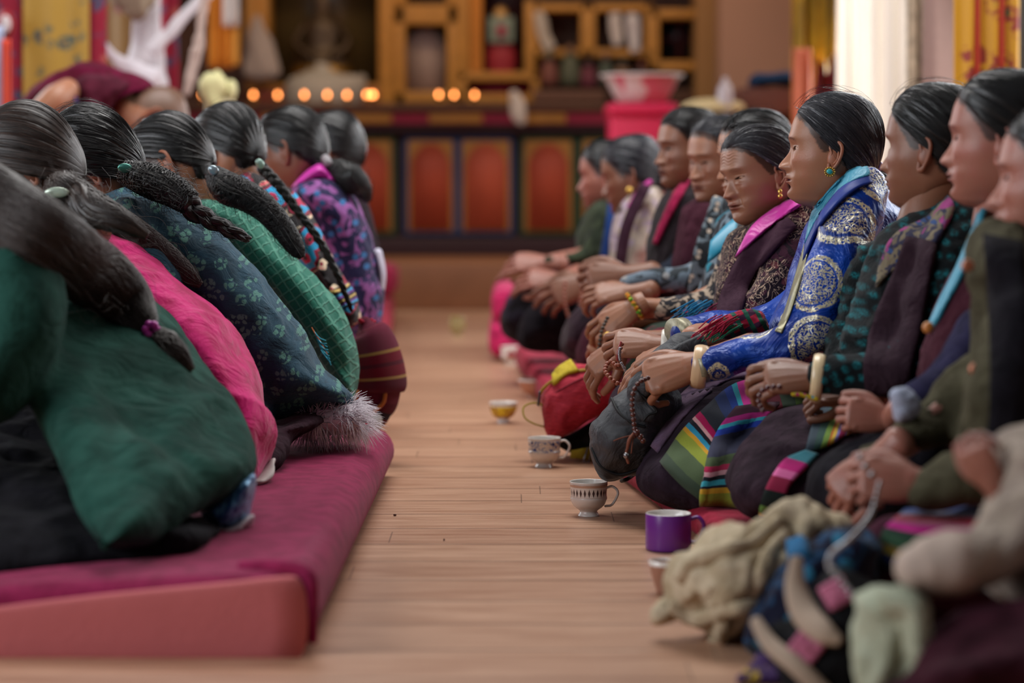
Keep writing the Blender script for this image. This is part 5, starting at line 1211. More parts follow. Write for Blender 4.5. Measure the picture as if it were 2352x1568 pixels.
# ---- R9
Y=7.75; p=person(1450,Y,.09,'person with gold earring and cream, grey patterned jacket in the far right row')
h,hr,f=head_on(1450,405,7.75,166,-14,0,1.0,dict(),dict(tie=(-.1,0,-.03),na=200,strands=200,fly=6,seed=27,bulge=.004),neck=(1475,510,7.77))
garment('jacket',[puff([(1430,450),(1480,420),(1520,430),(1525,520),(1500,640),(1410,660),(1400,560),(1412,500)],[(1475,480),(1455,600)],7.77,.18),ptube([(1490,470,7.64,30,.055),(1470,560,7.6,30,.05),(1440,615,7.58,25,.045)],sub=5)],m_blobs('cream_grey_print','b0a294','a898a8','5a4c48',sc=9.,dist=1.5,thr=(.5,.6)),p,vs=.01,amp=.006,seed=39)
part('robe_front',sheet([[at(1470,420,7.56),at(1430,520,7.54),at(1410,640,7.55)],[at(1495,430,7.56),at(1450,520,7.52),at(1428,640,7.53)]],.02),Mchuba,p)
part('collar',tube([at(1492,418,7.6),at(1468,440,7.57),at(1446,475,7.56)],.009,seg=8,sub=4),plain('magenta_collar','a02478',.5),p,'thin magenta collar')
body(h,[hand_at(at(1352,648,7.55),nrm(np.array([-.8,0,-.3])),(-.1,-.9,.4),1.2,curl=(.3,.4,.5,.5),side=-1,fore=.05),limb([(1478,520,7.66),(1450,600,7.6),(1370,642,7.56)],(1475,500,7.77))],p,Mskin3)
garment('sleeve',[ptube([(1425,618,7.58,22,.042),(1400,632,7.57,21,.04),(1380,640,7.56,20,.038),(1350,646,7.56,17,.03)],seg=16,sub=5)],cloth('royal_blue_sleeve','17386c'),p,vs=.01,amp=.003,label='royal blue sleeve')
part('hair',join(hr,sph(f(-.115,0,-.03),(.04,.04,.05),10,14)),Mhair_g,p)
ec=f(0,.088,-.045); part('earring',sph(ec,.011,8,10),bpy.data.materials['gold'],p,'round gold earring')
garment('skirt',[puff([(1430,650),(1330,640),(1240,680),(1195,740),(1200,800),(1320,815),(1430,800)],[(1270,740),(1390,740)],7.75,.16)],cloth('near_black_skirt','161318'),p,vs=.012,amp=.006)
# ---- R10
Y=8.25; p=person(1380,Y,.09,'farthest person of the right row, dark green jacket, face dim against the altar doors')
h,hr,f=head_on(1392,405,8.25,168,-6,0,.97,dict(hi=False),dict(na=140,nt=30,strands=80,fly=0,seed=28),neck=(1405,500,8.27))
garment('jacket',[puff([(1350,470),(1390,450),(1440,470),(1440,580),(1400,640),(1340,620),(1320,560)],[(1390,510),(1375,590)],8.27,.18),
 ptube([(1385,500,8.15,24,.05),(1360,575,8.1,25,.045),(1300,595,8.08,17,.038),(1255,602,8.06,14,.03)],sub=5)],m_blobs('dark_green_jacket','22281e','343c2c','2a3024',sc=12),p,vs=.01,amp=.006)
part('blue_shirt',sheet([[at(1400,440,8.06),at(1390,520,8.04),at(1375,610,8.05)],[at(1415,450,8.06),at(1405,520,8.04),at(1392,610,8.05)]],.012),plain('royal_shirt','183c7c',.8),p,'royal blue shirt front')
body(h,[hand_at(at(1252,603,8.06),nrm(np.array([-1,0,.0])),(-.1,-.7,.6),1.05,curl=(.3,.5,.6,.6),fore=.05),hand_at(at(1285,645,7.95),nrm(np.array([-1,0,.1])),(-.1,-.7,.6),1.05,curl=(.4,.5,.6,.6),side=1,fore=.06),limb([(1385,510,8.17),(1360,575,8.12),(1270,600,8.07)],(1405,490,8.27)),limb([(1370,590,8.2),(1300,640,7.98)],(1400,500,8.27))],p,Mskin4)
part('hair',hr,Mhair,p)
garment('skirt',[puff([(1340,620),(1260,620),(1195,650),(1155,700),(1150,760),(1230,800),(1340,800)],[(1210,710),(1300,710)],8.2,.18)],m_blobs('black_flower_skirt','131116','1e1a26','2a2438','221c24',sc=14),p,vs=.012,amp=.006)
# ---- R3 teal knit woman
Y=4.65; p=person(2090,Y,.06,'person in black and teal knitted sweater with patterned blouse collar and cream bangle')
h,hr,f=head_on(2142,345,4.65,150,0,0,.98,dict(w=.98),dict(tie=(-.1,0,-.05),na=260,nt=50,strands=500,fly=60,groove=.0014,seed=29,wob=.3,thick=.011),neck=(2125,520,4.67),nr=.056)
def m_tealknit():
    t=NT('teal_knit'); v=t.coord('Object',rot=(0,.5,0)); d=t.vor2(t.flat(v),44.,rnd=.6); n=t.noise(v,160,3,.7)
    k=t.math('MULTIPLY',t.step(d,.46,.10),t.step(n,.34,.66)); big=t.step(t.noise(v,5,2),.3,.5)
    t.base(t.mix(t.math('MULTIPLY',k,t.math('ADD',.45,t.math('MULTIPLY',big,.4))),'0f1416','186e76'),.95,.1,0,.35)
    t.bump(d,-.7,.012); t.bump(n,.6,.004); return t.m
gs3=garment('sweater',[puff([(2110,480),(2180,450),(2250,470),(2275,520),(2262,640),(2220,780),(2170,900),(2060,940),(1980,900),(1935,830),(1930,760),(1975,640),(2005,560),(2040,520)],[(2160,540),(2110,700),(2060,840)],4.67,.19),
  ptube([(2215,500,4.52,62,.06),(2180,620,4.46,78,.07),(2150,740,4.42,76,.07),(2105,835,4.40,66,.065),(2020,858,4.40,52,.056),(1940,862,4.42,48,.05),(1895,866,4.43,44,.044)],seg=24,sub=6),
  ptube([(2010,600,4.78,50,.06),(1970,700,4.8,50,.06),(1935,800,4.78,48,.055),(1950,880,4.7,44,.05)],seg=20,sub=5)],m_tealknit(),p,vs=.008,amp=.007,sc=14,st=(.6,.6,1.5),seed=41)
collar_sheet(gs3,[[(2085,545),(2048,640),(2008,740),(1985,830),(1990,900)],[(2120,550),(2095,650),(2060,750),(2035,850),(2040,905)],[(2150,560),(2132,660),(2112,770),(2090,860),(2090,910)]],4.5,cloth('dark_brown_robe','2a1c24','33242c',crease=.5),p,'dark brown robe front',name='robe_front',off=.016,thick=.012)
Mfb=m_blobs('floral_blouse','6c6250','2c2c40','2c4470','8c3a70',sc=32.)
part('collar',drape(join(gs3,h),[[(2040,560),(2070,530),(2130,500),(2180,450)],[(2022,610),(2060,575),(2120,545),(2190,480)],[(2012,660),(2045,625),(2100,590),(2150,560)]],4.5,.012,.008),Mfb,p,'floral patterned blouse collar')
lh=hand_at(at(1882,868,4.43),nrm(np.array([-1,0,.0])),(.1,-.65,.72),1.02,curl=(.35,.5,.6,.6),curl2=(1.,1.,1.,1.),thumb=(.3,.3),side=-1,fore=.07)
rh3=hand_at(at(1960,908,4.52),nrm(np.array([-1,0,.02])),(0,-.6,.8),.8,curl=(.9,1.,1.,1.),side=1,fore=.06)
body(h,[lh,rh3,limb([(2180,620,4.5),(2150,740,4.46),(2105,835,4.43),(1930,865,4.43)],(2130,530,4.67)),limb([(2040,640,4.78),(1980,800,4.78),(1985,912,4.6)],(2130,530,4.67))],p,Mskin3)
part('hair',hr,Mhair,p)
bangle(at(1878,868,4.43),(-1,.15,.10),.041,.011,.0048,plain('cream_bangle','dcc49a',.3,.6),p,'cream bangle')
gs=garment('skirt',[puff([(2060,912),(1980,915),(1880,920),(1800,928),(1745,965),(1700,1030),(1668,1100),(1690,1160),(1760,1195),(1900,1200),(2060,1150),(2120,1040)],[(1790,1060),(1900,1030),(2030,1010)],4.62,.22,ky=-.0012)],Mplum,p,vs=.010,amp=.008,sc=7,seed=42)
part('apron',drape(gs,[[(1850,1035),(1868,970),(1890,928)],[(1885,1030),(1910,965),(1940,925)],[(1940,1000),(1955,950),(1985,922)],[(1975,985),(1990,945),(2010,922)]],4.35,.014,.006),Mapron2 if 0 else stripes('apron_fine_b',AP2,'y'),p,'finely striped apron over the knee')
part('apron_fold',drape(gs,[[(1850,1035),(1880,1045)],[(1800,1060),(1850,1075)],[(1765,1110),(1812,1120)],[(1745,1165),(1800,1180)],[(1745,1190),(1790,1198)]],4.4,.016,.008),Mapron3,p,'hanging fold of the finely striped apron')
# ---- R2
Y=4.2; p=person(2230,Y,.06,'person with turquoise inner collar and maroon robe, second nearest of the right row')
h,hr,f=head_on(2300,326,4.2,162,0,0,.97,dict(w=.98),dict(tie=(-.1,0,-.05),na=200,nt=40,strands=200,fly=10,seed=30),neck=(2300,520,4.22))
g2=garment('robe',[puff([(2250,500),(2330,480),(2440,520),(2440,900),(2300,1010),(2160,1010),(2110,900),(2130,760),(2190,620)],[(2320,620),(2240,860)],4.24,.19)],cloth('maroon_chuba','3a1a24','44222c',crease=.5),p,vs=.011,amp=.008,seed=43)
part('collar',drape(g2,[[(2252,478),(2205,600),(2160,690),(2130,758)],[(2262,480),(2224,600),(2174,698),(2139,764)]],4.1,.012,.008),Mturq,p,'turquoise inner collar')
part('clasp',sph(at(2132,752,3.98),(.010,.007,.010),8,12),plain('orange_clasp','c07838',.35,.6),p)
garment('sleeve',[ptube([(2250,760,4.03,56,.06),(2180,870,4.0,50,.055),(2110,905,4.0,36,.045),(2080,915,4.0,32,.04)],seg=18,sub=5)],cloth('navy_cuff','26243c'),p,vs=.01,amp=.004,label='navy sleeve')
body(h,[hand_at(at(2040,965,4.12),nrm(np.array([-.8,0,.15])),(.3,-.8,.2),.75,curl=(.9,1.,1.,1.),side=-1,fore=.05),limb([(2280,700,4.1),(2180,870,4.04),(2075,930,4.05),(2050,962,4.11)],(2310,540,4.22),.02)],p,Mskin4)
part('hair',hr,Mhair,p)
garment('skirt',[puff([(2200,960),(2060,985),(1950,1020),(1880,1060),(1850,1130),(1880,1200),(2000,1230),(2200,1220)],[(1960,1120),(2120,1100)],4.15,.19)],Mblackw,p,vs=.011,amp=.008,seed=44)
solo('handkerchief',folds(vox(join(puff([(2040,905),(2085,890),(2118,925),(2100,960),(2060,968)],[(2070,915),(2085,945)],3.86,.02)),.004,3),.003,30),plain('pale_blue_cotton','9ea4b8',.9),'folded pale blue handkerchief held by the person with turquoise collar','cloth')
# ---- R1 (olive coat)
Y=3.8; p=person(2330,Y,.06,'person in olive coat with snap buttons, blurred face cropped by the right edge')
h,hr,f=head_on(2425,418,3.8,166,0,0,.98,dict(w=.98),dict(tie=(-.1,0,-.05),na=160,nt=30,strands=120,fly=4,seed=31),neck=(2440,600,3.82))
go=garment('coat',[puff([(2225,520),(2300,500),(2420,520),(2560,620),(2560,1100),(2400,1230),(2240,1200),(2195,1080),(2225,900),(2235,700),(2215,600)],[(2400,700),(2380,1000)],3.84,.20),
  ptube([(2330,760,3.66,90,.08),(2290,900,3.62,84,.08),(2300,1040,3.60,80,.075),(2220,1100,3.60,66,.065),(2120,1112,3.60,54,.052)],seg=22,sub=6),
  ptube([(2250,870,3.95,60,.07),(2150,960,3.92,58,.06),(2040,1025,3.88,40,.05),(2000,1040,3.87,34,.045)],seg=20,sub=5)],cloth('olive_cotton','3c382a','4a4636',sheen=.15,crease=.9,cs=10),p,vs=.011,amp=.012,sc=8,st=(.8,.6,1.3),seed=45)
part('button',sph(at(2222,610,3.62),(.010,.005,.010),8,12),plain('copper_button','a86a50',.35,.6,.6),p); part('button',sph(at(2240,848,3.62),(.010,.005,.010),8,12),bpy.data.materials['copper_button'],p)
part('inner_vest',drape(go,[[(2262,540),(2275,700),(2275,900),(2265,1050)],[(2352,560),(2360,700),(2370,900),(2360,1050)]],3.65,.02,.01),Mblackw,p,'black inner vest')
body(h,[hand_at(at(2112,1112,3.60),nrm(np.array([-1,.05,.12])),(0,-.85,.5),.92,curl=(.9,1.,1.1,1.1),curl2=(1.,1.1,1.1,1.1),side=-1,fore=.05),hand_at(at(2015,1056,3.84),nrm(np.array([-.75,0,-.6])),(-.3,-.7,.5),.88,curl=(.7,.8,.9,.9),side=1,fore=.05),limb([(2330,760,3.72),(2290,900,3.68),(2290,1050,3.64),(2150,1110,3.61)],(2440,620,3.82)),limb([(2330,800,3.9),(2150,960,3.9),(2040,1040,3.86)],(2440,620,3.82))],p,Mskin4)
part('hair',hr,Mhair,p)
gk1=garment('skirt',[puff([(2352,1150),(2200,1160),(2050,1170),(1985,1220),(1950,1300),(2000,1400),(2200,1440),(2500,1400),(2500,1200)],[(2080,1290),(2350,1300)],3.72,.2)],cloth('dark_wine_skirt','3a1826'),p,vs=.012,amp=.008,seed=46)
part('apron',drape(gk1,[[(2010,1290),(2030,1220),(2080,1172)],[(2100,1340),(2110,1240),(2180,1165)],[(2200,1350),(2220,1250),(2300,1168)],[(2330,1370),(2350,1260),(2400,1170)]],3.5,.02,.006),stripes('apron_near',[(2,'1c2838'),(2,'2c3c6a'),(1.5,'a89438'),(1.2,'8a6a2c'),(3,'2c4a34'),(2,'223a2c'),(2.4,'c82c8c'),(1.2,'b86a84'),(2,'a02838'),(1.5,'7a7a90'),(2,'344a80')],'x'),p,'blurred striped apron')
# ---- R0 nearest, cropped
Y=3.15; p=person(2380,Y,.06,'nearest person at the lower right corner, only taupe shawl and maroon lap in frame')
gsh=garment('shawl',[puff([(2290,1010),(2370,980),(2520,1000),(2560,1300),(2440,1400),(2300,1370),(2240,1290),(2255,1180),(2290,1120)],[(2400,1100),(2380,1280)],3.2,.17),
  ptube([(2350,1200,3.05,80,.07),(2280,1270,3.02,74,.065),(2200,1290,3.0,76,.06),(2140,1300,3.0,58,.05)],seg=20,sub=5)],cloth('taupe_wool','86786e','9c8e80',sheen=.3,crease=.9,cs=9),p,vs=.012,amp=.012,sc=8,seed=47)
part('cuff',folds(ptube([(2190,1290,3.0,74,.062),(2130,1300,3.0,66,.055),(2105,1305,3.0,52,.045)],seg=24,sub=4),.003,20),plain('cream_cuff','a8968a',.9,vs=20),p,'cream fleece cuff')
garment('skirt',[puff([(2500,1300),(2380,1370),(2240,1400),(2120,1450),(2060,1540),(2040,1640),(2600,1700),(2600,1350)],[(2250,1520),(2450,1500)],3.0,.2)],cloth('deep_maroon','2e141c','3c1c26',crease=.9,cs=8),p,vs=.014,amp=.014,sc=7,seed=48)
body(None,[hand_at(at(2285,1118,3.12),nrm(np.array([-.35,0,.6])),(-.6,-.6,.2),.62,curl=(.8,.9,1.,1.),fore=.09)],p,Mskin4)
# ================= cushions =================
def cushion(name,corners,z0,z1,label,mat,mat2=None,sag=None,rnd=.03,seed=0,group=None):
    """corners (x,y) near-left, near-right, far-right, far-left; rounded slab"""
    c=np.array(corners,float); nu,nv,nz=60,90,9
    def P(u,v,w,inset=0.):
        a=c[0]*(1-u)+c[1]*u; b=c[3]*(1-u)+c[2]*u; q=a*(1-v)+b*v; return q
    rings=[]; per=[]
    m=40
    for k in range(m): per.append((k/m,0))
    for k in range(m): per.append((1,k/m))
    for k in range(m): per.append((1-k/m,1))
    for k in range(m): per.append((0,1-k/m))
    H=z1-z0; cen=c.mean(0); R_=[]
    rows=[]
    for t in np.linspace(0,1,9): # bottom to top sides
        a=t*math.pi; ins=rnd*(1-max(0,math.sin(a))**.45) ; rows.append((ins,z0+H*(1-math.cos(a))/2 if False else z0+H*t))
    hw_=np.linalg.norm(c[1]-c[0])*.5
    for s in (.03,.08,.16,.3,.5,.75,.97): rows.append((rnd+(hw_-rnd)*s,z1))
    w=np.linalg.norm(c[1]-c[0]); l=np.linalg.norm(c[2]-c[1])
    A=[]
    for ins,z in rows:
        r=[]
        iu=min(ins/w,.49); iv=min(ins/l,.49)
        for u,v in per:
            q=P(iu+(1-2*iu)*u,iv+(1-2*iv)*v,0)
            zz=z
            if sag is not None: zz=z0+(z-z0)*(1-sag(u if ins<w*.02 else iu+(1-2*iu)*u,iv+(1-2*iv)*v))
            r.append([q[0],q[1],zz])
        A.append(r)
    g=grid(np.array(A),closeu=True); n=len(per); g.F.append(tuple(range(n))[::-1]); k=(len(rows)-1)*n; g.F.append(tuple(range(k,k+n)))
    g=G(g.V+np.array([0,0,1])*(fbm(g.V*5+seed,3)*.004*sst(g.V[:,2],z0+.1*H,z0+.9*H))[:,None],g.F,g.UV)
    if mat2 is None: return solo(name,g,mat,label,'cushion',group)
    e=empty(name,[cen[0],cen[1],z0],label,'cushion',group); part('cover',g,mat,e); return e
Mcush=cloth('crimson_cotton','72163a','862048',sheen=.2,crease=.25,cs=7,weave=900)
Mcush2=cloth('red_mat_cotton','86182e','9a243c',sheen=.2,crease=.4,cs=9)
# near left mattress: crimson cover, pink foam end
NL=floor_at(-260,1512,0); NR=floor_at(722,1506,0); FR=floor_at(902,1092,0)
NL[1]=NR[1]
cu=cushion('floor_cushion',[(NL[0],NR[1]),(NR[0],NR[1]),(FR[0]+.004,FR[1]),(FR[0]-1.25,FR[1]+.05)],0.,.118,'long thick crimson floor cushion with a pink foam end, nearest on the left',Mcush,1,sag=lambda u,v:.22*(1-u)*max(0,1-v*1.5)+.0)
Fy=NR[1]
pts=crc(np.array([(-200,1425),(0,1392),(250,1362),(500,1338),(655,1322),(688,1330),(704,1365),(708,1440),(695,1500),(655,1520),(400,1522),(150,1519),(-200,1515)],float),6)
rows=[]
cen=np.array([300,1430])
for s,dy in ((1.,.05),(1.,.012),(.99,.0),(.975,-.006),(.95,-.009),(.8,-.010),(.4,-.010),(.02,-.010)):
    rows.append([at(*(np.array([np.clip(q[0],-400,600)*0+q[0],q[1]]) if 0 else (cen+(q-cen)*np.array([1-(1-s)*.12 if s>.9 else s, s]))),Fy-.006+dy) for q in pts])
gf=grid(np.array(rows),closeu=True); n=len(pts); k=(len(rows)-1)*n; gf.F.append(tuple(range(k,k+n)))
part('foam_end',gf,plain('pink_foam','c06a6c',.85,.15,var=.10,vs=5,bump=.3,bs=90),cu,'dusty pink foam end face')
part('cover_fold',tube([at(560,1300,Fy+.10),at(640,1302,Fy+.05),at(705,1318,Fy+.005),at(716,1380,Fy-.004),at(720,1470,Fy+.0)],[.010,.013,.012,.010,.006],seg=12,sub=6),Mcush,cu)
cushion('floor_cushion',[(-1.9,5.86),(-.335,5.82),(-.60,12.4),(-2.1,12.4)],0.,.12,'long crimson floor cushion behind the first, under the far bowing figures',Mcush2)
solo('bolster',join(box((-.72,12.2,.2),(.28,.5,.16),.05)),cloth('rose_bolster','9c2c4c'),'small rose bolster at the far end of the left row','cushion')
cushion('floor_cushion',[(.415,4.18),(1.6,4.18),(1.25,6.7),(.120,6.7)],0.,.06,'long thin red mat under the nearer people of the right row',Mcush2,rnd=.02,seed=3)
cushion('floor_cushion',[(.120,6.75),(1.25,6.75),(.95,9.0),(.01,9.0)],0.,.085,'red mat under the far people of the right row',Mcush2,rnd=.02,seed=5)
solo('cushion_stack',join(box((.16,9.75,.085),(.5,1.0,.13),.04),box((.165,9.75,.215),(.49,.96,.125),.04)),cloth('pink_cushion','b8285a'),'stack of two bright pink cushions beyond the farthest seated person','cushion',None)
# ================= cups on the floor =================
Mpor=plain('porcelain','dcd5ce',.18,.6,var=.03)
def cupset(px,py,rpx,hpx,label,style,name='teacup',handle=1,cat='cup'):
    b=floor_at(px,py); s=b[1]/FPX; r=rpx*s; H=hpx*s
    e=empty(name,b,label,cat)
    if style=='foot': prof=[(.001,.004),(.52*r,0),(.55*r,.03*H),(.46*r,.12*H),(.50*r,.17*H),(.80*r,.30*H),(.97*r,.50*H),(.93*r,.60*H),(.95*r,.80*H),(1.*r,.99*H),(.985*r,1.0*H),(.96*r,.985*H),(.90*r,.8*H),(.88*r,.55*H),(.7*r,.32*H),(.3*r,.2*H),(.001,.18*H)]
    elif style=='bowl': prof=[(.001,.004),(.42*r,0),(.44*r,.04*H),(.38*r,.14*H),(.40*r,.20*H),(.72*r,.36*H),(.90*r,.62*H),(.96*r,.9*H),(1.0*r,.99*H),(.985*r,1.0*H),(.95*r,.98*H),(.88*r,.7*H),(.7*r,.42*H),(.3*r,.26*H),(.001,.24*H)]
    elif style=='mug': prof=[(.001,.003),(.9*r,0),(.97*r,.02*H),(1.*r,.08*H),(1.*r,.5*H),(1.*r,.97*H),(.985*r,.99*H)]
    return e,b,r,H,prof
def handle_g(b,r,H,z0=.28,z1=.80,out=.62,t=.07,lean=0):
    zs=[z1,z1+.05,(z0+z1)/2+.12,z0+.05,z0]; xs=[.92,1.32,1+out,1.30,.93]
    return tube([b+np.array([x*r,-lean*r,z*H]) for x,z in zip(xs,zs)],[t*r]*5,[t*r*1.3]*5,seg=12,sub=8,ref=(0,1,0))
def band(b,r,H,prof,z0,z1,off=.0006):
    pr=cr(np.array(prof[:11]),6); m=(pr[:,1]>z0*H)&(pr[:,1]<z1*H)&(np.arange(len(pr))<56); q=pr[m]; q=q[np.argsort(q[:,1])].copy()
    q[:,0]+=off; return lathe(b,[(q[0,0]-off*2,q[0,1])]+[tuple(x) for x in q]+[(q[-1,0]-off*2,q[-1,1])],48)
# purple mug
e,b,r,H,prof=cupset(1535,1262,53,86,'purple mug with a white inside standing on the floor, nearest whole cup','mug','mug')
Mpur=plain('purple_glaze','6a2a88',.3,.5,var=.04)
part('body',lathe(b,prof,56),Mpur,e); part('inside',lathe(b,[(.985*r,.99*H),(.97*r,1.002*H),(.94*r,.99*H),(.93*r,.5*H),(.9*r,.1*H),(.001,.08*H)],56),Mpor,e,'white inside')
part('handle',handle_g(b,r,H,.2,.82,.55,.09,0),Mpur,e)
# cup with brown drops
e,b,r,H,prof=cupset(1352,1184,44,80,'white footed teacup with a peach band of dark drops, left of the purple mug','foot')
part('body',lathe(b,prof,56,3),Mpor,e); part('handle',handle_g(b,r*.95,H),Mpor,e)
def m_drops():
    t=NT('drop_band'); uv=t.coord('UV'); s=t.n('ShaderNodeSeparateXYZ'); t.l(uv,s.inputs[0]); u=t.math('FRACT',t.math('MULTIPLY',s.outputs[0],26.)); d=t.math('ABSOLUTE',t.math('SUBTRACT',u,.5))
    z=t.math('DIVIDE',s.outputs[1],H); k=t.math('ABSOLUTE',t.math('SUBTRACT',z,.70)); wd=t.math('SUBTRACT',.30,t.math('MULTIPLY',k,2.4))
    m=t.math('LESS_THAN',d,wd); pe=t.step(z,.84,.87); c=t.mix(pe,t.mix(m,'ddd2c8','4a3a38'),'c09880'); t.base(c,.25,.5); return t.m
part('painted_band',band(b,r,H,prof,.56,.96),m_drops(),e,'band of dark drops')
# blue flower cup
e,b,r,H,prof=cupset(1250,1072,38,68,'white footed teacup with a blue flower band beside the red backpack','foot')
part('body',lathe(b,prof,56,3),Mpor,e); part('handle',handle_g(b,r*.95,H,.3,.85),Mpor,e)
t=NT('blue_flower_band'); v=t.coord(); n=t.noise(v,95,2,.5,2.); d=t.vor(v,70); t.base(t.mix(t.step(d,.30,.25),t.mix(t.step(n,.52,.55),'d5cabb','6a78a0'),'24407c'),.25,.5)
part('painted_band',band(b,r,H,prof,.50,.94),t.m,e,'blue flower band')
# yellow bowl
e,b,r,H,prof=cupset(1156,971,33,48,'small yellow dragon patterned tea bowl with white rim and foot','bowl','tea_bowl',cat='bowl')
part('body',lathe(b,prof,56,3),Mpor,e)
t=NT('yellow_band'); v=t.coord(); n=t.noise(v,60,2,.5,1.5); t.base(t.mix(t.step(n,.54,.57),'d8b420','9a5a2a'),.25,.5)
part('painted_band',band(b,r,H,prof,.28,.86),t.m,e,'yellow painted band')
# peach bowl
e,b,r,H,prof=cupset(1228,914,38,44,'peach coloured bowl just left of the red backpack','bowl','tea_bowl',cat='bowl')
part('body',lathe(b,prof,48,3),plain('peach_glaze','c08468',.3,.5),e); part('rim',lathe(b,[(1.005*r,.93*H),(1.01*r,1.0*H),(.96*r,1.01*H),(.95*r,.93*H)],48),Mpor,e,'white rim')
e,b,r,H,prof=cupset(1246,866,32,38,'pale lilac tea bowl behind the peach bowl','bowl','tea_bowl',cat='bowl')
part('body',lathe(b,prof,40,3),plain('lilac_glaze','b4a8b4',.3,.5),e)
e,b,r,H,prof=cupset(1176,836,26,40,'white footed cup with a red flower in the far row of cups','foot')
part('body',lathe(b,prof,40,3),Mpor,e); part('handle',handle_g(b,r,H),Mpor,e); part('red_flower',sph(b+[-.004,-r*.93,.58*H],(.016,.004,.014),8,12),plain('red_enamel','8c1c28',.4),e)
e,b,r,H,prof=cupset(1144,806,24,42,'pale white cup next to the far red mat','foot')
part('body',lathe(b,prof,40,3),plain('pale_glaze','b8aca4',.4),e); part('handle',handle_g(b,r,H),bpy.data.materials['pale_glaze'],e)
e,b,r,H,prof=cupset(1051,770,18,42,'far single cup with a yellow green pattern alone in the aisle','foot')
part('body',lathe(b,prof,40,3),m_blobs('olive_cup','9a8a4c','b8a890','6a6a3c',sc=30),e)
# cup half hidden by the canvas bag
b=floor_at(1528,1362); e=empty('teacup',b,'pale cup half hidden behind the canvas bag','cup'); s=b[1]/FPX
part('body',lathe(b,[(.001,.003),(20*s,0),(22*s,10*s),(34*s,50*s),(38*s,76*s),(35*s,75*s),(30*s,50*s),(15*s,18*s),(.001,14*s)],40,2),plain('brown_cup','9a6e5a',.4),e); part('rim',lathe(b,[(37*s,66*s),(39*s,77*s),(35*s,78*s),(34*s,66*s)],40),Mpor,e)
# crumbs
for (x,y,w) in ((907,1185,4),(1020,1242,2)):
    q=floor_at(x,y); solo('crumb',sph(q+[0,0,.0025],(w*.0009,.003,.0022),6,8),plain('crumb_brown','4a2418'),'dark crumb on the planks right of the crimson cushion' if x<950 else 'tiny pale crumb on the planks in the middle of the aisle','crumb')
# ================= bags =================
# red backpack
Y=6.02; e=empty('backpack',floor_at(1330,1010),'red backpack with yellow zip and yellow strap on the floor','backpack')
gr=vox(join(puff([(1262,880),(1300,845),(1345,832),(1390,834),(1416,862),(1425,905),(1410,935),(1350,970),(1290,1004),(1262,1005),(1250,975),(1246,920)],[(1300,925),(1370,890)],Y,.085)),.006,3)
gr=folds(gr,.0035,22,(1,1,1),3,seed=4)
Mredb=(lambda t:(t.base(t.mix(t.step(t.noise(t.coord('Object',(1,1,8)),60,3),.4,.6),'c23a4a','a82c3e'),.8,.2,0,.2),t.bump(t.noise(t.coord(),22,4,.5,1.),.6,.012),t.bump(t.wave(t.coord('Object',rot=(0,.4,0)),60,1),.25,.001))[0])(NT('red_nylon'))
part('main_pouch',gr,Mredb,e)
part('yellow_zip_panel',drape(gr,[[(1268,862),(1285,842),(1312,826)],[(1272,885),(1298,862),(1330,852)]],Y,.010,.008),plain('yellow_mesh','b8a024',.8,vs=120,var=.4),e,'mustard yellow mesh panel')
part('zip',tube(lay_path(bvh(gr),[(1240,905),(1250,890),(1275,870),(1305,856),(1340,850),(1362,850)],Y,.005),[.004]*6,seg=8,sub=4),plain('mustard_piping','b09438',.7),e,'mustard piping')
part('zip_pull',tube([at(1240,900,Y-.09),at(1238,915,Y-.09),at(1236,930,Y-.09)],.003,seg=6),plain('grey_metal','6a6a6c',.3,.5,.8),e)
part('strap',sheet([[at(1246,930,Y-.02),at(1225,925,Y-.03),at(1203,935,Y-.04),at(1205,958,Y-.05),at(1225,972,Y-.05),at(1250,980,Y-.03)],[at(1246,930,Y+.02),at(1225,925,Y+.01),at(1203,935,Y+.0),at(1205,958,Y-.01),at(1225,972,Y-.01),at(1250,980,Y+.01)]],.004,6),plain('mustard_strap','a8982c',.8,vs=100),e,'mustard strap')
part('seam',tube(lay_path(bvh(gr),[(1250,920),(1290,893),(1340,868),(1400,850)],Y,.001),.002,seg=6,sub=4),plain('dark_red_seam','7a1c2c',.8),e)
part('back_panel',vox(join(puff([(1258,1006),(1300,1000),(1360,965),(1412,936),(1425,950),(1420,1010),(1380,1048),(1330,1046),(1290,1030)],[(1320,1015),(1390,985)],Y+.06,.06)),.006,2),cloth('olive_black_nylon','1f1e1c',sheen=.1),e,'blackish back panel')
bk=part('lower_strap',sheet([[at(1312,1034,5.99),at(1335,1030,5.98),at(1358,1026,6.0)],[at(1310,1052,5.99),at(1335,1054,5.98),at(1360,1058,6.0)]],.004),bpy.data.materials['mustard_strap'],e,'mustard webbing with buckle')
part('buckle',join(tube([at(1340,1060,5.95),at(1350,1028,5.95),at(1360,1030,5.95),at(1352,1062,5.95),at(1340,1060,5.95)],.0018,seg=6,raw=True)),bpy.data.materials['grey_metal'],bk,'grey metal buckle')
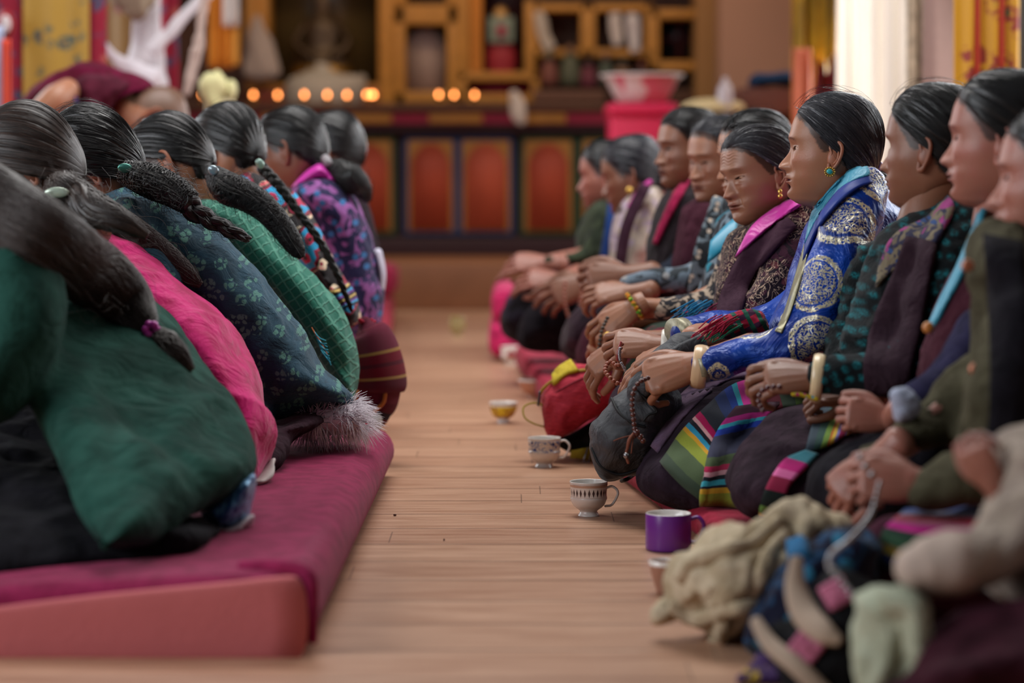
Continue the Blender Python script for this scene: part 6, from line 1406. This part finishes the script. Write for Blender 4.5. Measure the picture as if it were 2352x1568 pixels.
# grey backpack
Y=5.0; e=empty('backpack',floor_at(1440,1105),'dark grey backpack slumped against the blue robed person\'s knee','backpack')
gg=vox(join(puff([(1355,985),(1372,960),(1400,920),(1408,905),(1440,888),(1470,885),(1520,880),(1560,900),(1560,960),(1520,1020),(1500,1075),(1450,1095),(1400,1105),(1372,1085),(1358,1040)],[(1420,990),(1490,960)],Y+.02,.12),
   ptube([(1470,890,4.93,34,.04),(1500,850,4.96,40,.04),(1545,815,5.0,44,.035),(1590,790,5.03,30,.03)],sub=5)),.006,3); gg=folds(gg,.005,14,(1,.7,1),3,seed=7)
Mgrey=(lambda t:(t.base(t.mix(t.noise(t.coord(),12,4),'2c2d30','3e4044'),.6,.35,0,.1),t.bump(t.noise(t.coord(),12,4,.5,1.6),.8,.02),t.bump(t.noise(t.coord(),600,2),.15,.001))[0])(NT('grey_nylon'))
part('main_pouch',gg,Mgrey,e)
part('flap',drape(gg,[[(1462,885),(1500,832),(1560,790),(1612,768)],[(1470,900),(1515,860),(1570,818),(1622,790)],[(1478,912),(1530,885),(1580,850),(1620,820)]],4.95,.006,.006),Mgrey,e)
part('pocket',drape(gg,[[(1465,898),(1485,920),(1508,942)],[(1455,925),(1478,945),(1505,955)],[(1462,950),(1475,965),(1500,965)]],4.95,.008,.008),Mgrey,e)
part('piping',join(tube(lay_path(bvh(gg),[(1463,896),(1485,918),(1509,944),(1490,952),(1478,966)],4.95,.012),.0022,seg=6,sub=4),tube(lay_path(bvh(gg),[(1405,915),(1420,945),(1450,970),(1480,980)],4.95,.002),.003,seg=6,sub=4),tube(lay_path(bvh(gg),[(1360,1030),(1378,1068),(1420,1090),(1470,1075),(1500,1050)],4.95,.002),.0035,seg=6,sub=4)),plain('black_piping','17181a',.6),e)
part('strap_cord',join(tube([floor_at(1428,1104,.062),floor_at(1440,1100,.068),floor_at(1455,1090,.066),floor_at(1462,1084,.066)],.0045,seg=8,sub=4)),bpy.data.materials['black_piping'],e)
# canvas bag (front right)
Y=3.66; e=empty('canvas_bag',floor_at(1680,1475),'crumpled beige canvas bag on the floor in front of the nearest people','bag')
gc=vox(join(puff([(1538,1330),(1560,1265),(1620,1225),(1700,1212),(1760,1215),(1850,1250),(1880,1320),(1840,1400),(1760,1440),(1700,1470),(1640,1482),(1590,1440),(1545,1400)],[(1640,1330),(1770,1320)],Y,.12,Bb=.05),
  ptube([(1740,1220,3.66,30,.03),(1790,1185,3.66,34,.035),(1840,1168,3.66,24,.03),(1850,1195,3.66,26,.03)],sub=5),ptube([(1830,1230,3.65,34,.035),(1880,1195,3.65,36,.035),(1930,1215,3.65,26,.03)],sub=5),
  ptube([(1560,1400,3.65,18,.03),(1530,1408,3.65,18,.03),(1512,1412,3.65,12,.02)],sub=5)),.007,2)
gc=folds(gc,.018,8,(1.3,1,.6),3,seed=9); gc.N=vnormals(gc); gc=folds(gc,.004,24,(1,1,1),2,seed=10)
Mcan=cloth('beige_canvas','a59478','c0b096',sheen=.1,crease=.8,cs=12,weave=500,wb=.5)
part('bag_body',gc,Mcan,e)
for pl in ([(1560,1330),(1600,1290),(1680,1262),(1730,1250),(1790,1200)],[(1640,1480),(1700,1420),(1740,1340),(1770,1270),(1812,1222)],[(1545,1390),(1600,1420),(1680,1400),(1740,1390)]):
    part('handle',tube(lay_path(bvh(gc),pl,Y-.1,.006),[.012]*len(pl),[.006]*len(pl),seg=10,sub=6),Mcan,e)
# dark woven cloth bag
Y=3.54; e=empty('woven_bag',floor_at(1800,1520),'dark blue and purple woven cloth bag between canvas bag and straps','bag')
gd=vox(join(puff([(1700,1490),(1725,1420),(1770,1340),(1830,1260),(1880,1225),(1960,1210),(2020,1240),(2010,1400),(1900,1500),(1790,1520)],[(1800,1420),(1930,1300)],Y,.08)),.008,3); gd=folds(gd,.008,12,seed=11)
part('bag_body',gd,m_blobs('woven_blue','16182a','1e3c5a','2c6a88','3a1c3e',sc=16,dist=2),e)
part('teal_patch',drape(gd,[[(1810,1250),(1850,1235)],[(1820,1285),(1862,1275)]],Y,.01,.02),cloth('teal_fleece','245c84'),e)
solo('fabric_tassel',join(*[tube([floor_at(1745+i*9,1510+ (i%3)*6,.02),floor_at(1735+i*11,1535,.012),floor_at(1700+i*16,1560,.008)],[.008,.010,.006],seg=8,sub=4) for i in range(7)]),m_blobs('tassel_mix','3a2050','b89a2c','2a6a90','20182c',sc=14),'multicoloured fringe of a bag lying on the floor at the bottom edge','tassel')
# black bag with pink lettering and pale straps
Y=3.3; e=empty('shoulder_bag',floor_at(1900,1560)*[1,1,0],'black bag with pink lettering and thick cream straps at the bottom','bag')
gbk=vox(join(puff([(1760,1440),(1830,1420),(1880,1330),(1920,1300),(2000,1330),(2080,1420),(2100,1560),(2080,1680),(1860,1680),(1790,1560)],[(1900,1500),(1990,1480)],Y,.10)),.008,3); gbk=folds(gbk,.006,9,seed=13)
part('bag_body',gbk,cloth('black_canvas','18181a',crease=.6),e)
Mstr=plain('cream_strap','a4907e',.8,vs=20)
for pl,w in (([(1830,1285),(1828,1350),(1850,1410),(1890,1450),(1925,1470)],(15,25,32,28,14)),([(1735,1425),(1770,1480),(1830,1530),(1900,1600)],(14,20,22,22))):
    part('strap',tube(lay_path(bvh(gbk),pl,Y-.1,.02),[x*Y/FPX for x in w],[x*Y/FPX*.6 for x in w],seg=16,sub=6),Mstr,e,'thick cream strap')
Mpl=plain('pink_letters','b0607c',.6)
def letters(cx,cy,w,h,ang,tree,n):
    g=G(); a=math.radians(ang); ux=np.array([math.cos(a),math.sin(a)]); vx=np.array([-math.sin(a),math.cos(a)])
    for i in range(n):
        c0=np.array([cx,cy])+ux*(i-(n-1)/2)*w
        st=[[(-.3,-.5),(-.3,.5)],[(-.3,-.5),(0,.3),(.3,-.5)],[(.3,-.5),(.3,.5)]] if i%2==0 else [[(-.3,.5),(-.3,-.5),(.3,-.5),(.3,.5)],[(-.3,0),(.3,0)]]
        for s in st:
            P=lay_path(tree,[tuple(c0+ux*q[0]*w+vx*q[1]*h) for q in s],Y-.1,.006); g.add(tube(P,.005,seg=8,raw=True))
    return g
tr=bvh(gbk)
part('lettering',letters(1921,1362,18,50,60,tr,3),Mpl,e,'small pink lettering')
part('lettering',letters(1852,1485,20,48,38,tr,3),Mpl,e,'small pink lettering')
# mint cloth
Y=3.05; gm_=vox(join(puff([(1962,1395),(1985,1362),(2050,1350),(2095,1380),(2120,1400),(2128,1470),(2105,1560),(2080,1640),(1990,1660),(1968,1560)],[(2040,1430),(2040,1540)],Y,.07),ptube([(2060,1380,2.98,30,.03),(2100,1400,2.96,28,.03),(2110,1480,2.96,24,.03),(2090,1580,2.97,20,.03)],sub=5)),.007,3)
gm_=folds(gm_,.012,11,seed=15); solo('scarf',gm_,cloth('mint_cotton','9aa08a','aab09a',crease=.8),'crumpled mint green scarf heaped at the bottom right','scarf')
# striped knit hat
Y=5.95; e=empty('knitted_hat',floor_at(868,955,.10),'striped crimson knitted hat with cream lines beside the green sweater','hat')
def prof_t(rows,Y): return [(a,b,Y,w,d) for a,b,w,d in rows]
gh=ptube(prof_t([(858,945,40,.05),(865,920,50,.06),(868,880,54,.065),(866,840,52,.06),(862,800,48,.055),(848,765,34,.045),(838,742,16,.02)],Y),seg=48,sub=8)
t=NT('knit_stripes'); uv=t.coord('UV'); s_=t.n('ShaderNodeSeparateXYZ'); t.l(uv,s_.inputs[0])
def vstripe(L,tot):
    st=[];a=0
    for w_,c in L: st.append((a,c)); a+=w_
    return t.ramp(t.math('DIVIDE',s_.outputs[1],tot),st,True)
t.base('5a1c2c',.95,.1,0,.3); t.l(vstripe([(.10,'4a1624'),(.04,'6a2030'),(.08,'2c2430'),(.08,'5c1c2c'),(.70,'6a2438')],.24),t.b.inputs['Base Color']); t.bump(t.wave(uv,60,.3),.6,.003)
part('crown',gh,t.m,e)
gb_=ptube(prof_t([(872,898,54,.064),(872,886,63,.073),(869,850,62,.073),(862,805,56,.066),(853,768,46,.055),(846,752,30,.04)],Y-.006),seg=72,sub=8,cap=0)
t=NT('knit_brim'); uv=t.coord('UV'); s_=t.n('ShaderNodeSeparateXYZ'); t.l(uv,s_.inputs[0])
t.base('8c2a3c',.95,.1,0,.35); L_=.30
cc2=t.ramp(t.math('DIVIDE',s_.outputs[1],.156),[(0,'6e2038'),(.20,'c8a060'),(.245,'8a1430'),(.40,'6a1830'),(.46,'8a1430'),(.60,'c89a58'),(.645,'843048'),(1.,'8a3448')],True)
t.l(cc2,t.b.inputs['Base Color']); t.bump(t.wave(t.coord('UV',(1,.0,1)),62,.1),.8,.004)
part('brim',gb_,t.m,e,'folded ribbed brim with cream lines')
for pl in ([(822,900),(815,925),(818,945)],[(885,905),(880,925),(860,945)]):
    part('cord',tube([at(x,y,Y-.066) for x,y in pl],.005,seg=8,sub=4),plain('orange_yarn','b06a34',.8),e,'orange yarn line')
part('tuft',join(*[tube([at(838,745,Y),at(826+i*7,734+4*(i%2),Y-.03+.01*i)],[.008,.004],seg=6,raw=True) for i in range(6)]),plain('red_yarn','a01c34',.9),e,'red yarn tuft')
solo('cloth_bag',folds(vox(puff([(830,948),(870,950),(878,965),(872,992),(835,996)],[(845,970),(862,970)],5.9,.04),.006,2),.002,20),plain('white_plastic','aaa8a2',.6),'white plastic bag edge under the striped knitted hat','bag')
solo('paper_tissue',folds(vox(puff([(672,1012),(720,996),(790,990),(812,996),(760,1004),(700,1016)],[(700,1006),(790,995)],5.5,.03),.004,2),.002,30),plain('tissue_white','d4ccd0',.9),'crumpled white tissue on the far edge of the crimson cushion','tissue')
# plaid shawl on the lap
Mplaid=(lambda t:(t.base(t.mix(t.step(t.wave(t.coord('Object',rot=(0,.5,0)),14,2.),.6,.7),t.mix(t.step(t.wave(t.coord('Object',rot=(0,2.,0)),11,2.),.6,.75),'8c1c34','3a1c34'),'1c4a3c'),.9,.1,0,.3),t.bump(t.noise(t.coord(),30,3),.5,.01))[0])(NT('plaid_wool'))
e=empty('plaid_shawl',at(1680,790,5.0),'red and green plaid shawl with fringe lying across the blue sleeves','shawl')
gpl=vox(join(puff([(1640,745),(1680,722),(1730,712),(1765,735),(1758,765),(1700,772),(1650,775)],[(1670,752),(1735,740)],5.02,.05)),.005,2); gpl=folds(gpl,.007,22,(.7,1,1.4),3,seed=21)
part('shawl_cloth',gpl,Mplaid,e)
rr_=random.Random(5)
def fringe(n,x0,x1,y0,y1,Yf,ln):
    g=G()
    for i in range(n):
        x=x0+(x1-x0)*i/n; y=y0+(y1-y0)*rr_.random()
        g.add(tube([at(x+30,y-12,Yf),at(x+8,y,Yf-.01),at(x-ln*rr_.random(),y+ln*.7,Yf-.015)],.0013,seg=4,sub=4))
    return g
for n_,(c,a) in enumerate((('9c1c3a',(26,1610,1670,735,762)),('1c5c44',(14,1625,1680,755,768)))):
    part('fringe',fringe(*a,4.96,26),plain('fringe_yarn_%s'%('red','green')[n_],c,.9),e)
e=empty('tasselled_scarf',at(1600,720,5.6),'turquoise and crimson fringed scarf end on the patterned sleeves','scarf')
part('fringe',fringe(26,1560,1620,700,720,5.5,22),plain('fringe_cyan','2a7ca8',.9),e); part('fringe',fringe(20,1610,1660,706,724,5.5,22),plain('fringe_wine','7c1c44',.9),e)
part('scarf_cloth',ptube([(1580,722,5.55,14,.04),(1640,728,5.55,16,.04),(1690,735,5.55,16,.04)],sub=4),Mplaid,e)
# ================= rosaries =================
Mwood=plain('dark_beads','4c1e16',.22,.6,var=.4,vs=60); Mwood2=plain('maroon_beads','4a1c20',.15,.7,var=.2); Mwood3=plain('brown_beads','8c4a34',.4,.5); Mred_=plain('red_coral','8c3430',.3,.5)
Msil=plain('silver_beads','8c8a8c',.2,.6,.9)
r1=rosary([at(1488,868,4.78),at(1468,878,4.76),at(1455,900,4.76),at(1452,930,4.76),at(1455,960,4.77),at(1458,985,4.78)],.0052,Mwood,'dark wooden rosary hanging from the blue robed person\'s hand over the grey backpack',step=1.9)
for q,rr in (((1462,994),.0075),((1471,1003),.0062),((1477,1012),.0055),((1456,1000),.0062)): part('guru_bead',sph(at(q[0],q[1],4.77),rr,10,12),Mwood,r1)
part('tassel',join(tube([at(1456,995,4.77),at(1446,1010,4.76),at(1441,1030,4.76),at(1438,1045,4.76),at(1443,1062,4.76)],[.003,.004,.003,.0028,.003],seg=8,sub=4),tube([at(1456,1000,4.77),at(1452,1020,4.76),at(1450,1040,4.76)],.0014,seg=5),tube([at(1448,1000,4.77),at(1425,1006,4.76),at(1410,1012,4.76)],.0012,seg=5)),plain('yarn_brown','7a4634',.8),r1)
part('silver_bead',sph(at(1438,1046,4.755),(.0055,.005,.006),10,12),Msil,r1)
r2=rosary([at(1428,790,5.22),at(1422,810,5.21),at(1420,840,5.20),at(1400,830,5.22),at(1390,850,5.2),at(1402,868,5.18),(at(1418,880,5.18)),at(1438,884,5.18)],.0052,Mwood3,'brown rosary with silver counters held by the grey haired older person',step=1.7)
part('counter_string',join(*[sph(at(1424-2*math.sin(i*.3)+i*.1,800+i*3.0,5.185),.0036,6,8) for i in range(10)]),Msil,r2,'string of silver counters'); part('counter_string',join(*[sph(at(1427+i*1.6,834+i*3.0,5.18),.0036,6,8) for i in range(8)]),Msil,r2,'string of silver counters')
part('red_cord',tube([at(1426,786,5.2),at(1420,810,5.19),at(1418,826,5.19)],.003,seg=8,sub=4),Mred_,r2)
r3=rosary([at(1790,888,4.36),at(1765,889,4.36),at(1748,900,4.36),at(1743,922,4.36),at(1752,942,4.37)],.0052,Mwood2,'glossy maroon rosary looped from the teal sweatered person\'s hand',step=1.75)
part('coloured_cord',join(tube([at(1822,905,4.4),at(1840,906,4.4),at(1855,910,4.4),at(1875,916,4.4)],.004,seg=8,sub=4)),m_blobs('rainbow_cord','c8b02c','2c9cc0','c82c7c','d8a8b8',sc=50),r3)
rosary([at(1298,650,7.35),at(1296,690,7.34),at(1308,730,7.34),at(1322,738,7.34),at(1332,700,7.34),at(1338,660,7.35)],.0065,Mwood3,'reddish brown rosary hanging from the pale pink hand in the far row',step=1.8)
rosary([at(1322,738,7.34),at(1318,770,7.34),at(1312,795,7.34)],.0065,Mwood3,'doubled reddish brown rosary end hanging above the red mat',step=1.8)
rosary([at(1395,730,5.85),at(1382,760,5.83),at(1376,800,5.83)],.005,plain('grey_beads','4a4038',.4),'short dark rosary threaded through the fingers with a gold ring',step=1.8)
rosary([at(1975,1050,3.5),at(1990,1075,3.49),at(2002,1090,3.49)],.0055,Msil,'silver bead chain across the olive coated person\'s fingers',step=1.5)
rosary([at(2020,1110,3.45),at(2000,1180,3.42),at(1955,1235,3.32),at(1912,1270,3.18),at(1905,1300,3.15),at(1930,1330,3.13),at(1965,1378,3.12)],.0042,Msil,'long silver bead chain hanging over the black bag',step=2.2)
# ================= light and camera =================
sc=bpy.context.scene
w=bpy.data.worlds.new('daylight'); sc.world=w; w.use_nodes=True
bg=w.node_tree.nodes['Background']; bg.inputs[0].default_value=(.78,.87,1.,1); bg.inputs[1].default_value=.10
def area(name,loc,to,sx,sy,e,c=(1,1,1)):
    l=bpy.data.lights.new(name,'AREA'); l.shape='RECTANGLE'; l.size=sx; l.size_y=sy; l.energy=e; l.color=c
    o=bpy.data.objects.new(name,l); COL.objects.link(o); o.location=loc; o.rotation_euler=(Vector(to)-Vector(loc)).to_track_quat('-Z','Y').to_euler(); return o
area('window_light_left_near',(-3.75,3.3,1.95),(0,5.2,.5),4.2,2.1,165,(.90,.95,1.))
area('window_light_left_far',(-3.75,9.75,1.95),(0,8,.4),4.2,2.1,110,(.93,.96,1.))
area('window_light_right',(2.6,7.1,1.9),(0,5.6,.4),4.,2.0,120,(.96,.98,1.))
area('window_light_right_far',(2.6,11.8,1.8),(0,11,.6),3.,2.1,35,(1.,.97,.94))
area('window_light_curtain',(1.75,11.0,1.6),(1.5,9.,1.3),.8,2.2,75,(.93,.96,1.))  # lamp added inside the room, behind the curtain, to make its cloth brighter
area('skylight',(-.3,6.8,4.2),(-.1,6.6,0),1.6,4.,160,(1.,.98,.96))  # unseen area lamp overhead, put in for the highlights on the hair
area('altar_bulb',(-.3,13.2,3.2),(0,14.6,.9),3.,.6,30,(1.,.76,.5))  # unseen wide warm area lamp aimed at the altar
cam=bpy.data.cameras.new('camera'); co=bpy.data.objects.new('camera',cam); COL.objects.link(co)
co.location=(0,0,HC); co.rotation_euler=(math.pi/2-PITCH,0,0); cam.lens=85; cam.sensor_width=36; cam.clip_start=.05
cam.dof.use_dof=True; cam.dof.focus_distance=5.12; cam.dof.aperture_fstop=2.05
sc.camera=co
vs=sc.view_settings; vs.view_transform='Standard'; vs.look='None'; vs.gamma=1; vs.use_curve_mapping=False; vs.exposure=.40

c_=sc.cycles; c_.max_bounces=6; c_.diffuse_bounces=3; c_.glossy_bounces=3; c_.transmission_bounces=4; c_.caustics_reflective=False; c_.caustics_refractive=False
